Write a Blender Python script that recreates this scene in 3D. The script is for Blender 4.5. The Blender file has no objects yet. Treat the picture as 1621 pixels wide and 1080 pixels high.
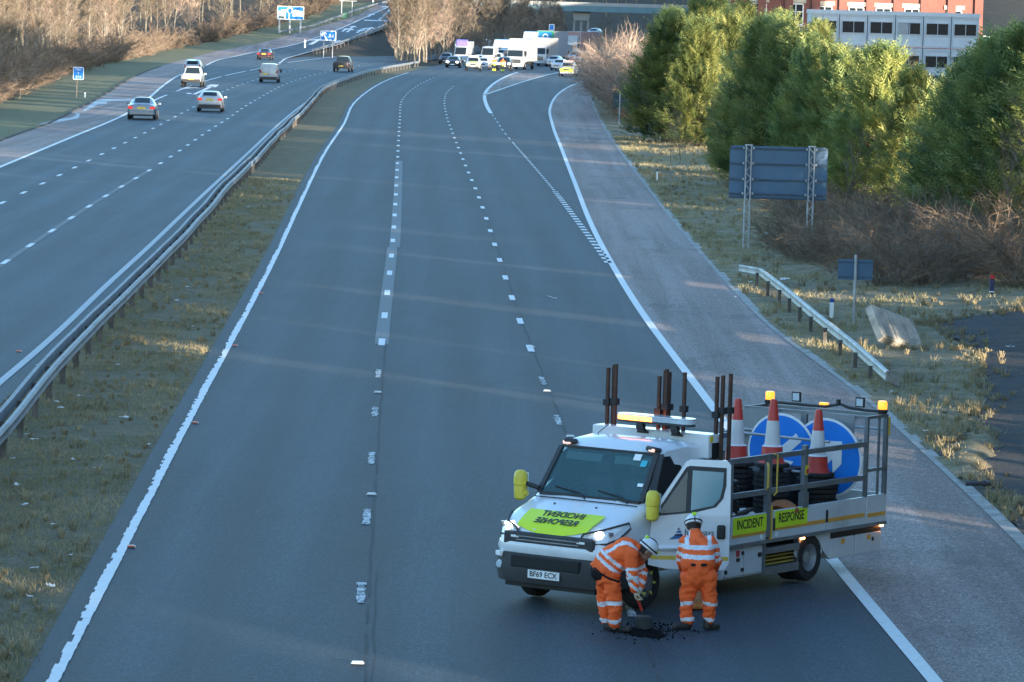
import bpy, bmesh, math, random
from mathutils import Vector, Matrix, noise as mnoise
random.seed(11)
R = math.radians
sc = bpy.context.scene
COL = sc.collection

# ------------------------------------------------------------------ camera
FPX, CAMH, HORY, CX, CY, ROLL = 6880.0, 8.33, 6.0, 810.5, 540.0, math.atan(.028)
PITCH = math.atan((CY - HORY) / FPX)
cam = bpy.data.cameras.new('camera'); camo = bpy.data.objects.new('camera', cam); COL.objects.link(camo)
cam.sensor_width = 36.0; cam.lens = FPX / 1621.0 * 36.0
cam.clip_start = 1.0; cam.clip_end = 6000.0
camo.matrix_world = Matrix.Translation((0, 0, CAMH)) @ Matrix.Rotation(R(90) - PITCH, 4, 'X') @ Matrix.Rotation(ROLL, 4, 'Z')
sc.camera = camo

def gz(Y): return 0.0             # the carriageways are flat
def sz(Y):                       # the slip road climbs to the roundabout
    t = min(Y, 770.0) - 600.0
    return 0.0 if t <= 0 else t * t / 120.0 * .055 if t < 60 else (t - 30) * .055
def ray(px, py):
    cp, sp, cr, sr = math.cos(PITCH), math.sin(PITCH), math.cos(ROLL), math.sin(ROLL)
    a, b = (px - CX) / FPX, (CY - py) / FPX
    u, v = a * cr - b * sr, a * sr + b * cr
    return Vector((u, cp + v * sp, -sp + v * cp))
def at(px, py, z=None, surf=gz):  # photo pixel -> point on the ground
    d = ray(px, py)
    if z is not None:
        t = (z - CAMH) / d.z
        return Vector((0, 0, CAMH)) + t * d
    lo, hi = 20.0, 1400.0
    for _ in range(60):
        m = .5 * (lo + hi)
        if CAMH + m * d.z > surf(m * d.y): lo = m
        else: hi = m
    return Vector((0, 0, CAMH)) + lo * d
def atd(px, py, Y):
    d = ray(px, py); t = Y / d.y
    return Vector((0, 0, CAMH)) + t * d

# ------------------------------------------------------------------ tagging
def tag(o, label=None, cat=None, group=None, kind=None):
    if label: o['label'] = label
    if cat: o['category'] = cat
    if group: o['group'] = group
    if kind: o['kind'] = kind
    return o
def empty(name, loc=(0, 0, 0), rz=0.0, label=None, cat=None, group=None):
    o = bpy.data.objects.new(name, None); COL.objects.link(o)
    o.location = loc; o.rotation_euler = (0, 0, rz); o.empty_display_size = .2
    return tag(o, label, cat, group)
def copy_tree(o, parent=None):
    c = o.copy(); COL.objects.link(c)
    if parent: c.parent = parent
    for ch in list(o.children): copy_tree(ch, c)
    return c

# ------------------------------------------------------------------ materials
MATS = {}
def _nt(name):
    m = bpy.data.materials.new(name); m.use_nodes = True
    nt = m.node_tree; return m, nt, nt.nodes['Principled BSDF']
def N(nt, t, **kw):
    n = nt.nodes.new(t)
    for k, v in kw.items():
        if k in n.inputs: n.inputs[k].default_value = v
        else: setattr(n, k, v)
    return n
def mixc(nt, fac, a, b, mode='MIX'):
    m = nt.nodes.new('ShaderNodeMix'); m.data_type = 'RGBA'; m.blend_type = mode
    for s, v in ((m.inputs[0], fac), (m.inputs[6], a), (m.inputs[7], b)):
        if hasattr(v, 'is_output'): nt.links.new(v, s)
        else: s.default_value = v if not isinstance(v, tuple) else (*v, 1)[:4]
    return m.outputs[2]
def ramp(nt, src, p0, p1, c0=(0, 0, 0), c1=(1, 1, 1)):
    r = nt.nodes.new('ShaderNodeValToRGB')
    r.color_ramp.elements[0].position = p0; r.color_ramp.elements[1].position = p1
    r.color_ramp.elements[0].color = (*c0, 1); r.color_ramp.elements[1].color = (*c1, 1)
    nt.links.new(src, r.inputs[0]); return r.outputs[0]
def noise(nt, scale, detail=4, vec=None, rough=.55):
    n = nt.nodes.new('ShaderNodeTexNoise'); n.inputs['Scale'].default_value = scale
    n.inputs['Detail'].default_value = detail; n.inputs['Roughness'].default_value = rough
    if vec is None:
        tc = nt.nodes.new('ShaderNodeTexCoord'); vec = tc.outputs['Object']
    nt.links.new(vec, n.inputs['Vector']); return n.outputs['Fac']
def mapped(nt, scale=(1, 1, 1), rot=(0, 0, 0), loc=(0, 0, 0)):
    tc = nt.nodes.new('ShaderNodeTexCoord'); mp = nt.nodes.new('ShaderNodeMapping')
    mp.inputs['Scale'].default_value = scale; mp.inputs['Rotation'].default_value = rot; mp.inputs['Location'].default_value = loc
    nt.links.new(tc.outputs['Object'], mp.inputs[0]); return mp.outputs[0]
def bump(nt, bs, h, strength=.3, dist=.02):
    b = nt.nodes.new('ShaderNodeBump'); b.inputs['Strength'].default_value = strength; b.inputs['Distance'].default_value = dist
    nt.links.new(h, b.inputs['Height']); nt.links.new(b.outputs[0], bs.inputs['Normal'])
def mat(name, col, rough=.5, metal=0., var=.12, vscale=3., emit=None, coat=0., spec=.5, bmp=0., bscale=40., alpha=None, dirt=0.):
    if name in MATS: return MATS[name]
    m, nt, bs = _nt(name)
    c = tuple(col)
    if var > 0:
        f = noise(nt, vscale, 5)
        out = mixc(nt, ramp(nt, f, .3, .7), tuple(x * (1 - var) for x in c), tuple(min(1, x * (1 + var)) for x in c))
        if dirt > 0:
            f2 = noise(nt, vscale * .7, 8, rough=.7)
            out = mixc(nt, ramp(nt, f2, .52, .75, (0, 0, 0), (dirt,) * 3), out, (.09, .08, .07))
        nt.links.new(out, bs.inputs['Base Color'])
    else: bs.inputs['Base Color'].default_value = (*c, 1)
    bs.inputs['Roughness'].default_value = rough; bs.inputs['Metallic'].default_value = metal
    bs.inputs['Specular IOR Level'].default_value = spec
    if coat: bs.inputs['Coat Weight'].default_value = coat; bs.inputs['Coat Roughness'].default_value = .06
    if emit:
        bs.inputs['Emission Color'].default_value = (*emit[0], 1); bs.inputs['Emission Strength'].default_value = emit[1]
    if bmp: bump(nt, bs, noise(nt, bscale, 4), bmp, .01)
    MATS[name] = m; return m
def glass(name, col, clear=.5, rough=.03):
    if name in MATS: return MATS[name]
    m, nt, bs = _nt(name)
    bs.inputs['Base Color'].default_value = (*col, 1); bs.inputs['Roughness'].default_value = rough
    bs.inputs['IOR'].default_value = 1.5
    tr = nt.nodes.new('ShaderNodeBsdfTransparent'); tr.inputs[0].default_value = (.62, .78, .8, 1)
    mx = nt.nodes.new('ShaderNodeMixShader'); mx.inputs[0].default_value = clear
    nt.links.new(bs.outputs[0], mx.inputs[1]); nt.links.new(tr.outputs[0], mx.inputs[2])
    nt.links.new(mx.outputs[0], nt.nodes['Material Output'].inputs[0])
    MATS[name] = m; return m

# ------------------------------------------------------------------ mesh building
class MB:
    def __init__(s): s.v = []; s.f = []; s.m = []
    def add(s, vs, fs, mi=0):
        b = len(s.v); s.v += [tuple(v) for v in vs]; s.f += [tuple(b + i for i in f) for f in fs]; s.m += [mi] * len(fs); return s
    def box(s, c, d, rot=None, mi=0, tp=(1, 1)):
        x, y, z = d[0] / 2, d[1] / 2, d[2] / 2
        vs = [Vector((a * x * (tp[0] if e > 0 else 1), b * y * (tp[1] if e > 0 else 1), e * z)) for e in (-1, 1) for a, b in ((-1, -1), (1, -1), (1, 1), (-1, 1))]
        if rot is not None:
            M = rot if isinstance(rot, Matrix) else Matrix.Rotation(rot[2], 3, 'Z') @ Matrix.Rotation(rot[1], 3, 'Y') @ Matrix.Rotation(rot[0], 3, 'X')
            vs = [M @ v for v in vs]
        c = Vector(c)
        return s.add([v + c for v in vs], [(3, 2, 1, 0), (4, 5, 6, 7), (0, 1, 5, 4), (1, 2, 6, 5), (2, 3, 7, 6), (3, 0, 4, 7)], mi)
    def bar(s, a, b, w, h=None, mi=0, up=(0, 0, 1)):
        a, b = Vector(a), Vector(b); d = b - a; L = d.length; d.normalize(); h = h or w
        upv = Vector(up)
        if abs(d.dot(upv)) > .98: upv = Vector((0, 1, 0))
        sx = d.cross(upv).normalized(); su = sx.cross(d)
        M = Matrix((sx, d, su)).transposed()
        return s.box((a + b) / 2, (w, L, h), M, mi)
    def tube(s, pts, r, n=8, mi=0, cap=True):
        pts = [Vector(p) for p in pts]; k = len(pts)
        rs = r if isinstance(r, (list, tuple)) else [r] * k
        vs = []; prev = None
        for i, p in enumerate(pts):
            d = (pts[min(i + 1, k - 1)] - pts[max(i - 1, 0)]).normalized()
            ref = prev if prev is not None else (Vector((0, 0, 1)) if abs(d.z) < .9 else Vector((1, 0, 0)))
            sx = (ref - d * ref.dot(d))
            if sx.length < 1e-5: sx = d.orthogonal()
            sx.normalize(); sy = d.cross(sx); prev = sx
            for j in range(n):
                a = 2 * math.pi * j / n
                vs.append(p + rs[i] * (math.cos(a) * sx + math.sin(a) * sy))
        fs = [(i * n + j, i * n + (j + 1) % n, (i + 1) * n + (j + 1) % n, (i + 1) * n + j) for i in range(k - 1) for j in range(n)]
        if cap: fs += [tuple(range(n))[::-1], tuple((k - 1) * n + j for j in range(n))]
        return s.add(vs, fs, mi)
    def lathe(s, prof, n=24, c=(0, 0, 0), axis='Z', mi=0, cap=True):   # prof: (radius, height)
        vs = []; c = Vector(c)
        for r, h in prof:
            for j in range(n):
                a = 2 * math.pi * j / n; x, y = r * math.cos(a), r * math.sin(a)
                vs.append(c + (Vector((x, y, h)) if axis == 'Z' else Vector((h, x, y)) if axis == 'X' else Vector((y, h, x))))
        k = len(prof)
        fs = [(i * n + j, i * n + (j + 1) % n, (i + 1) * n + (j + 1) % n, (i + 1) * n + j) for i in range(k - 1) for j in range(n)]
        if cap and prof[0][0] > 1e-6: fs.append(tuple(range(n))[::-1])
        if cap and prof[-1][0] > 1e-6: fs.append(tuple((k - 1) * n + j for j in range(n)))
        return s.add(vs, fs, mi)
    def prism(s, poly, d, M=None, mi=0):                      # poly in local XY, extruded along local Z by d
        n = len(poly); M = M or Matrix.Identity(4)
        vs = [M @ Vector((x, y, 0)) for x, y in poly] + [M @ Vector((x, y, d)) for x, y in poly]
        fs = [tuple(range(n))[::-1], tuple(range(n, 2 * n))] + [(i, (i + 1) % n, n + (i + 1) % n, n + i) for i in range(n)]
        return s.add(vs, fs, mi)
    def loft(s, rings, mi=0, closed=True, cap=True):
        n = len(rings[0]); vs = [p for r in rings for p in r]; m = n if closed else n - 1
        fs = [(i * n + j, i * n + (j + 1) % n, (i + 1) * n + (j + 1) % n, (i + 1) * n + j) for i in range(len(rings) - 1) for j in range(m)]
        if cap and closed: fs += [tuple(range(n))[::-1], tuple((len(rings) - 1) * n + j for j in range(n))]
        return s.add(vs, fs, mi)
    def build(s, name, mats, parent=None, smooth=False, bevel=0., fix=True):
        me = bpy.data.meshes.new(name); me.from_pydata(s.v, [], s.f)
        if not isinstance(mats, (list, tuple)): mats = [mats]
        for m in mats: me.materials.append(m)
        me.polygons.foreach_set('material_index', s.m)
        if fix:
            bm = bmesh.new(); bm.from_mesh(me); bmesh.ops.recalc_face_normals(bm, faces=bm.faces); bm.to_mesh(me); bm.free()
        if smooth:
            me.polygons.foreach_set('use_smooth', [True] * len(me.polygons))
            try: me.set_sharp_from_angle(angle=R(38))
            except Exception: pass
        me.update()
        if getattr(s, 'lat', None):
            at_ = me.attributes.new('lat', 'FLOAT', 'POINT'); at_.data.foreach_set('value', s.lat)
        o = bpy.data.objects.new(name, me); COL.objects.link(o)
        if parent: o.parent = parent
        if bevel:
            b = o.modifiers.new('b', 'BEVEL'); b.width = bevel; b.segments = 2; b.limit_method = 'ANGLE'
        return o
def text_mesh(body, size, extrude=.0015, align='CENTER', bold=0.0):
    cu = bpy.data.curves.new('text', 'FONT'); cu.body = body; cu.size = size; cu.extrude = extrude
    cu.align_x = align; cu.align_y = 'CENTER'; cu.offset = bold; cu.resolution_u = 3
    o = bpy.data.objects.new('text', cu); COL.objects.link(o)
    bpy.context.view_layer.update()
    dg = bpy.context.evaluated_depsgraph_get()
    me = bpy.data.meshes.new_from_object(o.evaluated_get(dg))
    bpy.data.objects.remove(o)
    return me
def text(name, body, size, M, m, parent=None, bold=0.0, fitw=None, extrude=.0015):
    me = text_mesh(body, size, extrude, bold=bold)
    xs = [v.co.x for v in me.vertices]
    if fitw and xs:
        k = fitw / (max(xs) - min(xs)); c = (max(xs) + min(xs)) / 2
        for v in me.vertices: v.co.x = (v.co.x - c) * k
    me.transform(M); me.materials.clear(); me.materials.append(m)
    o = bpy.data.objects.new(name, me); COL.objects.link(o)
    if parent: o.parent = parent
    return o
def frame(o, x, y):               # 4x4 with given origin and local X, Y axes
    x = Vector(x).normalized(); y = Vector(y); y = (y - x * y.dot(x)).normalized(); z = x.cross(y)
    M = Matrix((x, y, z)).transposed().to_4x4(); M.translation = Vector(o); return M
def interp(pts):                  # monotone cubic through (Y, X) points, linear outside
    pts = sorted(pts); ys = [p[0] for p in pts]; xs = [p[1] for p in pts]; n = len(pts)
    d = [(xs[i + 1] - xs[i]) / (ys[i + 1] - ys[i]) for i in range(n - 1)]
    t = [d[0]] + [(d[i - 1] * (ys[i + 1] - ys[i]) + d[i] * (ys[i] - ys[i - 1])) / (ys[i + 1] - ys[i - 1]) for i in range(1, n - 1)] + [d[-1]]
    def fn(Y):
        if Y <= ys[0]: return xs[0] + t[0] * (Y - ys[0])
        if Y >= ys[-1]: return xs[-1] + t[-1] * (Y - ys[-1])
        i = max(j for j in range(n - 1) if ys[j] <= Y); h = ys[i + 1] - ys[i]; s = (Y - ys[i]) / h
        return (2*s**3-3*s*s+1)*xs[i] + (s**3-2*s*s+s)*h*t[i] + (-2*s**3+3*s*s)*xs[i+1] + (s**3-s*s)*h*t[i+1]
    return fn
def smooth_fn(fn, w=12.0):
    return lambda Y: (fn(Y - w) + 2 * fn(Y - w * .5) + 2 * fn(Y) + 2 * fn(Y + w * .5) + fn(Y + w)) / 8
def trace(px, surf=gz, w=10.0):
    P = [at(a, b, surf=surf) for a, b in px]
    return smooth_fn(interp([(p.y, p.x) for p in P]), w)
# ------------------------------------------------------------------ road lines traced on the ground
E1 = trace([(82,1080),(139,970),(195,865),(279,700),(363,545),(430,418),(471,330),(514,242),(544,197),(559,163+2),(579,147),(609,129),(646,115.5),(700,103)])
L1 = trace([(565,1060),(569,960),(585,785),(593,660),(600,590),(604,545),(611,480),(617,432),(622,380),(627,300),(629,260),(631,220),(633,190),(637,158),(651,143),(670,131),(700,118.7),(729,111)])
L2 = trace([(1030,1060),(1008,985),(930,790),(893,690),(862,610),(840,555),(823,510),(808,465),(790,410),(771,350),(757,310),(740,270),(727,238),(716,210),(706,180),(703.5,163),(708,146),(721,135),(746,122.5),(766,115.5)])
E2 = trace([(1480,1080),(1402,985),(1315,890),(1235,785),(1150,675),(1090,595),(1022,505),(968,418),(940,365),(910,290),(895,252),(887,231),(879,212),(873,192),(870,178),(872,167),(878,155.5),(893,142),(911,133),(932,126.5),(954,120)])
HSR = trace([(1640,890),(1575,822),(1530,780),(1485,738),(1440,700),(1390,650),(1335,600),(1262,556),(1188,490),(1142,440),(1100,392),(1060,345),(1020,292),(985,246),(960,210),(945,183),(938,165),(940,150),(952,138)])
NS = trace([(968,424),(945,392),(915,352),(885,312),(850,270),(815,230),(795,206),(785,190),(776,178),(769,164),(767,151),(777,136.5),(794,125),(817,115.5),(844,109),(870,104.3)])
NS2 = trace([(769,150),(794,141.5),(828,130),(859,121),(886,114.5)])
RL = trace([(-40,640),(0,606),(78,541),(155,465),(233,394),(288,341),(340,292),(400,236),(436,202),(473,171),(522,138.5),(562,120.5),(622,104),(690,93)])
LA = trace([(8,416),(48.6,388.6),(85.6,364),(116.7,343),(143,326),(250,262),(338,202.5),(360.5,188.5),(384,171.5),(416,152.5),(443,137.5),(485,122),(512,115),(562,105.3),(601,99.3),(628,95.5),(670,90)])
LB = trace([(3,322),(60,295),(122,264),(235,208),(262,193.5),(299,174),(354,145),(381,134.5),(400,128),(450,114.5),(480,108.5),(505,104),(560,97.5)])
LC = trace([(170,200),(241,160.5),(280,144.6),(321,130),(353,121),(409,109),(443,101.5),(510,92.5),(572,85.5),(641,79),(700,75)])
LE = trace([(0,265),(108,220),(199.6,181),(234,157),(254.6,139),(285,119),(320,106.5),(362,91.5),(409,81.5),(453,74),(507,58),(547,42),(570,31.6)], sz)
HSL = trace([(0,224),(12,219),(77,196.5),(112,179),(143,163),(173,146),(189,135),(224,117),(265,102),(300,93),(362,77.5),(411,68.5),(473,52),(522,37.5),(567,25),(580,17)], sz)
SRT = trace([(441,100.5),(473,87),(502,79),(540,70),(565,61),(590,53),(612,43),(630,24),(647,6)], sz)
CB = trace([(29,704),(56,671),(87.6,632),(121,585),(155.6,549),(183,523),(204,499),(230,471),(254,448),(285,413),(310,385),(331,356),(370,309),(405,272),(450,220),(478,192),(497,170),(515,149),(544,136),(584,122),(646,109),(700,99)], gz, 14)
MHS = trace([(488,88),(500,86.5),(555,82),(599,78),(638,75.5),(690,72)])

YN = at(443, 101).y
def ribbon(fa, fb, y0, y1, step, dz=0.0, surf=gz, attr=False, nx=1):
    mb = MB(); k = max(1, int((y1 - y0) / step)); lat = []
    for i in range(k + 1):
        Y = y0 + (y1 - y0) * i / k; a, b = fa(Y), fb(Y)
        for j in range(nx + 1):
            X = a + (b - a) * j / nx
            mb.v.append((X, Y, surf(Y) + dz)); lat.append(X - E1(Y))
    n = nx + 1
    for i in range(k):
        for j in range(nx): mb.f.append((i*n+j, i*n+j+1, (i+1)*n+j+1, (i+1)*n+j)); mb.m.append(0)
    mb.lat = lat
    return mb
def off(fn, d): return lambda Y: fn(Y) + d

# ------------------------------------------------------------------ ground materials
def asphalt(name, base, tint, streak=.35, grain=70.0, spec=.35, rough=.78, stain=.25, track=0.0):
    m, nt, bs = _nt(name)
    g = noise(nt, grain, 3, rough=.8)
    g2 = noise(nt, 9.0, 6, mapped(nt, (1, .45, 1)), rough=.75)
    lng = noise(nt, 1.0, 6, mapped(nt, (1.15, .022, 1), (0, 0, R(-1.2))), rough=.62)
    big = noise(nt, .09, 5, mapped(nt, (1, .5, 1)))
    c = mixc(nt, ramp(nt, g, .38, .62), tuple(x * .45 for x in base), tuple(x * 1.6 for x in base))
    c = mixc(nt, ramp(nt, g2, .40, .62, (0, 0, 0), (.6,) * 3), c, tuple(x * 1.25 for x in base))
    sp2 = noise(nt, 13.0, 2, mapped(nt, (1, .5, 1)), rough=.9)
    c = mixc(nt, ramp(nt, sp2, .655, .70, (0, 0, 0), (.8,) * 3), c, tuple(min(1, x * 3.4) for x in base))
    c = mixc(nt, ramp(nt, lng, .42, .58), c, mixc(nt, 1.0, c, tuple(1 - streak + streak * t * .6 for t in tint), 'MULTIPLY'))
    st1 = noise(nt, .55, 7, mapped(nt, (1, .3, 1), loc=(7, 3, 0)), rough=.7)
    c = mixc(nt, ramp(nt, st1, .53, .66, (0, 0, 0), (stain * 1.6,) * 3), c, tuple(x * .5 for x in base))
    c = mixc(nt, ramp(nt, big, .42, .60, (0, 0, 0), (.45,) * 3), c, tuple(x * 1.5 for x in tint_mul(base, tint)))
    g3 = noise(nt, 24.0, 3, mapped(nt, (1, .4, 1)), rough=.85)
    c = mixc(nt, 1.0, c, ramp(nt, g3, .36, .64, (.62,) * 3, (1.38,) * 3), 'MULTIPLY')
    la = nt.nodes.new('ShaderNodeAttribute'); la.attribute_name = 'lat'
    m1 = N(nt, 'ShaderNodeMath', operation='MULTIPLY'); m1.inputs[1].default_value = 2 * math.pi / 1.825; nt.links.new(la.outputs['Fac'], m1.inputs[0])
    m2 = N(nt, 'ShaderNodeMath', operation='COSINE'); nt.links.new(m1.outputs[0], m2.inputs[0])
    m3 = N(nt, 'ShaderNodeMath', operation='MULTIPLY_ADD'); m3.inputs[1].default_value = -.17; m3.inputs[2].default_value = .93; nt.links.new(m2.outputs[0], m3.inputs[0])
    c = mixc(nt, track, c, mixc(nt, 1.0, c, m3.outputs[0], 'MULTIPLY'))
    nt.links.new(c, bs.inputs['Base Color'])
    bs.inputs['Roughness'].default_value = rough; bs.inputs['Specular IOR Level'].default_value = spec
    bump(nt, bs, g, .5, .012)
    return m
def tint_mul(a, b): return tuple(x * y for x, y in zip(a, b))
M_ROAD = asphalt('asphalt', (.029, .042, .054), (.72, .80, .88), .55, 45, .30, .68, .35, 1.0)
M_ROADL = asphalt('asphalt_worn', (.037, .056, .070), (.75, .84, .90), .55, 45, .30, .68, .35, .8)
M_HARD = asphalt('asphalt_hard_shoulder', (.255, .212, .195), (.84, .74, .69), .6, 40, .3, .85, .5)
M_PATH = None
def grass_ground(name, greens, browns, s=1.0):
    m, nt, bs = _nt(name)
    a = noise(nt, 1.3 * s, 8, rough=.72); b = noise(nt, .35 * s, 6); c = noise(nt, 14 * s, 5, rough=.8); d = noise(nt, 4.0 * s, 6, rough=.75)
    col = mixc(nt, ramp(nt, c, .3, .7), tuple(x * .55 for x in greens), tuple(x * 1.45 for x in greens))
    col2 = mixc(nt, ramp(nt, c, .3, .7), tuple(x * .5 for x in browns), tuple(x * 1.45 for x in browns))
    col = mixc(nt, ramp(nt, a, .44, .6), col, col2)
    col = mixc(nt, ramp(nt, d, .6, .72, (0, 0, 0), (.75,) * 3), col, (.035, .028, .022))
    col = mixc(nt, ramp(nt, b, .55, .75, (0, 0, 0), (.6,) * 3), col, tuple(x * 1.3 for x in greens))
    nt.links.new(col, bs.inputs['Base Color']); bs.inputs['Roughness'].default_value = .95; bs.inputs['Specular IOR Level'].default_value = .1
    bump(nt, bs, c, .9, .06); return m
M_PATH = grass_ground('path_worn', (.085, .085, .088), (.125, .105, .088), .9)
M_RESERVE = grass_ground('grass_reserve', (.165, .148, .088), (.235, .190, .135))
M_VERGE = grass_ground('grass_verge', (.20, .175, .11), (.32, .265, .18), .8)
M_LVERGE = grass_ground('grass_left_verge', (.17, .175, .095), (.22, .185, .12), .5)
M_SOIL = grass_ground('leaf_litter', (.07, .06, .045), (.1, .08, .06), .5)
def paint(name, col, wear=.5, s=7.0):
    m, nt, bs = _nt(name)
    f = noise(nt, s, 8, rough=.8); g = noise(nt, 60, 3)
    c = mixc(nt, ramp(nt, f, .52 - .1 * wear, .75, (0, 0, 0), (wear,) * 3), tuple(col), (.07, .075, .08))
    c = mixc(nt, ramp(nt, g, .3, .7, (0, 0, 0), (.25,) * 3), c, tuple(x * .7 for x in col))
    nt.links.new(c, bs.inputs['Base Color']); bs.inputs['Roughness'].default_value = .7; return m
M_WHITE = paint('road_paint', (.72, .72, .70), .4)
M_WORN = paint('road_paint_worn', (.5, .52, .53), .85, 11)
def flaking(name, col, cover):
    m, nt, bs = _nt(name); f = noise(nt, 15, 5, mapped(nt, (1, .3, 1)), rough=.8); k = ramp(nt, f, .535 - cover * .1, .565 - cover * .1)
    bs.inputs['Base Color'].default_value = (*col, 1); bs.inputs['Roughness'].default_value = .7
    tr = nt.nodes.new('ShaderNodeBsdfTransparent'); mx = nt.nodes.new('ShaderNodeMixShader'); nt.links.new(k, mx.inputs[0]); nt.links.new(tr.outputs[0], mx.inputs[1]); nt.links.new(bs.outputs[0], mx.inputs[2]); nt.links.new(mx.outputs[0], nt.nodes['Material Output'].inputs[0]); return m
M_FLAKE = flaking('flaking_paint', (.50, .51, .51), .62)
M_OLDLINE = paint('road_paint_ghost', (.105, .12, .13), .6, 5)

# ------------------------------------------------------------------ ground sheet
def ground_h(X, Y):
    z = gz(Y)
    if Y > 600:
        e = SRT(min(Y, 790)); t = min(1, max(0, (e + 9 - X) / 8.0)); t = t * t * (3 - 2 * t)
        z += (sz(Y) - gz(Y)) * t
    if X < -22:                                      # the wood stands on rising ground
        b = min(HSL(max(47, min(Y, 790))) - 9, -22); t = max(0, b - X)
        z += min(9, t * .07)
    if X > 2 and Y < 700:
        t = max(0, X - HSR(max(47, min(Y, 410))) - 2.5)
        k = min(1, max(0, (Y - 225) / 80.0))
        z += min(1.2, t * .07) + k * min(2.2, max(0, t - 8) * .16)
    if X > 24 and Y > 430: z += min(15, (Y - 430) * .07) * min(1, (X - 24) / 30)
    if Y > 850: z += min(16, (Y - 850) * .09)
    return z
gm = MB(); ys = []
Y = -80.0
while Y < 1500: ys.append(Y); Y += 6 if Y < 420 else 12 if Y < 1000 else 60
xs = [-3000, -1200, -500, -320, -260, -220, -190, -160] + [-150 + 6 * i for i in range(50)] + [160, 200, 260, 400, 900, 3000]
for Y in ys + [2500, 5000]:
    for X in xs: gm.v.append((X, Y, ground_h(X, min(Y, 1400)) - .13))
n = len(xs)
for i in range(len(ys) + 1):
    for j in range(n - 1): gm.f.append((i*n+j, i*n+j+1, (i+1)*n+j+1, (i+1)*n+j)); gm.m.append(0)
ground = gm.build('ground', M_SOIL, smooth=True); tag(ground, kind='structure')
def st(mb, name, m, smooth=False): return tag(mb.build(name, m, smooth=smooth), kind='structure')

PATHP = [(1470,524),(1500,516),(1640,512),(1760,520),(1800,900),(1700,935),(1633,880),(1610,845),(1592,800),(1560,790),(1530,772),(1500,735),(1482,718),(1502,700),(1538,682),(1556,648),(1562,610),(1552,575),(1520,548)]
ISLE = [(1508,722),(1530,700),(1556,684),(1578,682),(1580,700),(1572,720),(1560,742),(1540,762),(1522,768),(1510,752)]
def pip(P, x, y):
    r = False
    for a, b in zip(P, P[1:] + P[:1]):
        if (a.y > y) != (b.y > y) and x < (b.x - a.x) * (y - a.y) / (b.y - a.y) + a.x: r = not r
    return r
PW = [at(a, b) for a, b in PATHP]; IW = [at(a, b) for a, b in ISLE]
def inpoly(x, y): return x > 5 and y < 140 and pip(PW, x, y) and not pip(IW, x, y)
# grass sheets
st(ribbon(off(RL, .45), off(E1, -.05), 34, 560, 3, .0, nx=6), 'central_reservation', M_RESERVE)
def verge_strip(fa, fb, y0, y1, step, nx, m, name, dz=.0):
    mb = MB(); k = int((y1 - y0) / step); n = nx + 1
    for i in range(k + 1):
        Y = y0 + (y1 - y0) * i / k; a, b = fa(Y), fb(Y)
        for j in range(n):
            X = a + (b - a) * j / nx
            z = ground_h(X, Y) + dz + .10 * (mnoise.noise(Vector((X * .5, Y * .35, 3))) ) * min(1, j / 4) * (1 if j < nx else 0)
            if inpoly(X, Y): z = ground_h(X, Y) - .06
            elif X > 5 and Y < 140 and pip(IW, X, Y): z += .10
            mb.v.append((X, Y, z))
    for i in range(k):
        for j in range(nx): mb.f.append((i*n+j, i*n+j+1, (i+1)*n+j+1, (i+1)*n+j)); mb.m.append(0)
    return st(mb, name, m, True)
verge_strip(off(HSR, .1), off(HSR, 11.0), 24, 420, .7, 30, M_VERGE, 'grass_verge', .03)
verge_strip(off(HSL, -7.5), off(HSL, -.05), 118, 800, 3, 8, M_LVERGE, 'grass_verge', .01)

# ------------------------------------------------------------------ carriageways
st(ribbon(off(E1, -.35), off(E2, .12), 32, 1100, 3, .010, nx=6), 'road', M_ROAD)
st(ribbon(off(E2, .02), HSR, 32, 510, 3, .016, nx=3), 'hard_shoulder', M_HARD)
st(ribbon(lambda Y: LE(min(Y, 545)) - .1 if Y < YN else LC(Y) - 3.4, off(RL, .5), 45, 1100, 3, .010, nx=6), 'road', M_ROADL)
st(ribbon(lambda Y: LE(Y) - .1, lambda Y: SRT(Y) if Y > YN else LC(Y) - .5, 430, 830, 4, .014, sz, nx=4), 'slip_road', M_ROADL)
st(ribbon(HSL, off(LE, .05), 47, 800, 3, .018, sz, nx=3), 'hard_shoulder', M_HARD)
st(ribbon(MHS, off(LC, -.05), at(488, 88).y, 800, 4, .018, nx=2), 'hard_shoulder', M_HARD)
# the brown painted nose of the slip road
st(ribbon(off(NS, .06), lambda Y: max(NS(Y) + .1, NS2(Y) - .06), at(769, 151).y + 1, 525, 3, .018), 'road_nose', M_HARD)
# far cross road on the bridge level and roundabout apron
st(MB().add([(-60, 975, sz(985)+.02), (60, 1000, sz(985)+.02), (60, 1030, sz(985)+.02), (-60, 1030, sz(985)+.02)], [(0,1,2,3)]), 'roundabout_road', M_ROADL) if False else None
# concrete kerb strip along the hard shoulder
M_CONC = mat('concrete', (.30, .29, .27), .9, var=.3, vscale=1.5, bmp=.3, bscale=20, dirt=.7)
st(ribbon(off(HSR, -.03), off(HSR, .22), 32, 380, 3, .03), 'kerb', M_CONC)
kb = MB()
for i in range(330):
    Y = 118 + i * 1.5
    if Y > 500: break
    kb.box((HSL(Y) - .06, Y + .75, sz(Y) + .03), (.14, 1.49, .09))
st(kb, 'kerb', mat('muddy_edge', (.06, .055, .045), .95, var=.4))

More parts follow.
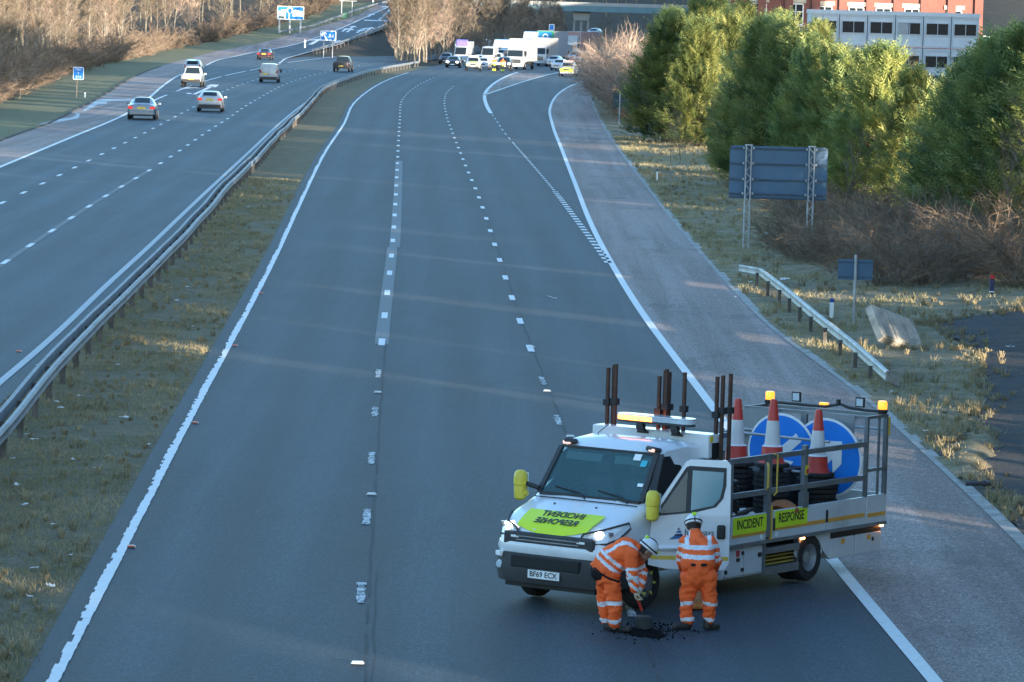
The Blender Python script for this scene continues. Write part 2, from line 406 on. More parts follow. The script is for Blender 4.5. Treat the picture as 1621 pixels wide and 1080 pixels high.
# ------------------------------------------------------------------ markings
DZ = .022
def line(fn, y0, y1, w, name='road_marking', m=None, surf=gz, dz=DZ, ragged=0.0, step=2.0, side=-1):
    mb = MB()
    if ragged:
        random.seed(5); k = int((y1 - y0) / .31); prev = None
        for i in range(k):
            a = y0 + i * .31; b = a + .31
            r = ragged * max(0, random.random() ** 2 + .25 * math.sin(i * .13)); r2 = random.uniform(0, .015)
            p = (fn(a), fn(b)); z = (surf(a) + dz, surf(b) + dz)
            mb.add([(p[0]-w/2-(r if side < 0 else 0)*0+ (r if side<0 else 0), a, z[0]), (p[0]+w/2+r2, a, z[0]), (p[1]+w/2+r2, b, z[1]), (p[1]-w/2+(r if side<0 else 0), b, z[1])], [(0,1,2,3)])
        return st(mb, name, m or M_WHITE)
    return st(ribbon(off(fn, -w/2), off(fn, w/2), y0, y1, step, dz, surf), name, m or M_WHITE)
def dashes(fn, y0, y1, L, period, w, phase=0.0, m=None, surf=gz, dz=DZ, name='road_marking', worn=None):
    mb = MB(); mb2 = MB(); y = y0 + phase
    while y < y1:
        k = max(1, int(L / 1.0))
        if worn and worn[0] < y < worn[1]:
            kk = 8
            for q in range(kk):
                a, b = y + L * q / kk, y + L * (q + 1) / kk; ww = w * (.40 + .3 * mnoise.noise(Vector((a * 3, w, 1))))
                mb2.add([(fn(a)-ww, a, surf(a)+dz), (fn(a)+ww*.8, a, surf(a)+dz), (fn(b)+ww*.8, b, surf(b)+dz), (fn(b)-ww, b, surf(b)+dz)], [(0,1,2,3)])
        else:
            for q in range(k):
                a, b = y + L * q / k, y + L * (q + 1) / k
                mb.add([(fn(a)-w/2, a, surf(a)+dz), (fn(a)+w/2, a, surf(a)+dz), (fn(b)+w/2, b, surf(b)+dz), (fn(b)-w/2, b, surf(b)+dz)], [(0,1,2,3)])
        y += period
    if mb2.v:
        st(mb2, name, M_FLAKE); g_ = MB(); g_.v = [(a, b, c - .0015) for a, b, c in mb2.v]; g_.f = mb2.f; g_.m = mb2.m; st(g_, name, M_OLDLINE)
    return st(mb, name, m or M_WHITE)
yb = at(603, 548).y
line(E1, 36, 505, .16, ragged=.06)
line(E2, 36, 475, .20)
line(RL, 59, 553, .18, m=M_WORN)
line(LE, 95, 600, .22, surf=lambda Y: sz(Y)); line(LE, 600, 790, .25, surf=sz)
# lane 1/2 : 2 m dashes every 9 m, worn to flakes near the camera
dashes(L1, yb - 9 * 5, yb + 370, 2.1, 9, .16, worn=(40, yb - 2))
line(L1, at(603, 546).y, at(617, 392).y, .34, m=M_OLDLINE, dz=.0195)
line(off(L1, .08), at(617, 392).y, at(630, 255).y, .36, m=M_OLDLINE, dz=.0195)
y2 = at(841, 558).y
dashes(L2, y2 - 9 * 5, y2 + 330, 2.0, 9, .16, worn=(40, y2 - 2))
# closed joints, dark sealed cracks beside the lane lines
def crack(fn, y0, y1, amp, w, seed):
    mb = MB(); random.seed(seed); y = y0
    while y < y1:
        L = random.uniform(.5, 2.2); n = int(L / .25) + 1
        for q in range(n):
            a = y + L * q / n; b = y + L * (q + 1) / n
            xa = fn(a) + amp * mnoise.noise(Vector((a * .5, seed, 0))); xb = fn(b) + amp * mnoise.noise(Vector((b * .5, seed, 0)))
            wa = w * random.uniform(.5, 1.5)
            mb.add([(xa-wa/2, a, gz(a)+.0205), (xa+wa/2, a, gz(a)+.0205), (xb+wa/2, b, gz(b)+.0205), (xb-wa/2, b, gz(b)+.0205)], [(0,1,2,3)])
        y += L + random.choice((0, 0, .3, .8))
    return st(mb, 'road_joint', mat('sealed_joint', (.022, .024, .027), .8, var=.4))
crack(off(L1, .1), 48, 103, .035, .022, 2); crack(off(L2, .06), 48, 170, .035, .026, 3); crack(off(L1, .2), 49, 62, .05, .014, 9)
crack(lambda Y: .5 + 6 * 0 + L2(Y) + (Y - 58) * 4.5, 57.6, 58.4, .2, .03, 6)
# exit lane: short blocks, then the solid nose lines
dashes(NS, at(962, 417).y, at(880, 305).y, .95, 2.0, .24)
dashes(off(NS, .0), at(880, 305).y, at(815, 229).y, .9, 2.0, .12)
dashes(NS, at(815, 229).y, at(780, 182).y, 4, 9, .10, m=M_WORN)
line(NS, at(777, 180).y, 530, .3); line(NS2, at(769, 151).y, 540, .22)
# left carriageway
for fn, ph, yA, yB in ((LA, at(8, 419).y, 90, 553), (LB, at(3, 324).y, 110, 505)):
    y0 = ph - 9 * 4
    dashes(fn, y0, yB, 2.2, 9, .17)
ghost = line(LA, 87, 205, .2, m=M_OLDLINE, dz=.0195)
dashes(LC, at(241, 161).y - 2, at(300, 137).y, 25, 40, .2); dashes(LC, at(321, 130).y, YN, 30, 36, .2)
line(LC, YN, 760, .22)
line(SRT, at(443, 100.5).y, at(488, 84).y, .22, surf=sz)
# arrows
def arrow(px, py, L, W, rz, surf=gz, name='road_marking', head=True):
    p = at(px, py, surf=surf); mb = MB(); z = DZ + .002
    pts = [(-.13*W, -L/2), (.13*W, -L/2), (.1*W, L*.18), (.5*W, L*.1), (0, L/2), (-.5*W, L*.1), (-.1*W, L*.18)]
    c, s_ = math.cos(rz), math.sin(rz)
    vs = [(p.x + x*c - y*s_, p.y + x*s_ + y*c, surf(p.y + x*s_ + y*c) + z) for x, y in pts]
    mb.add(vs, [(0,1,2,6), (2,3,4), (2,4,6), (4,5,6)]); return st(mb, name, M_WHITE)
p0 = at(322, 143)
am = MB(); a0, a1 = at(307, 150), at(341, 134.5); dv = (a1 - a0); dv.z = 0; pn = Vector((-dv.y, dv.x, 0)).normalized(); dn = dv.normalized()
def ap(q, l, w): v = a0 + dn * l + pn * w; return (v.x, v.y, gz(v.y) + DZ + .002)
Ld = dv.length
am.add([ap(0,0,-.15), ap(0,Ld*.8,-.2), ap(0,Ld*.8,.2), ap(0,0,.15)], [(0,1,2,3)])
am.add([ap(0,Ld*.72,-.55), ap(0,Ld,-.35), ap(0,Ld,.45), ap(0,Ld*.78,.5)], [(0,1,2,3)])
am.add([ap(0,1.0,.15), ap(0,5.0,.55), ap(0,4.6,.95), ap(0,0,.45)], [(0,1,2,3)])
st(am, 'road_marking', M_WHITE)
for (px, py, L, W, rz) in ((500, 66, 16, 2.6, -.06), (531, 68.5, 14, 2.4, -.05), (299, 140, 7, 2.0, -.1)):
    arrow(px, py, L, W, rz, sz if py < 90 else gz)
for (px, py) in ((546, 47.5), (553, 48.5), (557, 44), (576, 47), (585, 46), (569, 49.5), (581, 50), (586, 24.5)):
    arrow(px, py, 9, 1.6, -.05, sz)
for (a, b) in (((576, 33), (618, 34.5)), ((604, 11.5), (645, 11.5))):          # bars across the slip road
    A, B = at(*a, surf=sz), at(*b, surf=sz)
    st(MB().add([(A.x, A.y, A.z+.03), (B.x, B.y, B.z+.03), (B.x, B.y+2.4, sz(B.y+2.4)+.03), (A.x, A.y+2.4, sz(A.y+2.4)+.03)], [(0,1,2,3)]), 'road_marking', M_WHITE)
A, B = at(598, 34, surf=sz), at(618, 15, surf=sz)
fn = lambda Y: A.x + (B.x - A.x) * (Y - A.y) / (B.y - A.y)
dashes(fn, A.y, B.y, 11, 14, .3, surf=sz, dz=.03)
# spilled salt / slurry trail on the left hard shoulder
M_SALT = paint('dried_slurry', (.5, .52, .52), .9, 1.6)
sm = MB()
for P in ([(60,198.5),(86,190),(112,187),(121,183),(119,178.5),(127,181),(124,188),(108,191),(88,194)], [(131,176),(143,166),(152,160),(160,158),(183,157),(232,157.5),(232,160),(180,160),(168,162),(170,165),(155,166),(144,172),(134,176.5)]):
    Q = [at(a, b) for a, b in P]; sm.add([(q.x, q.y, q.z + .0225) for q in Q], [tuple(range(len(Q)))])
st(sm, 'spilt_slurry', M_SALT)
# the lay-by path at the right and the grass island in its mouth
def rough_edge(P, amp, seed):
    Q = [at(a, b) for a, b in P]; out = []
    for a, b in zip(Q, Q[1:] + Q[:1]):
        k = max(1, int((b - a).length / .35))
        for q in range(k):
            p = a.lerp(b, q / k); out.append(p + Vector((mnoise.noise(Vector((p.x * 1.3, p.y * .7, seed))), mnoise.noise(Vector((p.x * 1.3, p.y * .7, seed + 9))), 0)) * amp + Vector((mnoise.noise(Vector((p.x * 4, p.y * 3, seed))), 0, 0)) * amp * .4)
    return out
def flat_poly(P, name, m, dz, hfun=None):
    mb = MB(); Q = rough_edge(P, .14, 3)
    mb.add([(q.x, q.y, (hfun(q.x, q.y) if hfun else q.z) + dz) for q in Q], [tuple(range(len(Q)))])
    bm = bmesh.new(); tmp = mb.build(name, m); bm.from_mesh(tmp.data); bmesh.ops.triangulate(bm, faces=bm.faces)
    for _ in range(3): bmesh.ops.subdivide_edges(bm, edges=[e for e in bm.edges if e.calc_length() > .8], cuts=1, use_grid_fill=True); bmesh.ops.triangulate(bm, faces=bm.faces)
    if hfun:
        for v in bm.verts: v.co.z = hfun(v.co.x, v.co.y) + dz
    bm.to_mesh(tmp.data); bm.free(); return tag(tmp, kind='structure')
flat_poly(PATHP, 'path', M_PATH, .025, ground_h)

# ------------------------------------------------------------------ vegetation
def leafmat(name, dark, light, yellow, trans=.25, scale=1.4, rough=.6):
    m, nt, bs = _nt(name)
    a = noise(nt, scale, 5); b = noise(nt, 9.0, 3)
    oi = nt.nodes.new('ShaderNodeObjectInfo')
    c = mixc(nt, ramp(nt, b, .3, .7), dark, light)
    c = mixc(nt, ramp(nt, a, .42, .72), c, yellow)
    hv = nt.nodes.new('ShaderNodeHueSaturation'); nt.links.new(c, hv.inputs['Color'])
    mr = nt.nodes.new('ShaderNodeMapRange'); mr.inputs[3].default_value = .72; mr.inputs[4].default_value = 1.25
    nt.links.new(oi.outputs['Random'], mr.inputs[0]); nt.links.new(mr.outputs[0], hv.inputs['Value'])
    nt.links.new(hv.outputs[0], bs.inputs['Base Color']); bs.inputs['Roughness'].default_value = rough; bs.inputs['Specular IOR Level'].default_value = .2
    if trans:
        t = nt.nodes.new('ShaderNodeBsdfTranslucent'); nt.links.new(hv.outputs[0], t.inputs[0])
        mx = nt.nodes.new('ShaderNodeMixShader'); mx.inputs[0].default_value = trans
        nt.links.new(bs.outputs[0], mx.inputs[1]); nt.links.new(t.outputs[0], mx.inputs[2])
        nt.links.new(mx.outputs[0], nt.nodes['Material Output'].inputs[0])
    return m
M_CONIF = [leafmat('conifer_foliage', (.10, .145, .05), (.21, .26, .085), (.28, .31, .105), .28), leafmat('conifer_foliage_yellow', (.19, .22, .07), (.32, .34, .11), (.42, .41, .15), .28), leafmat('conifer_foliage_blue', (.065, .115, .055), (.13, .19, .08), (.17, .22, .085), .28)]
M_TWIG = leafmat('bare_twigs', (.095, .073, .054), (.18, .142, .104), (.215, .175, .13), 0, .6, .9)
M_TWIGP = leafmat('pinkish_twigs', (.20, .135, .105), (.34, .25, .20), (.37, .29, .22), 0, .6, .9)
M_TWIGD = leafmat('dark_bramble', (.095, .068, .05), (.21, .15, .11), (.27, .21, .155), 0, .8, .9)
M_BARK = leafmat('bark', (.10, .085, .065), (.22, .19, .15), (.30, .27, .22), 0, 2.0, .9)
M_BARKD = leafmat('dark_bark', (.05, .042, .034), (.12, .1, .08), (.16, .13, .1), 0, 2.0, .9)
M_BLADE = leafmat('grass_blades', (.16, .15, .08), (.28, .25, .14), (.36, .29, .18), .2, .35, .8)
M_BLADEV = leafmat('verge_grass_blades', (.20, .185, .09), (.36, .31, .17), (.50, .41, .25), .2, .35, .8)

def conifer_meshes(seed, H, W, boughs=80, per=36, spike=.5):
    rnd = random.Random(seed); tr = MB(); cr = MB()
    tr.tube([(0, 0, -.3), (.05, .03, H * .35), (0, .06, H * .7), (.03, 0, H * .93)], [.2, .15, .09, .02], 7)
    for k in range(3): tr.tube([(rnd.uniform(-.3,.3), rnd.uniform(-.3,.3), -.2), (rnd.uniform(-.5,.5), rnd.uniform(-.5,.5), H*.4)], [.12, .05], 6)
    def frond(p, d, L, mi=0):
        side = d.cross(Vector((rnd.uniform(-.4,.4), rnd.uniform(-.4,.4), 1)))
        if side.length < 1e-3: return
        side.normalize(); up = side.cross(d)
        n = 5; tip = p + d * L + up * (-.12 * L)
        for i in range(n):
            t = (i + .4) / n; q = p + d * (L * t) + up * (.10 * L * math.sin(t * 3))
            l = L * .42 * (1 - .6 * t); wd = .05 * (1 - .3 * t)
            for sgn in (-1, 1):
                e = q + (d * .75 + side * sgn * .75 + up * rnd.uniform(-.25, .25)) * l
                cr.add([q - d * wd, q + d * wd, e], [(0, 1, 2)], mi)
        cr.add([p - side * .035, p + side * .035, tip], [(0, 1, 2)], mi)
    for b in range(boughs):
        t = (b + rnd.random()) / boughs; h = H * (.03 + .93 * t)
        env = W * (min(1, .74 + 1.6 * t) if t < .16 else (1 - ((t - .16) / .84) ** 1.35 * .93)) * rnd.uniform(.72, 1.12)
        az = b * 2.39996 + rnd.uniform(-.5, .5); el = rnd.uniform(.15, .55) + .75 * t ** 3
        d = Vector((math.cos(az) * math.cos(el), math.sin(az) * math.cos(el), math.sin(el)))
        mi = rnd.choice((0, 0, 1, 2)); p0 = Vector((0, 0, h - env * math.sin(el) * .6)); p1 = p0 + d * env
        tr.tube([p0, p0.lerp(p1, .6) - Vector((0, 0, .08)), p1 - d * .1], [.035, .02, .008], 4, cap=False)
        for q in range(per):
            s = rnd.random() ** .55; c = p0.lerp(p1, .22 + .78 * s); sp = .16 + .30 * (1 - s)
            c = c + Vector((rnd.gauss(0, sp), rnd.gauss(0, sp), rnd.gauss(0, sp * .62)))
            fd = (d * 1.0 + Vector((rnd.gauss(.1, .42), rnd.gauss(0, .42), rnd.gauss(.34, .3)))).normalized()
            frond(c, fd, rnd.uniform(.42, 1.0), mi if rnd.random() < .8 else 1)
    for k in range(5):
        az = rnd.uniform(0, 6.28); b = Vector((math.cos(az) * .35, math.sin(az) * .35, H * .86))
        for q in range(26):
            frond(b + Vector((rnd.gauss(0, .1), rnd.gauss(0, .1), rnd.uniform(0, spike * 1.6))), Vector((rnd.gauss(0, .18), rnd.gauss(0, .18), 1)).normalized(), rnd.uniform(.2, .45))
    return tr, cr
def make_tree(name, tr, cr, mt, mc):
    r = empty(name); a = tr.build('trunk', mt, r, fix=False); b = cr.build('crown', mc, r, fix=False); return r
def place(proto, used, loc, rz, s, label, cat, group, sz_=None):
    o = proto if not used.get(proto.name) else copy_tree(proto); used[proto.name] = True
    o.location = loc; o.rotation_euler = (0, 0, rz); o.scale = (s, s, sz_ or s)
    return tag(o, label, cat, group)
USED = {}
conif = [make_tree("conifer_tree", *conifer_meshes(s, 7.0, w), M_BARKD, M_CONIF) for s, w in ((1, 2.3), (2, 2.7), (3, 2.1), (4, 2.5))]
CON = [  # px, base py, top py, width factor
    (1160, 278, 92, .85, 'd'), (1196, 286, 58, .95, 'd'), (1205, 300, 44, 1.05, 'd'), (1252, 310, 62, 1, 'd'), (1300, 320, 82, 1.05, 'd'), (1228, 304, 52, .9, 'd'), (1276, 316, 70, .9, 'd'), (1322, 326, 88, .9, 'd'), (1370, 338, 86, .9, 'd'), (1512, 384, 120, .95, 'd'), (1556, 398, 84, 1, 'd'), (1602, 410, 62, 1, 'd'),
    (1345, 330, 92, 1, 'd'), (1395, 345, 84, 1.0, 'd'), (1440, 355, 118, 1.0, 'd'), (1490, 372, 140, 1, 'd'), (1535, 392, 96, 1.1, 'd'), (1578, 404, 70, 1.1, 'd'), (1628, 415, 56, 1.15, 'd'), (1672, 425, 46, 1.1, 'd')]
random.seed(3)
for i, (px, py, top, wf, k) in enumerate(CON):
    g = at(px, py); zt = atd(px, top, g.y).z; zb = ground_h(g.x, g.y)
    s = (zt - zb) / 7.0
    place(conif[i % 4], USED, (g.x, g.y, zb), random.uniform(0, 6.28), s * wf * 1.02,
          'feathery conifer in full sun where the row meets the pink shrubs' if k == 'l' else 'shaded dark green conifer in the row behind the tall sign back', 'conifer', 'sunlit conifers beside the hard shoulder' if k == 'l' else 'shaded conifers behind the signs', s)
for i, (x, y, top, wf) in enumerate(((9.2, 268, 30, 1.25), (12.0, 292, 24, .9), (11.6, 276, 8, 1.0), (10.6, 257, 40, .9), (14.2, 280, 14, 1.0), (12.7, 262, 28, .95), (17.0, 284, 26, 1.0), (15.6, 268, 36, 1.0), (19.8, 289, 40, 1.0), (18.6, 273, 46, 1.0))):
    zb = ground_h(x, y); s = (atd(CX + x / y * FPX, top, y).z - zb) / 7.0
    place(conif[(i + 2) % 4], USED, (x, y, zb), i * 1.7, s * wf * 1.02, 'feathery conifer in full sun where the row meets the pink shrubs', 'conifer', 'sunlit conifers beside the hard shoulder', s)
# a second row closes the gaps
for i, (px, py, top) in enumerate(((1060, 190, 22), (1125, 205, -6), (1110, 200, 4), (1275, 270, 82), (1330, 280, 112), (1420, 300, 125), (1560, 340, 110), (1610, 350, 84))):
    g = at(px, py); zt = atd(px, top, g.y).z; zb = ground_h(g.x, g.y); s = (zt - zb) / 7.0
    place(conif[(i + 1) % 4], USED, (g.x, g.y, zb), random.uniform(0, 6.28), s * .95, 'conifer standing half hidden behind the front row of conifers', 'conifer', 'conifers of the back row', s)
def edge(Y): return .1178 * max(Y, 16) + 4.5
def pine_mesh(zlo, zhi, nn):
    rnd = random.Random(5); t = MB().tube([(0, 0, -.5), (.1, 0, 5), (0, .1, 10), (0, 0, 14)], [.22, .17, .1, .03], 7); c = MB()
    for i in range(nn):
        z = zlo + (zhi - zlo) * rnd.random() ** .9; rr = 2.9 * math.sqrt(max(0, 1 - ((z - (zlo + zhi) / 2) / (zhi - zlo) * 1.85) ** 2)) + .3; a = rnd.uniform(0, 6.28); q = rr * math.sqrt(rnd.random()); p = Vector((q * math.cos(a), q * math.sin(a), z))
        e = [p + Vector((rnd.gauss(0, .16), rnd.gauss(0, .16), rnd.gauss(0, .16))) for _ in range(3)]; c.add(e, [(0, 1, 2)])
    return t, c
shade_pines = [make_tree('shade_pine', *pine_mesh(*a), M_BARKD, M_CONIF[2]) for a in ((12.2, 16.6, 3600), (7.6, 16.0, 6000), (4.0, 15.0, 7200))]  # unseen pines added to block sun, crown heights set for the shade they throw
def bare_meshes(seed, H, spread, twigs=1500, lean=.05, base=.28, thick=1.0, tw=.02, levels=(9, 6)):
    rnd = random.Random(seed); tr = MB(); cr = MB()
    def strip(a, b, w0, w1):
        d = (b - a); s = d.cross(Vector((rnd.gauss(0, 1), rnd.gauss(0, 1), rnd.gauss(0, 1)))); 
        if s.length < 1e-4: return
        s.normalize(); cr.add([a - s * w0, a + s * w0, b + s * w1, b - s * w1], [(0, 1, 2, 3)])
    pts = [Vector((0, 0, -.3))]; d = Vector((rnd.gauss(0, lean), rnd.gauss(0, lean), 1))
    n = 7
    for i in range(n):
        pts.append(pts[-1] + d.normalized() * (H * .95 / n)); d += Vector((rnd.gauss(0, .07), rnd.gauss(0, .07), 0))
    tr.tube(pts, [.13 * thick * (1 - .88 * i / n) for i in range(n + 1)], 6, cap=False)
    ends = []
    nb = levels[0] * 3
    for b in range(nb):
        t = base + (1 - base) * (b + rnd.random()) / nb; i = min(n - 1, int(t * n)); p = pts[i].lerp(pts[i + 1], t * n - i)
        az = b * 2.4 + rnd.uniform(-.6, .6); el = rnd.uniform(.5, 1.1)
        L = spread * (1.15 - .75 * t) * rnd.uniform(.7, 1.2)
        dd = Vector((math.cos(az) * math.cos(el), math.sin(az) * math.cos(el), math.sin(el)))
        q = [p]; 
        for s in range(3): q.append(q[-1] + (dd + Vector((rnd.gauss(0, .15), rnd.gauss(0, .15), .18 * s))).normalized() * L / 3)
        tr.tube(q, [.034 * thick * (1.1 - t * .6), .024 * thick, .015 * thick, .007], 4, cap=False)
        for s in range(levels[1]):
            u = rnd.uniform(.25, 1); j = min(2, int(u * 3)); a = q[j].lerp(q[j + 1], u * 3 - j)
            d2 = (dd + Vector((rnd.gauss(0, .6), rnd.gauss(0, .6), rnd.uniform(0, .8)))).normalized(); l2 = L * rnd.uniform(.25, .55)
            e2 = a + d2 * l2; strip(a, e2, tw * .7, tw * .35); ends.append((a, e2, d2, l2))
    for k in range(twigs):
        a, e2, d2, l2 = rnd.choice(ends); p = a.lerp(e2, rnd.uniform(.1, 1))
        d3 = (d2 + Vector((rnd.gauss(0, .55), rnd.gauss(0, .55), rnd.gauss(.25, .45)))).normalized(); l = rnd.uniform(.25, .75)
        m = p + d3 * l * .5; e = m + (d3 + Vector((rnd.gauss(0, .25), rnd.gauss(0, .25), .2))).normalized() * l * .5
        strip(p, m, tw * .5, tw * .35); strip(m, e, tw * .35, tw * .1)
    return tr, cr
woods = [make_tree('bare_tree', *bare_meshes(s, H, sp, 1700, .05, b, th, .026), M_BARK, mt)
         for s, H, sp, b, th, mt in ((21, 10.5, 3.0, .3, 1.1, M_TWIG), (22, 12, 2.6, .35, 1.0, M_TWIG), (23, 9, 3.2, .2, .9, M_TWIGP), (24, 11, 2.4, .42, 1.2, M_TWIG), (25, 8, 2.8, .15, .8, M_TWIG))]
woods2 = woods[:3]
# the same belt goes on beside the road towards and behind the bridge (it throws the shade)
random.seed(17)
Yq = -95.0; k = 0
GAPS = (22, 36.5, 62.5, 72, 81, 95, 112, 124, 136, 149, 166, 191)  # gaps in the unseen belt placed to let sun streaks cross the road
while Yq < 213:
    if not any(abs(Yq - g) < 4.05 for g in GAPS):
        for rowi in range(2 if Yq < 146 else 1):
            if Yq >= 146 and random.random() < .7:
                x = edge(Yq + 2) + 3 + random.uniform(-1, 1)
                place(random.choice(woods2), USED, (x, Yq, ground_h(x, Yq)), random.uniform(0, 6.28), random.uniform(.75, .95), 'bare roadside tree beyond the right edge of view', 'tree', 'bare trees of the near roadside belt'); continue
            x = edge(Yq + 2) + 2.2 + rowi * 3.2 + random.uniform(-.3, .3)
            place(conif[k % 4], USED, (x, Yq - rowi * 4.27, ground_h(x, Yq)), random.uniform(0, 6.28), random.uniform(1.1, 1.25), 'tall conifer of the roadside belt beyond the right edge of view', 'conifer', 'conifers of the near roadside belt', random.uniform(1.35, 1.6))
            k += 1
    Yq += random.uniform(1.5, 2.0)

def shrub_meshes(seed, H, W, stems=26, twigs=1300, tw=.014, arch=.5, thick=.018):
    rnd = random.Random(seed); tr = MB(); cr = MB(); segs = []
    def strip(a, b, w0, w1):
        s = (b - a).cross(Vector((rnd.gauss(0, 1), rnd.gauss(0, 1), rnd.gauss(0, 1))))
        if s.length < 1e-4: return
        s.normalize(); cr.add([a - s * w0, a + s * w0, b + s * w1, b - s * w1], [(0, 1, 2, 3)])
    for k in range(stems):
        az = rnd.uniform(0, 6.28); rr = W * .35 * math.sqrt(rnd.random())
        p = Vector((math.cos(az) * rr, math.sin(az) * rr, -.1)); el = rnd.uniform(.7, 1.4)
        d = Vector((math.cos(az) * math.cos(el), math.sin(az) * math.cos(el), math.sin(el))); L = H * rnd.uniform(.8, 1.3); q = [p]
        for s in range(5):
            q.append(q[-1] + d.normalized() * L / 5); d += Vector((rnd.gauss(0, .22) + math.cos(az) * .1, rnd.gauss(0, .22) + math.sin(az) * .1, -arch * rnd.uniform(.1, .5)))
        tr.tube(q, [thick, thick * .8, thick * .65, thick * .5, thick * .35, thick * .15], 4, cap=False)
        for s in range(5): segs.append((q[s], q[s + 1]))
    ends = []
    for k in range(twigs // 4):
        a, b = rnd.choice(segs); p = a.lerp(b, rnd.random()); d = ((b - a).normalized() + Vector((rnd.gauss(0, .7), rnd.gauss(0, .7), rnd.gauss(.1, .5)))).normalized(); l = rnd.uniform(.3, .9) * H / 2.5
        e = p + d * l; strip(p, e, tw * .7, tw * .4); ends.append((p, e, d))
    for k in range(twigs):
        a, b, d = rnd.choice(ends); p = a.lerp(b, rnd.random()); d = (d + Vector((rnd.gauss(0, .7), rnd.gauss(0, .7), rnd.gauss(0, .5)))).normalized(); l = rnd.uniform(.12, .45) * H / 2.5
        strip(p, p + d * l, tw * .45, tw * .15)
    return tr, cr
def make_shrub(name, ms, mt, mc):
    r = empty(name); ms[0].build('stems', mt, r, fix=False); ms[1].build('twigs', mc, r, fix=False); return r
shr_d = [make_shrub('bramble_shrub', shrub_meshes(s, H, W, 30, 2600, .011, .6), M_TWIG, M_TWIGD) for s, H, W in ((31, 2.0, 2.6), (32, 1.6, 2.8), (33, 2.5, 2.6))]
shr_p = [make_shrub('bare_shrub', shrub_meshes(s, H, W, 40, 5200, .024, .10, .03), M_BARK, M_TWIGP) for s, H, W in ((41, 4.6, 3.4), (42, 5.2, 3.0))]
shr_w = [make_shrub('bare_shrub', shrub_meshes(s, H, W, 26, 2200, .028, .3, .03), M_BARKD, M_TWIGD) for s, H, W in ((51, 2.6, 3.4), (52, 3.2, 3.2))]
# unseen pines added to shade the road and left wood, unseen conifers the cabins
random.seed(29); Yq = -75.0
while Yq < 122:
    place(shade_pines[2], USED, (edge(Yq) + 10 + random.uniform(-.6, .6), Yq, ground_h(edge(Yq) + 10, Yq) - .3), random.uniform(0, 6.28), 1.0, 'unseen bare stemmed pine added behind the near belt to block sun', 'tree', 'unseen shade pines behind the near roadside belt'); Yq += 2.9
random.seed(23); Yq = 188.0
while Yq < 356:
    o = place(shade_pines[1 if Yq < 206 else 0], USED, (edge(Yq) + 9 + random.uniform(-1, 1), Yq, ground_h(46, Yq) - 1.5), random.uniform(0, 6.28), 1.0, 'unseen bare stemmed pine added far right to shade the left wood', 'tree', 'unseen shade pines far to the right', 1.04 if Yq < 280 else 1.04 - (Yq - 280) * .003); Yq += 3.0
Yq = 310.0
while Yq < 354:
    place(conif[int(Yq) % 4], USED, (57, Yq, 2.0), random.uniform(0, 6.28), 1.35, 'unseen tall conifer added at the right to shade the cabins', 'conifer', 'unseen conifers added to shade the cabins', 1.75); Yq += 2.6
# left wood
random.seed(8)
Y = 208.0; nw = 0
while Y < 800:
    st_ = 5.0 + (Y - 208) * .012
    for r_, o_ in enumerate((10.0, 15.5, 22.0, 31.0, 42.0)):
        if r_ == 4 and random.random() < .35: continue
        yy = Y + random.uniform(-2.5, 2.5); x = HSL(min(yy, 790)) - o_ - random.uniform(-1.6, 1.6) - (1.5 if yy > 480 else 0)
        if x < -.1178 * yy - 5: continue
        s = random.uniform(.82, 1.2) * (1.05 if r_ > 1 else .85)
        place(random.choice(woods), USED, (x, yy, ground_h(x, yy) - .05), random.uniform(0, 6.28), s, 'leafless tree in the wood on the far left of the slip road', 'tree', 'bare trees of the left wood'); nw += 1
    for o_ in (7.6, 9.0, 12.5, 17.0, 13.8, 21, 26):
        yy = Y + random.uniform(-3, 3); x = HSL(min(yy, 790)) - o_ - random.uniform(-.7, .7)
        if x < -.1178 * yy - 5 or (o_ > 9 and yy > 440): continue
        place(random.choice(shr_w), USED, (x, yy, ground_h(x, yy)), random.uniform(0, 6.28), random.uniform(.7, 1.15), 'dark leafless shrub along the foot of the left wood', 'shrub', 'undergrowth of the left wood')
    Y += st_
# wood between the slip road and the motorway
random.seed(9)
for i in range(150):
    yy = random.uniform(590, 795); a, b = SRT(yy) + 5.5, 0
    a = max(a, -15.6 * 0 + (612 - 810) / FPX * yy); b = (870 - 810) / FPX * yy if yy > 720 else (640 + (yy - 590) * 1.8 - 810) / FPX * yy
    if b <= a: continue
    x = random.uniform(a, b)
    place(random.choice(woods), USED, (x, yy, ground_h(x, yy)), random.uniform(0, 6.28), random.uniform(.75, 1.05), 'leafless tree in the copse between slip road and motorway', 'tree', 'bare trees of the copse beside the motorway')
# pink shrubs by the far hard shoulder
random.seed(10)
for i in range(62):
    yy = random.uniform(309, 470); lo = HSR(min(yy, 420)) + 2.6 + max(0, yy - 420) * .05; hi = (1000 - CX) / FPX * yy
    if hi <= lo: hi = lo + .3
    x = max(lo, (random.uniform(984, 1022) - CX) / FPX * yy)
    place(random.choice(shr_p), USED, (x, yy, ground_h(x, yy)), random.uniform(0, 6.28), random.uniform(.66, 1.05), 'pinkish brown leafless shrub beside the far hard shoulder', 'shrub', 'pinkish shrubs beside the far hard shoulder')
# bramble thicket at right
random.seed(12)
for i in range(46):
    px = random.uniform(1232, 1650); lo = 355 + (px - 1230) * .30 if px < 1500 else 440 + (px - 1500) * .3
    py = random.uniform(315 + (px - 1230) * .18, min(478, lo + 55))
    g = at(px, py); 
    place(random.choice(shr_d), USED, (g.x, g.y, ground_h(g.x, g.y)), random.uniform(0, 6.28), random.uniform(.55, .95) * (1.2 if px > 1420 else 1), 'tangled dark bramble bush in the thicket under the conifers', 'shrub', 'brambles of the thicket under the conifers')
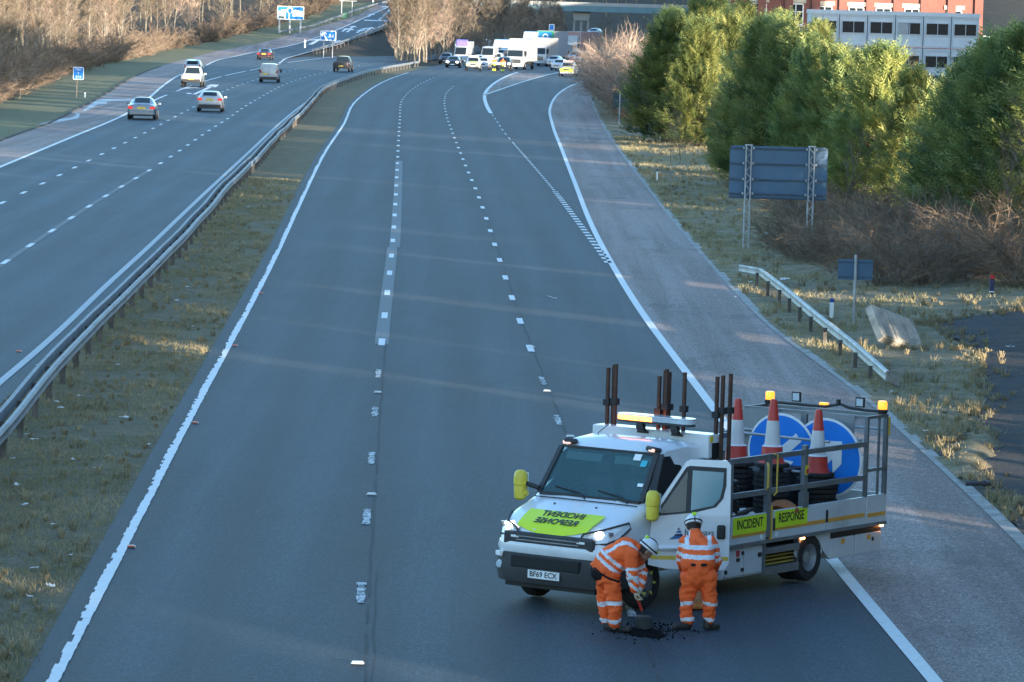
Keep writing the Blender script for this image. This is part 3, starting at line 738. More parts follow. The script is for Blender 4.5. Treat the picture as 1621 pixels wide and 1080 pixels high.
# young saplings in the thicket and thin trees on the verge
sap = make_tree('bare_sapling', *bare_meshes(61, 5.2, 1.5, 420, .12, .3, .42, .011, (7, 4)), M_TWIG, M_TWIG)
for px, py, s, lab in ((1560, 455, .95, 'tall pale sapling with curling branches in the right thicket'), (1612, 470, 1.15, 'bare sapling at the right edge above the bollard'), (1425, 250, 1.0, 'thin leafless sapling in front of the grey cabins'), (1395, 260, .9, 'slender leafless sapling left of another before the cabins'),
                       (1062, 262, .45, 'small bare sapling on the sunny verge, left of a taller one'), (1078, 258, .55, 'thin bare sapling on the verge just before the shaded conifers'), (1330, 395, .8, 'spindly bare sapling among brambles right of the big sign back')):
    g = at(px, py); place(sap, USED, (g.x, g.y, ground_h(g.x, g.y)), random.uniform(0, 6.28), s, lab, 'sapling', 'saplings on the right verge')
# far wooded hillside behind everything
fw = MB(); random.seed(14)
src = [(o.children[0].data, o.children[1].data) for o in woods]
def hill_wood(n, fx, fy, smin, smax, name, label, base=0):
    mb = MB()
    for k in range(n):
        tr_, cr_ = random.choice(src); x, y = fx(), fy(); s = random.uniform(smin, smax); rz = random.uniform(0, 6.28); c, s_ = math.cos(rz) * s, math.sin(rz) * s; z = ground_h(x, min(y, 1400)) + base(y) if base else ground_h(x, min(y, 1400))
        b = len(mb.v)
        mb.v += [(x + v.co.x * c - v.co.y * s_, y + v.co.x * s_ + v.co.y * c, z + v.co.z * s) for v in cr_.vertices]
        mb.f += [tuple(b + i for i in p.vertices) for p in cr_.polygons]; mb.m += [0] * len(cr_.polygons)
    o = mb.build(name, M_TWIG, fix=False); return tag(o, label, 'wood', None, 'stuff')
hill_wood(150, lambda: random.uniform(-130, 130), lambda: random.uniform(860, 980), 1.2, 1.7, 'distant_wood', 'brown leafless wood on the slope far beyond the bridge')
hill_wood(70, lambda: random.uniform(-18, 70), lambda: random.uniform(818, 850), .45, .8, 'distant_wood', 'dim leafless trees under and behind the road bridge')
hill_wood(60, lambda: random.uniform(45, 95), lambda: random.uniform(540, 640), 1.1, 1.5, 'distant_wood', 'brown leafless wood behind the brick building and green fence')

# grass
def blades(name, fn, n, h, m, label, seed, lean=.5, w=.012):
    rnd = random.Random(seed); mb = MB()
    for i in range(n):
        x, y, dens = fn(rnd)
        if inpoly(x, y): continue
        if mnoise.noise(Vector((x * .6, y * .25, seed))) < -.12 + .3 * (rnd.random() - .5): continue
        z = ground_h(x, y) + .0
        for k in range(5):
            a = rnd.uniform(0, 6.28); l = h * rnd.uniform(.5, 1.3); q = Vector((x + rnd.gauss(0, .07), y + rnd.gauss(0, .07), z - .02)); dx = Vector((math.cos(a), math.sin(a), 0)); b = rnd.uniform(0, 6.28)
            mb.add([q - dx * w, q + dx * w, q + Vector((math.cos(b) * l * lean, math.sin(b) * l * lean, l))], [(0, 1, 2)])
    o = mb.build(name, m, fix=False); return tag(o, label, 'grass', None, 'stuff')
def f_res(r):
    y = 50 + (r.random() ** 1.5) * 150; a, b = RL(y) + .6, E1(y) - .45; return r.uniform(a, b), y, 1
blades('grass', f_res, 26000, .085, M_BLADE, 'short scrubby grass on the central reservation', 71)
def f_ver(r):
    y = 50 + (r.random() ** 1.2) * 230; a = HSR(y) + .25; return a + r.random() ** 1.3 * 9, y, 1
blades('grass', f_ver, 26000, .16, M_BLADEV, 'dry straw coloured grass on the right verge', 72, .6, .014)

def tussocks(name, fn, n, m, label, seed, h=.30):
    rnd = random.Random(seed); mb = MB()
    for i in range(n):
        x, y, _ = fn(rnd)
        if inpoly(x, y): continue
        z = ground_h(x, y); hh = h * rnd.uniform(.45, 1.25); r = hh * .45
        for k in range(26):
            a = rnd.uniform(0, 6.28); q = r * .5 * math.sqrt(rnd.random()); p = Vector((x + q * math.cos(a), y + q * math.sin(a), z - .02)); l = hh * rnd.uniform(.5, 1.1); out = Vector((math.cos(a), math.sin(a), 0)); sd = Vector((-math.sin(a), math.cos(a), 0)) * .009
            m1 = p + out * l * .25 + Vector((0, 0, l * .7)); mb.add([p - sd, p + sd, m1 + sd * .8, m1 - sd * .8], [(0, 1, 2, 3)]); mb.add([m1 - sd * .8, m1 + sd * .8, m1 + out * l * .35 + Vector((0, 0, l * .05))], [(0, 1, 2)])
    o = mb.build(name, m, fix=False); return tag(o, label, 'grass', None, 'stuff')
M_TUS = leafmat('dead_grass', (.15, .12, .07), (.30, .25, .15), (.40, .33, .2), .2, .6, .8)
tussocks('tussock_grass', f_ver, 1500, M_TUS, 'taller tussocks of dead grass dotted over the right verge', 81)
tussocks('tussock_grass', f_res, 900, M_TUS, 'taller tussocks of dead grass on the central reservation', 82, .2)
def f_edge(r):
    P = PW
    while True:
        i = r.randrange(len(P)); a, b = P[i], P[(i + 1) % len(P)]; p = a.lerp(b, r.random()); x, y = p.x + r.gauss(0, .3), p.y + r.gauss(0, .5)
        if x > HSR(y) + .3: return x, y, 1
_ip = inpoly
inpoly = lambda x, y: False
tussocks('tussock_grass', f_edge, 420, M_TUS, 'dead grass creeping over the edge of the side path', 83, .26)
inpoly = _ip
# ------------------------------------------------------------------ buildings
def brickmat():
    m, nt, bs = _nt('red_brick')
    tc = nt.nodes.new('ShaderNodeTexCoord'); mp = nt.nodes.new('ShaderNodeMapping'); mp.inputs['Rotation'].default_value = (R(90), 0, 0)
    nt.links.new(tc.outputs['Object'], mp.inputs[0])
    b = nt.nodes.new('ShaderNodeTexBrick'); b.inputs['Scale'].default_value = 4.4; b.inputs['Color1'].default_value = (.17, .055, .042, 1); b.inputs['Color2'].default_value = (.235, .085, .066, 1); b.inputs['Mortar'].default_value = (.24, .16, .135, 1); b.inputs['Mortar Size'].default_value = .015
    nt.links.new(mp.outputs[0], b.inputs['Vector'])
    f = noise(nt, .6, 6); c = mixc(nt, ramp(nt, f, .35, .7, (0, 0, 0), (.5,) * 3), b.outputs[0], (.13, .045, .038))
    nt.links.new(c, bs.inputs['Base Color']); bs.inputs['Roughness'].default_value = .9; return m
M_BRICK = brickmat()
M_CABIN = mat('cabin_grey_panel', (.50, .54, .58), .5, var=.06, vscale=1.2, dirt=.25)
M_CABTRIM = mat('cabin_trim', (.42, .46, .5), .5, var=.06)
M_WINDK = mat('dark_window', (.014, .02, .027), .25, var=.2, spec=.15)
M_WINDL = mat('window_blind', (.30, .31, .33), .6)
M_STONE = mat('sandstone', (.48, .42, .33), .85, var=.15)
M_WFRAME = mat('white_frame', (.72, .73, .72), .5, var=.03)
M_GALV = mat('galvanised_steel', (.36, .38, .40), .5, .5, var=.25, vscale=2.5, dirt=.35)
M_GALVD = mat('weathered_post', (.10, .088, .078), .8, .1, var=.4, vscale=4)
M_RAILM = mat('barrier_rail', (.21, .225, .24), .6, .25, var=.22, vscale=.9, dirt=.55)
M_SIGNBACK = mat('sign_back_grey_blue', (.065, .125, .195), .7, 0, var=.1, vscale=1.0, dirt=.2)
M_SIGNRIB = mat('sign_back_rail', (.04, .075, .12), .6, .1, var=.15)
M_BLUE = mat('sign_blue', (.0, .16, .52), .45, var=.05)
M_SWHITE = mat('sign_white', (.8, .82, .82), .45, var=.03)
M_SBLACK = mat('sign_black', (.01, .01, .012), .5, var=0)
M_GREEN = mat('green_panel', (.02, .12, .08), .6, var=.1)
M_TEAL = mat('green_hoarding', (.03, .17, .14), .65, var=.15, vscale=.5)

BY = 368.0
b0 = atd(1285, 20, BY); b1 = atd(1551, 27, BY); ztop = .5 * (b0.z + b1.z); xl, xr = b0.x, b1.x; mw = (xr - xl) / 6; sh = 2.75
cab = empty('cabin_block', (xl, BY, ztop - 2 * sh), 0, 'pale grey two storey block of site cabins with dark windows', 'building')
shell = MB(); trim = MB()
for st_ in range(2):
    for k in range(6):
        shell.box((mw * (k + .5), 3.0, sh * (st_ + .5)), (mw - .05, 6.0, sh - .06))
        trim.box((mw * (k + .5), -.02, sh * (st_ + 1) - .16), (mw - .05, .06, .2)); trim.box((mw * (k + .5), -.02, sh * st_ + .12), (mw - .05, .06, .16))
        trim.box((mw * (k + .5) - mw / 2 + .1, -.022, sh * (st_ + .5)), (.12, .05, sh - .45)); trim.box((mw * (k + .5) + mw / 2 - .1, -.022, sh * (st_ + .5)), (.12, .05, sh - .45))
shell.box((mw * 3, 3, -.15), (mw * 6 - .4, 5.6, .4))
shell.build('wall', M_CABIN, cab, bevel=.015); trim.build('trim', M_CABTRIM, cab)
MB().box((mw * 3, 3, 2 * sh + .1), (mw * 6 + .1, 6.2, .34)).build('roof', M_CABIN, cab)
for st_ in range(2):
    for k in range(6):
        x = mw * (k + .5); z = sh * st_ + 1.62; fr = MB()
        for dx, dz, w_, h_ in ((0, .5, 1.96, .07), (0, -.5, 1.96, .07), (-.95, 0, .07, .94), (.95, 0, .07, .94), (.03, 0, .05, .94)): fr.box((x + dx, -.045, z + dz), (w_, .05, h_))
        f = fr.build('window', M_CABTRIM, cab)
        MB().box((x, -.02, z), (1.86, .03, .95)).build('pane', M_WINDK, f)
        if (st_, k) in ((1, 3), (0, 1)): MB().box((x - .48, -.042, z), (.84, .012, .9)).build('blind', M_WINDL, f)
# white stair rail by the cabins
rail = empty('stair_rail', atd(1268, 62, BY - 2), 0, 'white stair handrail with yellow edge left of the grey cabins', 'handrail'); rb = MB(); rp = MB()
for x in (-.7, 0, .7): rb.bar((x, 0, -2), (x, 0, .85 + .2 * (x < 0)), .08)
rb.bar((-.75, 0, .85), (.75, 0, .62), .07); rp.bar((-.75, .06, .42), (.75, .06, .26), .07)
rb.build('posts', M_WFRAME, rail); rp.build('yellow_rail', mat('yellow_paint', (.6, .42, .05), .6), rail)
# brick mill behind
GY = 395.0; zg = 2.2
w0, w1 = atd(1157, 0, GY).x, atd(1556, 0, GY).x
mill = empty('brick_building', (w0, GY, zg), 0, 'long red brick building with stone lintels behind the grey cabins', 'building')
Wm = w1 - w0; mb = MB().box((Wm / 2, 9, 6.5), (Wm, 18, 13)); pil = MB()
for k in range(10):
    x = .35 + k * (Wm - .7) / 9; pil.box((x, -.12, 6.5), (.75, .25, 12.96))
pil.box((Wm / 2, -.15, 12.4), (Wm + .3, .4, .5)); pil.box((Wm / 2, -.08, 5.2 - 1.6 + 5.0), (Wm, .1, .25))
mb.build('wall', M_BRICK, mill); pil.build('pilaster', M_BRICK, mill)
MB().prism([(-.3, 0), (Wm + .3, 0), (Wm - 3, 4), (3, 4)], 18, frame((0, 18, 13.1), (1, 0, 0), (0, 0, 1))).build('roof', mat('slate', (.09, .09, .1), .8), mill)
for (pa, pb, ya, yb_) in ((1190, 1212, 5, 36), (1248.5, 1270.5, 6, 39), (1294, 1316, 10, 40), (1344, 1366, 11.5, 42), (1387, 1409, 13, 45), (1432, 1454, 14, 46), (1499, 1521, 17, 48)):
    a = atd(pa, ya, GY); b = atd(pb, yb_, GY); x = (a.x + b.x) / 2 - w0; z = (a.z + b.z) / 2 - zg; ww, hh = b.x - a.x, a.z - b.z; fr = MB()
    for dx, dz, w_, h_ in ((0, hh/2, ww, .1), (0, -hh/2, ww, .1), (-ww/2, 0, .1, hh-.1), (ww/2, 0, .1, hh-.1), (0, 0, .08, hh-.1), (0, hh*.12, ww-.1, .07)): fr.box((x+dx, -.05, z+dz), (w_, .08, h_))
    f = fr.build('window', M_WFRAME, mill); MB().box((x, -.01, z), (ww, .05, hh)).build('pane', M_WINDK, f)
    MB().box((x, -.06, z + hh/2 + .28), (ww + .5, .14, .36)).build('lintel', M_STONE, mill); MB().box((x, -.07, z - hh/2 - .14), (ww + .3, .16, .16)).build('window_sill', M_STONE, mill)
# green hoarding at the far right
A = atd(1553, 57, 410); B = atd(1650, 60, 410)
hd = empty('site_fence', (A.x, 410, A.z - 2.6), 0, 'dark green site fence with pale top rail right of the brick building', 'fence'); L = B.x - A.x + 8
MB().box((L/2, 0, 1.0), (L, .06, 3.0)).build('panel', M_TEAL, hd); MB().box((L/2, -.03, 2.56), (L, .14, .12)).build('top_rail', M_WFRAME, hd)
# motorway bridge
BD = 800.0
M_BRGREEN = mat('bridge_green_blue', (.075, .16, .2), .6, var=.12, vscale=.4, dirt=.3)
M_BCONC = mat('bridge_concrete', (.24, .25, .25), .9, var=.15, vscale=.3, dirt=.4)
br = empty('road_bridge', (10, BD, 0), 0, 'long road bridge over the motorway beyond the queue of lorries', 'bridge')
MB().box((18, 0, 7.75), (74, .5, 1.05)).build('girder', M_BRGREEN, br); MB().box((18, 6.3, 8.0), (74, 12, .7)).build('deck', M_BCONC, br); MB().box((18, .1, 8.6), (74, .3, .62)).build('parapet', M_BCONC, br)
px0 = (892 - CX) / FPX * BD - 10; pw = 3.2
MB().prism([(0, 7.2), (pw, 7.2), (pw, 6.6), (pw - .25, 5.6), (.25, 5.6), (0, 6.6)], 6, frame((px0, 7, 0), (1, 0, 0), (0, 0, 1))).build('crosshead', M_BCONC, br)
for k in range(3):
    cmb = MB()
    for yy in (1.8, 6): cmb.box((px0 + .32 + k * 1.28, yy, 2.6), (.42, .6, 6.0))
    cmb.build('column', M_BCONC, br)
for x in (-12, 33): MB().box((x, 6, 3.6), (2, 12, 7.3)).build('abutment', M_BCONC, br)

# ------------------------------------------------------------------ signs and posts
def post(mb, x, y, z0, z1, r=.045): mb.tube([(x, y, z0), (x, y, z1)], r, 10)
def plate(r, cx, cz, w, h, m, name='sign_plate', t=.02, y=0.0, rad=.06, parent=None):
    pts = []
    for (sx, sy, a0) in ((1, 1, 0), (-1, 1, 90), (-1, -1, 180), (1, -1, 270)):
        for q in range(4): a = R(a0 + q * 30); pts.append((cx + sx * (w/2 - rad) + rad * math.cos(a), cz + sy * (h/2 - rad) + rad * math.sin(a)))
    return MB().prism(pts, t, frame((0, y, 0), (1, 0, 0), (0, 0, 1))).build(name, m, parent or r)
def signpx(name, box, base, label, cat='sign'):
    g = at(*base) if len(base) == 2 else atd(*base[:2], base[2]); Y = g.y; a = atd(box[0], box[1], Y); b = atd(box[2], box[3], Y)
    zb = ground_h(g.x, Y); r = empty(name, (g.x, Y, zb), 0, label, cat)
    return r, (a.x + b.x)/2 - g.x, (a.z + b.z)/2 - zb, abs(b.x - a.x), abs(a.z - b.z)
# big sign seen from the back
r, cx, cz, w_, h_ = signpx('road_sign', (1156, 230, 1308, 318), (1180, 396), 'big blue grey sign back on two lattice posts before the conifers', 'sign')
plate(r, cx, cz, w_, h_, M_SIGNBACK, rad=.12)
rb = MB()
for f_ in (-.46, -.17, .13, .40, .47): rb.box((cx, -.05, cz - h_ * f_), (w_, .06, .055))
rb.build('stiffener', M_SIGNRIB, r)
for k, px in enumerate((1180, 1277)):
    x = (atd(px, 396, r.location.y).x - r.location.x) + (.06 if k else 0); m_ = MB(); H_ = cz + h_/2 + .03
    for sx in (-.09, .09):
        for sy in (-.05, .09): m_.tube([(x + sx, -.16 + sy, -.3), (x + sx, -.16 + sy, H_)], .028, 6)
    z = .1; fl = 1
    while z < H_ - .2: m_.bar((x - .09 * fl, -.21, z), (x + .09 * fl, -.21, z + .22), .02); z += .22; fl = -fl
    m_.box((x, -.14, H_), (.27, .2, .03)); m_.build('lattice_post', M_GALV, r)
    cl = MB()
    for f_ in (-.46, -.17, .13, .40):
        for sx in (-.17, .17): MB().box((x + sx, -.09, cz - h_ * f_), (.06, .05, .08)).build('clamp', M_GALV, r)
r, cx, cz, w_, h_ = signpx('road_sign', (1327, 410, 1381, 444), (1351, 514), 'small blue grey sign back on one pole behind the roadside barrier', 'sign')
plate(r, cx, cz, w_, h_, M_SIGNBACK, rad=.03); m_ = MB(); post(m_, 0, -.07, -.4, cz + h_/2 + .12, .04); m_.build('pole', M_GALV, r)
rb = MB(); [rb.box((cx, -.02, cz + s * h_ * .36), (w_ * .98, .03, .04)) for s in (-1, 1)]; rb.build('stiffener', M_SIGNRIB, r)
r, cx, cz, w_, h_ = signpx('road_sign', (971, 146.5, 991, 170), (980, 199), 'small dark sign back on a pale pole by the sunlit verge', 'sign')
plate(r, cx, cz, w_, h_, mat('sign_back_dark', (.025, .045, .055), .7), rad=.03); m_ = MB(); post(m_, 0, -.08, -.4, cz + h_/2, .05); m_.build('pole', M_GALV, r)
rb = MB(); rb.box((cx, -.02, cz), (w_, .03, .05)); rb.build('stiffener', M_SIGNRIB, r)
# blue location sign, left verge
r, cx, cz, w_, h_ = signpx('location_sign', (116, 106, 132.5, 126.5), (121, 155), 'small blue location sign with white border at the left wood', 'sign')
plate(r, cx, cz, w_, h_, M_SWHITE, 'border', rad=.08); plate(r, cx, cz, w_ - .1, h_ - .1, M_BLUE, 'sign_plate', y=-.016, rad=.06)
for t_, dz, s_ in (('M61', .31, .27), ('B', .02, .2), ('27.0', -.29, .27)): text('lettering', t_, s_, frame((cx, -.040, cz + dz * h_), (1, 0, 0), (0, 0, 1)), M_SWHITE, r)
m_ = MB(); post(m_, 0, .06, -.4, cz + h_/2, .045); m_.build('pole', M_GALVD, r)
# A6 exit sign in the nose
r, cx, cz, w_, h_ = signpx('exit_sign', (507.5, 48.5, 532, 64.5), (516, 78.5, 612), 'blue A6 exit sign with slanting arrow in the slip road nose', 'sign')
plate(r, cx, cz, w_, h_, M_SWHITE, 'border', rad=.16); plate(r, cx, cz, w_ - .18, h_ - .18, M_BLUE, 'sign_plate', y=-.02, rad=.12)
text('lettering', 'A6', .72, frame((cx + w_ * .2, -.046, cz - h_ * .06), (1, 0, 0), (0, 0, 1)), M_SWHITE, r, bold=.012)
am = MB(); M_ = frame((cx - w_ * .24, -.045, cz), (math.cos(R(28)), 0, math.sin(R(28))), (-math.sin(R(28)), 0, math.cos(R(28))))
am.prism([(-.1, -.75), (.1, -.75), (.1, .2), (.38, -.05), (.38, .25), (0, .68), (-.38, .25), (-.38, -.05), (-.1, .2)], .008, M_); am.build('arrow', M_SWHITE, r)
for x in (-.62, .62): m_ = MB(); post(m_, cx + x, .1, -.5, cz + h_/2 - .1, .07); m_.build('pole', M_GALV, r)
# roundabout map sign
g = at(460, 53, surf=sz); r, cx, cz, w_, h_ = signpx('direction_sign', (439, 9.5, 481, 32), (444, 55, g.y), 'large blue roundabout direction sign with white route panels', 'sign')
r.location.z = sz(g.y) - .3; a = atd(439, 9.5, g.y); b = atd(481, 32, g.y); cz = (a.z + b.z)/2 - r.location.z
plate(r, cx, cz, w_, h_, M_SWHITE, 'border', rad=.15); plate(r, cx, cz, w_ - .2, h_ - .2, M_BLUE, 'sign_plate', y=-.03, rad=.1)
mp = MB(); F_ = lambda x, z: frame((cx + x * w_, -.045, cz + z * h_), (1, 0, 0), (0, 0, 1))
ring = []; 
for q in range(20):
    a0, a1 = 2*math.pi*q/20, 2*math.pi*(q+1)/20
    if 14 <= q <= 15: continue
    mp.prism([(.5*math.cos(a0), .5*math.sin(a0)), (.5*math.cos(a1), .5*math.sin(a1)), (.32*math.cos(a1), .32*math.sin(a1)), (.32*math.cos(a0), .32*math.sin(a0))], .01, F_(-.03, .19))
mp.prism([(-.09, -1.25), (.09, -1.25), (.09, -.32), (-.09, -.32)], .01, F_(-.045, .14)); mp.prism([(-1.3, -.09), (-.42, -.09), (-.42, .09), (-1.3, .09)], .01, F_(-.03, .2)); mp.prism([(.42, -.09), (1.4, -.09), (1.4, .09), (.42, .09)], .01, F_(-.03, .18))
mp.build('route_map', M_SWHITE, r)
pn = MB(); pn.prism([(-.62, -.62), (.62, -.62), (.62, .62), (-.62, .62)], .01, F_(-.325, -.16)); pl = pn.build('route_panel', M_SWHITE, r)
pn = MB(); pn.prism([(-.85, -.42), (.85, -.42), (.85, .42), (-.85, .42)], .01, F_(.285, -.04)); pr = pn.build('route_panel', M_SWHITE, r)
MB().prism([(-.42, -.14), (.42, -.14), (.42, .14), (-.42, .14)], .01, frame((cx - .335*w_, -.058, cz - .33*h_), (1, 0, 0), (0, 0, 1))).build('green_patch', mat('sign_green', (.05, .11, .07), .5), r)
for t_, x, z, s_ in (('Chorley', -.325, -.05, .36), ('A673', -.345, -.17, .36), ('Blackrod', .285, .03, .36), ('A6', .2, -.11, .36)):
    text('lettering', t_, s_, frame((cx + x*w_, -.058, cz + z*h_), (1, 0, 0), (0, 0, 1)), M_SBLACK, r)
for x in (-.41, -.02, .38): m_ = MB(); m_.box((cx + x*w_, .2, cz/2 - 1), (.26, .2, cz + 2)); m_.build('pole', M_GALV, r)
# plain frame of a gantry sign and green cabinet beside the slip road
g = at(546, 27, surf=sz); r = empty('gantry_sign', (g.x, g.y, sz(g.y) - .5), 0, 'thin goalpost sign frame beside the upper slip road', 'sign frame'); r.location.x -= .6
m_ = MB(); H_ = atd(546, 1.5, g.y).z - r.location.z
for x in (0, 1.75): m_.tube([(x, 0, -.5), (x, 0, H_)], .07, 8)
m_.build('posts', M_GALV, r); MB().bar((-.4, 0, H_), (2.5, 0, H_), .12).build('crossbar', M_GALV, r)
cb_ = empty('roadside_cabinet', (g.x + .1, g.y - 3, sz(g.y) - .25), 0, 'dark green roadside cabinet at the edge of the slip road', 'cabinet')
MB().box((0, 0, .45), (.75, .4, .9)).build('body', M_GREEN, cb_, bevel=.02); MB().box((0, 0, .93), (.85, .5, .06)).build('lid', M_GREEN, cb_)
r, cx, cz, w_, h_ = signpx('road_sign', (869.5, 39, 877, 48), (873, 80, 640), 'tiny blue sign standing above the queue near the bridge', 'sign')
plate(r, cx, cz, w_ + .1, h_ + .1, M_SWHITE, 'border', rad=.05); plate(r, cx, cz, w_ - .1, h_ - .1, M_BLUE, 'sign_plate', y=-.02, rad=.04); m_ = MB(); post(m_, cx, .08, -.4, cz, .06); m_.build('pole', M_GALV, r)
# marker posts
def marker(px, py, h, body, cap, label, w=.1, base=None, Y=None):
    g = atd(px, py, Y) if Y else at(px, py); z = g.z if Y else ground_h(g.x, g.y); r = empty('marker_post', (g.x, g.y, z), .1, label, 'marker post')
    MB().box((0, 0, h*.42 - .1), (w, w*.45, h*.8 + .2)).build('post', body, r, bevel=.012); MB().box((0, 0, h*.9), (w*1.04, w*.5, h*.2)).build('cap', cap, r, bevel=.012); return r
M_NAVY = mat('navy_plastic', (.012, .03, .10), .5); M_REDP = mat('red_plastic', (.42, .03, .03), .5); M_BLUEP = mat('blue_plastic', (.02, .07, .3), .5)
marker(1316, 505, .56, M_SWHITE, M_BLUEP, 'white marker post with blue cap behind the roadside barrier', .11)
marker(1040, 286, .55, M_SWHITE, M_NAVY, 'slim pale marker post with dark cap on the right verge', .07)
marker(134.5, 155, .55, M_SWHITE, M_SBLACK, 'short white marker post right of the blue location sign', .1)
marker(409, 70, .9, M_SWHITE, M_SWHITE, 'white marker post on the left verge before the slip road', .15)
marker(482.5, 86, 1.2, M_SWHITE, M_SWHITE, 'white keep clear post at the tip of the slip road nose', .22)
marker(589, 70, 1.1, M_SWHITE, M_SWHITE, 'white post on the grass between slip road and motorway', .2)
bo = marker(1569, 487, .62, M_NAVY, M_REDP, 'navy bollard with red cap in front of the brambles', .13); bo['category'] = 'bollard'; bo.name = 'bollard'
MB().box((0, -.004, .13), (.135, .07, .03)).build('reflective_band', M_SWHITE, bo)

# ------------------------------------------------------------------ crash barriers
def rail_prof(k=1.0): return [(-.06*k, -.075), (-.02*k, -.12), (.05*k, -.11), (.05*k, .11), (-.02*k, .12), (-.06*k, .075), (-.045*k, .025), (-.045*k, -.025)]
def rail_mesh(mb, pts, side):                    # sweep the rail section along pts
    rings = []; n = len(pts)
    for i, p in enumerate(pts):
        d = (Vector(pts[min(i+1, n-1)]) - Vector(pts[max(i-1, 0)])); d.z = 0; d.normalize(); nrm = Vector((d.y, -d.x, 0)) * side
        rings.append([Vector(p) - nrm * a + Vector((0, 0, b)) for a, b in rail_prof()])
    mb.loft(rings)
cbw = smooth_fn(CB, 3)
bar = empty('crash_barrier', (cbw(60), 60, 0), 0, 'long double sided steel crash barrier along the central reservation', 'crash barrier'); o_ = Vector(bar.location)
def wig(Y): return .06 * mnoise.noise(Vector((Y * .07, 4, 0))) + .0 * mnoise.noise(Vector((Y * .23, 9, 0)))
def wigz(Y): return .07 * mnoise.noise(Vector((Y * .06, 14, 0))) + .0 * mnoise.noise(Vector((Y * .3, 19, 0)))
for s in (1, -1):
    m_ = MB(); pts = []
    Y = 46.0
    while Y < 556: pts.append(Vector((cbw(Y) - .16 + s * .17 + wig(Y + s), Y, .60 + wigz(Y) - (.02 if s < 0 else 0))) - o_); Y += .8 if Y < 170 else 3
    rail_mesh(m_, pts, s); m_.build('rail', M_RAILM, bar, smooth=False)
Y = 48.0; i = 0; pm = None; rest = MB()
def post_mb(mb, x, y, h): mb.box((x, y, h/2 - .2), (.11, .07, h + .4)); mb.box((x + .05, y, h - .12), (.05, .10, .2)); return mb
while Y < 555:
    s = 1 if i % 2 else -1; x = cbw(Y) - .16 + s * .07 + wig(Y); y = Y
    if i < 100: post_mb(MB(), x - o_.x, y - o_.y, .55 + wigz(Y)).build('post', M_GALVD, bar)
    else: post_mb(rest, x - o_.x, y - o_.y, .55)
    i += 1; Y += (1.5 if s > 0 else 2.3) if Y < 240 else 2.4
ro = rest.build('post', M_GALVD, bar); ro['kind'] = 'stuff'
def barrier(name, P, label, spacing=3.2, m=M_RAILM, side=1, sc_=1.0, tail=0):
    r = empty(name, P[0], 0, label, 'crash barrier'); o = Vector(P[0]); o.z = 0; r.location.z = 0
    pts = []
    for a, b in zip(P[:-1], P[1:]):
        k = max(1, int((b - a).length / 1.6))
        for q in range(k): pts.append(a.lerp(b, q / k) - o)
    pts.append(P[-1] - o)
    m_ = MB(); rail_mesh(m_, pts, side); m_.build('rail', m, r); acc = 0; n = 0; extra = MB()
    for a, b in zip(pts[:-1], pts[1:]):
        acc += (b - a).length
        if acc > spacing:
            acc = 0; n += 1
            w = a + Vector((0, 0, 0)); zg = ground_h(w.x + o.x, w.y + o.y)
            if w.z - zg > .2:
                pb = MB() if n <= 60 else extra; pb.box((w.x - .1 * side, w.y + .05, (w.z + zg)/2 - .15), (.09, .12, w.z - zg + .25))
                if n <= 60: pb.build('post', M_GALVD, r)
    return r
P = [at(a, b, z=h) for a, b, h in ((1172, 425, .42), (1204, 431, .46), (1240, 458, .46), (1290, 500, .46), (1350, 547, .43), (1385, 578, .38), (1405, 596, .3), (1421, 607, .12))]
P = [Vector((p.x, p.y, p.z + ground_h(p.x, p.y))) for p in P]
barrier('crash_barrier', P, 'short pale crash barrier curving down into the right verge', 2.6, mat('weathered_rail', (.40, .40, .385), .6, .2, var=.25, vscale=2, dirt=.75))
P = [at(a, b, surf=sz) for a, b in ((444, 56.5), (470, 52), (500, 46), (530, 35), (560, 24), (590, 14), (620, 6), (650, 3))]
barrier('crash_barrier', [p + Vector((-.2, 0, .62)) for p in P], 'crash barrier along the far left edge of the climbing slip road', 3.2)
P = [at(a, b, surf=sz) for a, b in ((495, 86), (520, 79), (555, 68), (575, 58.5), (597, 50.5), (617, 42), (628, 30))]
barrier('crash_barrier', [p + Vector((0, 0, .62)) for p in P], 'crash barrier on the right edge of the slip road above the nose', 3.2)
P = [at(a, b) for a, b in ((495, 87), (530, 82.5), (570, 78), (610, 75), (650, 72.2), (700, 69.5), (760, 66.5), (820, 63.5))]
barrier('crash_barrier', [p + Vector((0, 0, .66)) for p in P], 'crash barrier along the foot of the copse beside the motorway', 3.2)

# ------------------------------------------------------------------ small things on the ground
sl_ = MB().box((0, 0, .0), (1.55, 1.05, .22)); 
for k in range(3): sl_.box((-.5 + k * .5, 0, .125), (.46, .98, .035))
g = at(1418, 552); hs = sl_.build('concrete_slab', mat('old_concrete', (.42, .39, .33), .95, var=.35, vscale=2.2, bmp=.6, bscale=14, dirt=.85), bevel=.02)
hs.location = (g.x, g.y + .4, ground_h(g.x, g.y) + .42); hs.rotation_euler = (R(48), R(16), R(40)); tag(hs, 'tilted cracked concrete slab on the bank above the path', 'slab')
pp = MB().tube([(-.22, 0, 0), (.1, .03, .01), (.22, .05, .01)], .04, 10); pp.tube([(.08, .03, .01), (.13, .035, .01)], .06, 10)
g = at(1548, 778); po = pp.build('drain_pipe', mat('dark_pipe', (.03, .035, .045), .5), smooth=True); po.location = (g.x, g.y, ground_h(g.x, g.y) + .13); tag(po, 'dark drain pipe lying across the mouth of the side path', 'pipe')
M_STUD = mat('red_reflector', (.6, .09, .05), .3); M_STUDW = mat('stud_casting', (.5, .5, .48), .4, .4)
first = None
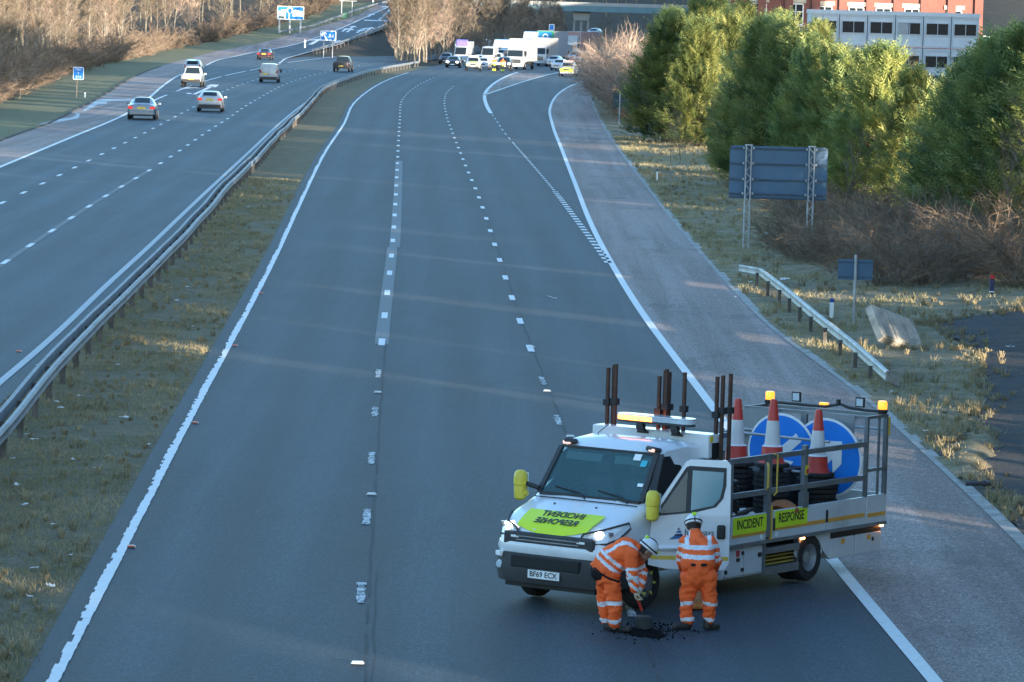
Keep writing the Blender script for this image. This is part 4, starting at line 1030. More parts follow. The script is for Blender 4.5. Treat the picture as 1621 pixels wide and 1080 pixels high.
for (px, py) in ((208, 868), (309, 671.5), (372, 549), (413, 466), (30, 558)):
    g = at(px, py)
    if first is None:
        first = empty('road_stud', (g.x, g.y, .02), 0); MB().box((0, 0, .012), (.13, .12, .024), tp=(.7, .7)).build('casting', M_STUDW, first); MB().box((0, -.05, .018), (.11, .03, .022)).build('reflector', M_STUD, first); o = first
    else: o = copy_tree(first)
    o.location = (g.x, g.y, .022); tag(o, 'red reflecting road stud beside a white edge line', 'road stud', 'red road studs along the edge lines')
first = None
for (px, py) in ((566, 1053), (588, 785), (598, 623), (841, 551), (903, 693), (866, 621)):
    g = at(px, py)
    if first is None:
        first = empty('road_stud', (g.x, g.y, .02), 0); MB().box((0, 0, .014), (.17, .13, .028), tp=(.75, .75)).build('casting', M_STUDW, first); MB().box((0, -.04, .026), (.12, .03, .012)).build('reflector', M_SWHITE, first); o = first
    else: o = copy_tree(first)
    o.location = (g.x, g.y, .022); tag(o, 'pale metal road stud between the lanes', 'road stud', 'white road studs between the lanes')
M_LIT = mat('litter_white', (.62, .62, .6), .6, var=.2)
def scrap(seed, s):
    rnd = random.Random(seed); mb = MB(); n = 4
    vs = [((i/n - .5) * s * 1.5 + rnd.gauss(0, .12*s), (j/n - .5) * s + rnd.gauss(0, .12*s), abs(rnd.gauss(.12*s, .13*s))) for i in range(n+1) for j in range(n+1)]
    mb.add(vs, [(i*(n+1)+j, (i+1)*(n+1)+j, (i+1)*(n+1)+j+1, i*(n+1)+j+1) for i in range(n) for j in range(n) if rnd.random() > .15]); return mb
random.seed(77)
for i, (px, py, s) in enumerate((a, b, c * .5) for a, b, c in ((60,582,.16),(89,640,.16),(97,650,.22),(115,732,.17),(196,665,.24),(42,692,.14),(54,700,.2),(126,630,.14),(234,708,.16),(186,581,.13),(278,479,.18),(297,457,.16),(200,485,.14),(27,773,.2),(39,804,.2),(79,934,.24),(54,905,.15),(47,950,.13),(20,730,.12),(150,745,.1),(84,835,.12),(112,884,.1),(330,430,.14),(360,372,.16),(305,520,.12),(392,330,.16))):
    g = at(px, py); o = scrap(i + 5, s).build('litter', M_LIT); o.location = (g.x, g.y, .05); o.rotation_euler = (0, 0, random.uniform(0, 6)); tag(o, 'scrap of pale litter on the scrubby central reservation', 'litter', 'litter on the central reservation')
for i, (px, py, s) in enumerate((a, b, c * .7) for a, b, c in ((1243,448,.3),(1290,410,.28),(1212,378,.3),(1188,452,.16),(1465,690,.12),(1165,476,.15),(1600,568,.2),(1412,627,.1))):
    g = at(px, py); o = scrap(i + 55, s).build('litter', M_LIT); o.location = (g.x, g.y, ground_h(g.x, g.y) + .1); o.rotation_euler = (0, 0, random.uniform(0, 6)); tag(o, 'scrap of pale litter lying in the right verge grass', 'litter', 'litter on the right verge')
for i, (px, py, s) in enumerate((a, b, c * .8) for a, b, c in ((869,472,.14),(877,474,.12))):
    g = at(px, py); o = scrap(i + 95, s).build('litter', M_LIT); o.location = (g.x, g.y, .03); tag(o, 'bit of white debris lying in the right hand lane', 'litter', 'debris in the lane')
# ------------------------------------------------------------------ vehicles in traffic
def carpaint(name, c, rough=.28, dirt=.25): return mat(name, c, rough, 0, .05, 1.5, coat=.6, dirt=dirt)
C_WHITE = carpaint('white_car_paint', (.36, .375, .39)); C_SILVER = carpaint('grey_blue_car_paint', (.16, .20, .245), .25); C_DARK = carpaint('dark_car_paint', (.014, .017, .022), .35)
C_RED = carpaint('maroon_car_paint', (.03, .010, .013), .4); C_YEL = carpaint('pale_yellow_paint', (.62, .66, .16), .4); C_LIME = mat('fluorescent_lime', (.66, .78, .03), .45, var=.04)
C_LGREY = carpaint('silver_car_paint', (.42, .44, .46), .25)
G_CAR = glass('car_glass', (.012, .018, .022), .12, .03)
M_TYRE = mat('tyre_rubber', (.016, .016, .017), .85, var=.3, vscale=8, dirt=.3); M_RIM = mat('alloy_rim', (.35, .36, .38), .4, .7, var=.15)
M_BLK = mat('black_plastic', (.018, .018, .02), .6, var=.2, dirt=.2); M_LAMPR = mat('red_lamp', (.38, .02, .02), .2, emit=((1, .05, .03), .1)); M_LAMPR2 = mat('red_lamp_unlit', (.3, .015, .018), .2)
M_HEADL = mat('headlamp_lit', (.8, .8, .8), .15, emit=((1, .96, .85), 5)); M_HEADO = mat('headlamp_clear', (.45, .47, .5), .12, .3)
M_PLY = mat('plate_yellow', (.62, .42, .04), .5); M_PLW = mat('plate_white', (.72, .73, .72), .45); M_AMB = mat('amber_lens', (.75, .22, .02), .25, emit=((1, .35, .03), .6)); M_CHROME = mat('chrome_trim', (.5, .5, .52), .2, .9)

def vring(s):                                    # station: y, zb, zbelt, zt, hw, rw
    y, zb, zl, zt, hw, rw = s; tall = zt - zl
    h = [(hw*.8, zb), (hw*.965, zb + .06), (hw, zb*.5 + zl*.5), (hw*.985, zl)]
    if tall > .15: h += [(hw*.985 + (rw - hw*.985) * .6, zl + tall*.6), (rw, zt - .08), (rw - .1, zt - .015), (rw*.45, zt + .012)]
    else: h += [(hw*.97, zl + tall*.3), (hw*.94, zl + tall*.6), (hw*.86, zl + tall*.9), (hw*.4, zt + .012)]
    return [Vector((x, y, z)) for x, z in h] + [Vector((-x, y, z)) for x, z in h[::-1]]
def vat(S, y):
    S = sorted(S)
    if y <= S[0][0]: return S[0]
    for a, b in zip(S[:-1], S[1:]):
        if y <= b[0]:
            t = (y - a[0]) / (b[0] - a[0]); return tuple(p + (q - p) * t for p, q in zip(a, b))
    return S[-1]
def side_pane(S, ya, yb, sgn, lo=.06, hi=.12, m=None, parent=None, name='side_window', cut=0, cutb=0, out=.012):
    vs = []
    for y, f in ((ya, 0), (yb, 1)):
        s = vat(S, y)
        for z in (s[2] + lo, s[3] - hi):
            t = (z - s[2]) / max(.01, s[3] - .08 - s[2]); x = s[4]*.985 + (s[5] - s[4]*.985) * min(1, t)
            vs.append((sgn * (x + out), y + ((cut if f else -cutb) if z > s[2] + lo + .01 else 0), z))
    return MB().add(vs + [(v[0] - sgn*.03, v[1], v[2]) for v in vs], [(0,1,3,2),(4,6,7,5),(0,2,6,4),(1,5,7,3),(0,4,5,1),(2,3,7,6)]).build(name, m or G_CAR, parent)
def screen(S, ya, yb, inset=.1, m=None, parent=None, name='windscreen', out=.014, n=5, z_in=(.04, .04)):
    A, B = vat(S, ya), vat(S, yb); a = Vector((0, ya, A[3])); b = Vector((0, yb, B[3])); d = (b - a); nrm = Vector((0, -d.z, d.y)).normalized()
    if nrm.z < 0: nrm = -nrm
    if abs(d.y) < .02: nrm = Vector((0, math.copysign(1, ya), 0))
    vs = []; L = d.length
    for t, s in ((z_in[0] / L, A), (1 - z_in[1] / L, B)):
        q = a + d * t; w_ = A[5] + (B[5] - A[5]) * t - inset
        for i in range(n + 1): x = -w_ + 2 * w_ * i / n; vs.append(Vector((x, q.y, q.z)) + nrm * (out + .012 * (1 - (x / w_) ** 2)))
    fs = [(i, i+1, n+2+i, n+1+i) for i in range(n)]
    return MB().add(vs, fs).build(name, m or G_CAR, parent, smooth=True)
def wheel(x, y, r, w, parent, sgn, rim=None):
    t = MB().lathe([(r*.6, -w/2), (r*.92, -w/2), (r, -w*.36), (r, w*.36), (r*.92, w/2), (r*.6, w/2)], 20, (x, y, r), 'X', cap=False).build('wheel', M_TYRE, parent, smooth=True)
    m_ = MB().lathe([(r*.62, w*.40*sgn), (r*.56, w*.30*sgn), (r*.2, w*.36*sgn), (r*.12, w*.46*sgn), (0.001, w*.46*sgn)], 14, (x, y, r), 'X', cap=False)
    for k in range(5): a = 2*math.pi*k/5; m_.bar((x + sgn*w*.44, y + r*.12*math.cos(a), r + r*.12*math.sin(a)), (x + sgn*w*.44, y + r*.56*math.cos(a), r + r*.56*math.sin(a)), .05, .025)
    m_.build('rim', rim or M_RIM, t); return t
def wheels(axles, hw, r, parent, w=.2, rim=None):
    for y in axles:
        for s in (-1, 1):
            MB().lathe([(r*1.14, -.02), (r*1.14, .004), (r*1.0, .008)], 20, (s*(hw - .006), y, r + .02), 'X').build('wheel_arch', M_BLK, parent)
            wheel(s*(hw - w*.38), y, r, w, parent, s, rim)
def boxp(name, c, d, m, parent, bevel=.01, rot=None): return MB().box(c, d, rot).build(name, m, parent, bevel=bevel)
CARS = {
 'sedan': dict(S=[(-2.3,.42,.80,.86,.78,.6),(-2.22,.30,.88,1.0,.84,.62),(-1.7,.24,.92,1.04,.90,.64),(-1.55,.24,.93,1.08,.905,.64),(-.85,.22,.94,1.42,.91,.60),(.1,.22,.93,1.44,.91,.60),(.55,.22,.92,1.36,.91,.61),(1.2,.22,.88,.98,.90,.68),(1.9,.26,.76,.84,.87,.62),(2.25,.34,.62,.70,.76,.5),(2.32,.42,.55,.62,.68,.45)], axles=(-1.35,1.42), r=.33, ws=(1.2,.55), rw=(-1.55,-.85), sw=[(-.95,-.1),(-.03,.75)], hl=.64, tl=.80),
 'hatch': dict(S=[(-2.1,.42,.82,.9,.78,.6),(-2.05,.30,.92,1.05,.85,.62),(-1.95,.24,.95,1.12,.89,.62),(-1.5,.22,.96,1.40,.90,.60),(-.7,.22,.95,1.46,.90,.61),(.2,.22,.93,1.45,.90,.61),(.6,.22,.92,1.36,.9,.61),(1.2,.22,.90,1.0,.89,.68),(1.75,.26,.80,.88,.86,.62),(2.05,.34,.66,.74,.76,.5),(2.12,.42,.58,.64,.68,.45)], axles=(-1.25,1.32), r=.33, ws=(1.2,.6), rw=(-1.95,-1.5), sw=[(-1.35,-.75),(-.68,.05),(.12,.8)], hl=.68, tl=.90),
 'suv': dict(S=[(-2.2,.5,.95,1.02,.84,.66),(-2.15,.36,1.02,1.15,.9,.68),(-2.02,.30,1.05,1.2,.93,.68),(-1.72,.28,1.06,1.6,.94,.66),(-.8,.28,1.05,1.70,.94,.67),(.2,.28,1.04,1.68,.94,.67),(.6,.28,1.03,1.58,.94,.66),(1.15,.28,1.02,1.14,.93,.74),(1.8,.3,.95,1.04,.9,.7),(2.15,.36,.78,.9,.82,.6),(2.22,.44,.68,.76,.74,.5)], axles=(-1.32,1.38), r=.37, ws=(1.15,.6), rw=(-2.02,-1.72), sw=[(-1.6,-.9),(-.83,-.02),(.05,.78)], hl=.84, tl=1.05),
 'pickup': dict(S=[(-2.55,.55,1.04,1.06,.86,.8),(-2.5,.46,1.06,1.08,.91,.84),(-.75,.42,1.06,1.1,.92,.84),(-.7,.40,1.07,1.3,.92,.7),(-.55,.40,1.08,1.76,.92,.66),(.3,.38,1.07,1.80,.92,.67),(.55,.38,1.06,1.72,.92,.67),(1.1,.38,1.05,1.18,.92,.76),(2.0,.4,.98,1.06,.9,.7),(2.45,.46,.8,.9,.84,.6),(2.55,.52,.72,.78,.76,.5)], axles=(-1.55,1.6), r=.39, ws=(1.1,.55), rw=(-.74,-.55), sw=[(-.5,.1),(.16,.75)], hl=.86, tl=.9),
 'small_van': dict(S=[(-2.15,.42,1.0,1.72,.84,.72),(-2.1,.32,1.02,1.80,.89,.75),(-1.0,.26,1.03,1.84,.91,.77),(.5,.26,1.02,1.82,.91,.75),(.75,.26,1.01,1.72,.91,.74),(1.4,.26,1.0,1.14,.9,.74),(1.9,.3,.9,1.0,.87,.7),(2.15,.38,.74,.84,.8,.6),(2.2,.44,.66,.74,.74,.5)], axles=(-1.3,1.42), r=.33, ws=(1.4,.75), rw=None, sw=[(.1,1.0)], hl=.84, tl=1.05),
 'big_van': dict(S=[(-2.8,.5,1.15,2.4,.92,.8),(-2.75,.4,1.18,2.5,.98,.84),(-1.0,.34,1.2,2.55,1.0,.86),(1.0,.34,1.2,2.52,1.0,.84),(1.35,.34,1.2,2.34,1.0,.82),(2.1,.34,1.16,1.36,.98,.84),(2.6,.36,.98,1.12,.94,.74),(2.8,.44,.8,.92,.86,.6),(2.85,.5,.7,.8,.78,.5)], axles=(-1.75,1.85), r=.36, ws=(2.1,1.35), rw=None, sw=[(.85,1.65)], hl=.96, tl=1.1)}
def vehicle(kind, paint, px, py, rz, label, cat, lit=False, brake=False, name=None, sc_=1.0, surf=gz, plate=True, parent=None, loc=None, mirror=True, lower=None):
    P = CARS[kind]; S = [tuple(s) for s in P['S']]; g = loc or at(px, py, surf=surf)
    nm = name or {'sedan': 'saloon_car', 'hatch': 'estate_car', 'suv': 'suv', 'pickup': 'pickup_truck', 'small_van': 'van', 'big_van': 'van'}[kind]
    back = abs(rz) < 1.2; L2 = abs(S[0][0]) if back else S[-1][0]
    r = empty(nm, (g.x + (0 if back else 0), g.y + L2 * .92 * sc_, (surf(g.y) if not loc else g.z) + .012), rz, label, cat); r.scale = (sc_,) * 3
    MB().loft([vring(s) for s in S]).build('body', paint, r, smooth=True)
    hw = max(s[4] for s in S); wheels(P['axles'], hw, P['r'], r)
    screen(S, P['ws'][0], P['ws'][1], parent=r)
    if P['rw']: screen(S, P['rw'][0], P['rw'][1], parent=r, name='rear_window', inset=.12)
    for a, b in P['sw']:
        for s in (-1, 1): side_pane(S, a, b, s, parent=r, cut=-.28 if b > .7 else 0, cutb=-.12 if (a < -.9 and kind != 'pickup') else 0)
    y0, y1 = S[0][0], S[-1][0]; f_ = vat(S, y1 - .12); q_ = vat(S, y0 + .06)
    boxp('rear_bumper', (0, y0 + .06, q_[1] + .12), (q_[4]*1.86, .18, .24), M_BLK if kind in ('pickup', 'small_van', 'big_van', 'suv') or lower else paint, r, .03)
    boxp('diffuser', (0, y0 + .05, q_[1] + .0), (q_[4]*1.5, .16, .12), M_BLK, r, .02)
    boxp('front_bumper', (0, y1 - .05, f_[1] + .1), (f_[4]*1.8, .16, .22), M_BLK if kind in ('pickup', 'big_van', 'small_van') or lower else paint, r, .03)
    boxp('grille', (0, y1 - .02, P['hl'] - .05), (.7, .1, .16), M_BLK, r, .02)
    for s in (-1, 1):
        boxp('headlight', (s*(f_[4] - .16), y1 - .10, P['hl'] + .04), (.3, .16, .15), M_HEADL if lit else M_HEADO, r, .03, (0, 0, -s*.35))
        tlx = hw - .17 if kind not in ('big_van', 'small_van') else hw - .1
        boxp('tail_light', (s*(tlx - .02), y0 + .05, P['tl']), (.32, .14, .17) if kind in ('sedan', 'hatch') else (.14, .12, .36), M_LAMPR if brake else M_LAMPR2, r, .03, (0, 0, s*.2))
        if mirror:
            s_ = vat(S, P['ws'][0] - .35); boxp('wing_mirror', (s*(s_[4] + .12), P['ws'][0] - .4, s_[2] + .1), (.2, .12, .15) if 'van' not in kind else (.2, .12, .28), paint if 'van' not in kind else M_BLK, r, .03)
    boxp('rear_plate', (0 if kind != 'small_van' else -.35, y0 - .015, P['tl'] - (.02 if kind in ('sedan', 'hatch') else .22)), (.52, .03, .13), M_PLY, r, 0)
    boxp('front_plate', (0, y1 + .025, P['hl'] - .26), (.52, .03, .12), M_PLW, r, 0)
    if 'van' in kind:
        m_ = MB().box((0, y0 - .012, (S[1][3] + S[1][1]) / 2 + .1), (.02, .02, S[1][3] - S[1][1] - .4))
        for s in (-1, 1): m_.box((s*.66, y0 - .01, S[1][3] - .45), (.08, .03, .08)); m_.box((s*.66, y0 - .01, 1.0), (.08, .03, .08))
        m_.build('door_seam', M_BLK, r)
    if kind == 'pickup': boxp('tailgate', (0, y0 - .01, .93), (1.5, .04, .42), paint, r, .02); MB().box((0, -1.6, 1.12), (1.5, 1.7, .03)).build('load_bed', M_BLK, r)
    return r
def tangent(fn, Y): return -math.atan((fn(Y + 6) - fn(Y - 6)) / 12)
def hd(fn, px, py): return tangent(fn, at(px, py).y)
V = vehicle
V('sedan', C_SILVER, 222, 190, hd(LB, 224, 190), 'silver grey saloon with lit red tail lamps in the nearest left lane', 'car', brake=True)
V('hatch', C_WHITE, 330.5, 177.5, hd(LA, 332, 177), 'white estate car with black diffuser in the middle left lane', 'car', brake=True, lower=True)
p = V('pickup', C_WHITE, 302.5, 138, hd(LB, 303, 138) - .02, 'white pickup truck with high red brake lamp in front of a white car', 'pickup truck'); boxp('brake_light', (0, -.52, 1.77), (.4, .06, .06), mat('brake_lamp_lit', (.7, .05, .03), .3, emit=((1, .12, .05), 3)), p, 0)
V('suv', C_WHITE, 304, 121.5, hd(LB, 303, 121), 'white car mostly hidden ahead of the white pickup truck', 'car')
V('small_van', C_WHITE, 425, 131, hd(LA, 425, 131), 'white panel van with yellow number plate in the left carriageway', 'van')
V('sedan', C_RED, 418.5, 95, hd(LC, 421, 95), 'dark maroon saloon with bright tail lamps near the slip road', 'car', brake=True)
V('suv', C_WHITE, 438, 82, hd(LE, 438, 84) - .1, 'white hatchback driving up towards the slip road', 'car')
V('pickup', C_DARK, 542, 114.5, hd(LA, 543, 114) - .05, 'black pickup truck alone in the outer left lane', 'pickup truck')
V('small_van', C_WHITE, 647, 83.5, -.42, 'small white van far along the left carriageway by the copse', 'van')
V('suv', C_WHITE, 773, 78, -.4, 'white car beyond the queue behind the white lorry', 'car')
V('small_van', C_WHITE, 624, 10.5, -.2, 'white van at the top of the slip road', 'van', surf=sz, sc_=1.1)
# highway maintenance truck with chevron tail
g = at(717, 76.5); r = empty('maintenance_truck', (g.x, g.y + 2.5, .012), -.42, 'white works truck with orange chevron tail panel beyond the barrier', 'truck')
boxp('cab', (0, 1.9, 1.35), (1.9, 1.5, 1.9), C_WHITE, r, .12); boxp('body', (0, -.6, 1.45), (2.0, 3.4, 1.9), C_WHITE, r, .04); boxp('chassis', (0, -.3, .5), (1.6, 5, .3), M_BLK, r)
boxp('tail_panel', (0, -2.34, 1.5), (1.96, .04, 1.8), mat('chevron_orange', (.8, .30, .10), .5), r, 0)
ch = MB()
for k in range(5):
    for s in (-1, 1): ch.prism([(0, -1.1 + k*.42), (s*.96, -1.8 + k*.42), (s*.96, -1.6 + k*.42), (0, -.9 + k*.42)], .02, frame((0, -2.38, 1.62), (1, 0, 0), (0, 0, 1)))
zlo = [max(.62, min(2.38, v[2])) for v in ch.v]; ch.v = [(v[0], v[1], z) for v, z in zip(ch.v, zlo)]
ch.build('chevron', mat('chevron_red', (.6, .06, .03), .5), r); wheels((-1.4, 1.8), .97, .36, r); boxp('bumper', (0, -2.36, .5), (1.9, .1, .16), M_PLY, r)
for s in (-1, 1): boxp('wing_mirror', (s*1.1, 2.2, 1.7), (.18, .1, .35), M_BLK, r)
# --- the queue, facing the camera
PI = math.pi
V('hatch', C_DARK, 717.5, 107.5, PI - .06, 'dark blue car with dazzling headlights at the left front of the queue', 'car', lit=True)
r = V('big_van', C_WHITE, 732, 103.5, PI - .16, 'tall white van with purple roof board at the queue\'s left', 'van'); boxp('roof_board', (0, .7, 2.95), (1.5, .5, .7), mat('purple_board', (.20, .16, .55), .5), r, .04, (-.5, 0, 0)); boxp('body_box', (0, -1.0, 2.3), (2.0, 3.4, 1.6), C_WHITE, r, .05)
r = V('suv', C_WHITE, 749, 112.5, PI - .02, 'traffic officer patrol car with pale yellow bonnet heading the queue', 'patrol car', lower=True)
def bonnet_wrap(r, kind, m, ya, yb):
    S = CARS[kind]['S']; rows = []
    for i in range(7):
        y = ya + (yb - ya) * i / 6; s = vat(S, y); rows.append([Vector((s[4]*.95*x, y + .01 * (i == 6), s[3] + .022 - .03 * x * x - .06 * abs(x) ** 5)) for x in (-1, -.6, -.2, .2, .6, 1)])
    MB().loft(rows, closed=False).build('bonnet', m, r, smooth=True)
bonnet_wrap(r, 'suv', C_YEL, 1.2, 2.2); boxp('light_bar', (0, .1, 1.78), (1.3, .28, .12), M_SWHITE, r, .03)
for s in (-1, 1): boxp('bonnet_badge', (s*.22, 1.95, 1.03), (.16, .1, .03), M_BLK, r, 0); boxp('front_panel', (s*.62, 2.17, .78), (.46, .12, .3), C_YEL, r, .04)
V('hatch', C_LGREY, 765, 110, PI - .08, 'small silver car tucked beside the yellow bonneted patrol car', 'car')
V('big_van', C_WHITE, 774, 104.5, PI - .12, 'white van behind the two officers in the queue', 'van')
V('small_van', C_WHITE, 791, 99, PI - .15, 'white van roof peeping over the black jeep', 'van')
V('suv', C_LGREY, 800, 94.5, PI - .2, 'pale car half hidden left of the first white lorry', 'car')
V('suv', C_DARK, 798, 112.5, PI - .05, 'black off road car with headlights on behind the officers', 'car', lit=True)
def lorry(px, py, rz, label, box, boxm, cabm=C_WHITE, H=3.7, L=7.0, top=None, W=2.45, artic=False):
    g = at(px, py); r = empty('lorry', (g.x, g.y, .012), rz, label, 'lorry'); ch_ = 1.0; cl = 1.75; ct = 2.75 if not artic else 3.6
    S = [(-cl, .75, 1.5, ct, 1.14, 1.05), (-.5, .6, 1.5, ct, 1.16, 1.05), (-.28, .55, 1.5, ct - .05, 1.17, 1.04), (-.02, .5, 1.5, 1.72, 1.16, 1.06), (.06, .45, 1.3, 1.45, 1.13, 1.0), (.1, .42, .9, 1.0, 1.08, .9)]
    MB().loft([vring(s) for s in S]).build('cab', cabm, r, smooth=True)
    MB().add([(-1.0, .035, 1.62), (1.0, .035, 1.62), (.94, -.17, 2.42), (-.94, -.17, 2.42), (-1.0, .0, 1.62), (1.0, .0, 1.62), (.94, -.22, 2.42), (-.94, -.22, 2.42)], [(0,1,2,3), (4,7,6,5), (0,4,5,1), (2,6,7,3), (1,5,6,2), (0,3,7,4)]).build('windscreen', G_CAR, r)
    if not artic: MB().prism([(-.05, 0), (-cl, 0), (-cl, H - ct - .05), (-1.1, H - ct - .15)], 2.0, frame((1.0, 0, ct - .06), (0, 1, 0), (0, 0, 1))).build('wind_deflector', cabm, r, bevel=.06) if H - ct > .5 else None
    boxp('grille', (0, .11, 1.02), (1.5, .05, .5), M_BLK, r, .03); sl2 = MB()
    for k in range(3): sl2.box((0, .145, .9 + k*.13), (1.4, .02, .035))
    sl2.build('grille_slats', M_CHROME, r); boxp('bumper', (0, .1, .5), (2.3, .22, .34), cabm if not artic else M_BLK, r, .05)
    for s in (-1, 1):
        boxp('headlight', (s*.92, .19, .58), (.36, .06, .17), M_HEADO, r, .02); boxp('wing_mirror', (s*1.36, -.12, 2.05), (.2, .14, .55), M_BLK, r, .03)
        MB().add([(s*1.165, -.3, 1.62), (s*1.165, -1.15, 1.62), (s*1.10, -1.15, 2.35), (s*1.10, -.42, 2.35)], [(0,1,2,3)]).build('side_window', G_CAR, r)
    boxp('front_plate', (0, .225, .46), (.52, .02, .12), M_PLW, r, 0)
    bl = MB().box((0, -cl - .1 - L/2, (1.0 + H)/2), (W, L, H - 1.0)); b = bl.build('cargo_box', boxm, r, bevel=.04)
    tr = MB()
    for s in (-1, 1):
        tr.box((s*(W/2 - .05), -cl - .08 - L/2, H - .02), (.1, L + .06, .1)); tr.box((s*(W/2 - .04), -cl - .08, (1.0 + H)/2), (.1, .06, H - 1))
    tr.box((0, -cl - .08, H - .02), (W, .06, .1)); tr.build('box_frame', C_WHITE, b)
    if top is not None: top(b, r, cl, H, W)
    MB().box((0, -cl - L/2, .8), (1.0, L + 1.4, .25)).build('chassis', M_BLK, r)
    for y in ([-.9, -L*.55 - cl, -L*.55 - cl - 1.2] if L > 7.5 else [-.9, -L*.66 - cl]):
        for s in (-1, 1): wheel(s*1.05, y, .46, .3, r, s)
    sk = MB()
    for s in (-1, 1): sk.box((s*1.15, -cl - L*.3, .72), (.06, L*.4, .42))
    sk.build('side_guard', M_BLK, r); return r
M_BOXW = mat('lorry_box_white', (.29, .29, .295), .45, var=.05, dirt=.3); M_BOXC = mat('lorry_curtain_grey', (.26, .28, .31), .55, var=.08, dirt=.3); M_BOXP = mat('lorry_curtain_pink', (.34, .19, .17), .55, var=.1)
lorry(815, 110, PI - .20, 'first white box lorry with big windscreen in the queue', 1, M_BOXW, H=3.85, L=6.4)
lorry(851, 104.5, PI - .22, 'white lorry with tall plain front in front of the green fronted trailer', 1, M_BOXW, H=3.75, L=5.4)
def gtop(b, r, cl, H, W):
    boxp('headboard', (0, -cl - .04, H - .65), (W, .06, 1.3), mat('headboard_green', (.03, .22, .12), .5), b, 0); boxp('headboard_panel', (0.1, -cl + .0, H - .62), (W - .5, .06, 1.0), mat('headboard_blue', (.01, .16, .36), .5), b, 0)
    a_ = MB()
    for q in range(12):
        t0, t1 = PI*q/12, PI*(q + 1)/12; a_.prism([(.42*math.cos(t0), .42*math.sin(t0)), (.42*math.cos(t1), .42*math.sin(t1)), (.3*math.cos(t1), .3*math.sin(t1)), (.3*math.cos(t0), .3*math.sin(t0))], .02, frame((0, -cl + .04, H - .8), (-1, 0, 0), (0, 0, 1)))
    a_.box((0, -cl + .04, H - .98), (1.1, .02, .16)); a_.build('headboard_emblem', M_SWHITE, b)
lorry(858, 101.5, PI - .22, 'tall grey curtain trailer with green and blue headboard in the queue', 1, M_BOXC, H=4.6, L=9.5, top=gtop)
V('big_van', C_WHITE, 892, 96.5, PI - .2, 'white van between the green trailer and the pink trailer', 'van')
lorry(902, 93, PI - .24, 'large white articulated cab pulling a pink curtain trailer', 1, M_BOXP, H=4.2, L=12, artic=True)
g = at(936, 88); r = empty('car_transporter', (g.x, g.y, .012), PI - .28, 'car transporter loaded with two tiers behind the pink trailer', 'lorry')
boxp('cab', (0, -.8, 1.6), (2.4, 1.8, 2.2), mat('transporter_red', (.3, .06, .06), .4), r, .1); boxp('windscreen', (0, .11, 2.0), (2.0, .03, .8), G_CAR, r, 0); boxp('bumper', (0, .14, .6), (2.3, .1, .3), M_BLK, r)
dk = MB(); [dk.box((0, -5, z), (2.4, 9, .15)) for z in (1.1, 3.0)]; [dk.bar((s*1.15, y, .9), (s*1.15, y, 3.3), .12) for s in (-1, 1) for y in (-1.2, -4.5, -8)]; dk.build('deck', mat('transporter_frame', (.35, .1, .09), .5), r)
for y in (-.8, -5.5, -6.8):
    for s in (-1, 1): wheel(s*1.05, y, .45, .3, r, s)
q = r.location + Vector((.5, 1.5, 3.08)); V('hatch', C_WHITE, 0, 0, PI - .28, 'white car riding on the transporter\'s upper deck', 'car', loc=q)
V('big_van', C_WHITE, 943, 91, PI - .25, 'white van top showing behind the pink shrubs', 'van')
r = V('suv', C_WHITE, 900, 121.5, PI - .12, 'police car with fluorescent yellow front at the slip road queue', 'police car', lit=False); bonnet_wrap(r, 'suv', C_LIME, 1.75, 2.21); boxp('light_bar', (0, .1, 1.79), (1.3, .3, .13), mat('pink_light_bar', (.7, .35, .3), .4), r, .03); boxp('front_panel', (0, 2.2, .62), (1.5, .12, .2), C_LIME, r, .03)
for s in (-1, 1): boxp('front_panel', (s*.6, 2.17, .84), (.4, .14, .22), C_LIME, r, .04)
V('sedan', C_WHITE, 918, 115.5, PI - .18, 'white car just behind the police car', 'car'); V('sedan', C_DARK, 911, 110, PI - .2, 'dark car roof above the police car light bar', 'car')
V('big_van', C_LGREY, 931, 109, PI - .2, 'silver people carrier at the shrub end of the queue', 'van', sc_=.78)
V('hatch', C_WHITE, 936, 121, PI - .2, 'white hatchback in front of the shrubs, right of the police car', 'car'); V('sedan', C_RED, 951, 118.5, PI - .25, 'maroon car half hidden by the pink shrubs', 'car')

for (px, py, rz, kd, pt, lab) in ((706, 101.5, PI - .06, 'hatch', C_RED, 'maroon hatchback behind the car with dazzling headlights'), (757, 105, PI - .1, 'hatch', C_WHITE, 'white car showing between the two tall white vans'), (786, 104.5, PI - .1, 'suv', C_LGREY, 'silver car behind the officers in the queue'), (830, 99, PI - .2, 'suv', C_DARK, 'dark car in the gap between the two white lorries'),
                              (878, 106, PI - .2, 'hatch', C_WHITE, 'white car beside the green fronted trailer'), (887, 112, PI - .2, 'sedan', C_LGREY, 'silver saloon just left of the police car'), (922, 104, PI - .22, 'small_van', C_WHITE, 'small white van above the white hatchback by the shrubs'), (912, 100, PI - .22, 'suv', C_SILVER, 'grey car in front of the pink trailer'), (934, 101, PI - .25, 'suv', C_DARK, 'dark car between the small white van and the transporter'), (868, 95, PI - .2, 'big_van', C_WHITE, 'white van roof behind the white lorry with plain front')):
    V(kd, pt, px, py, rz, lab, 'van' if 'van' in kd else 'car')
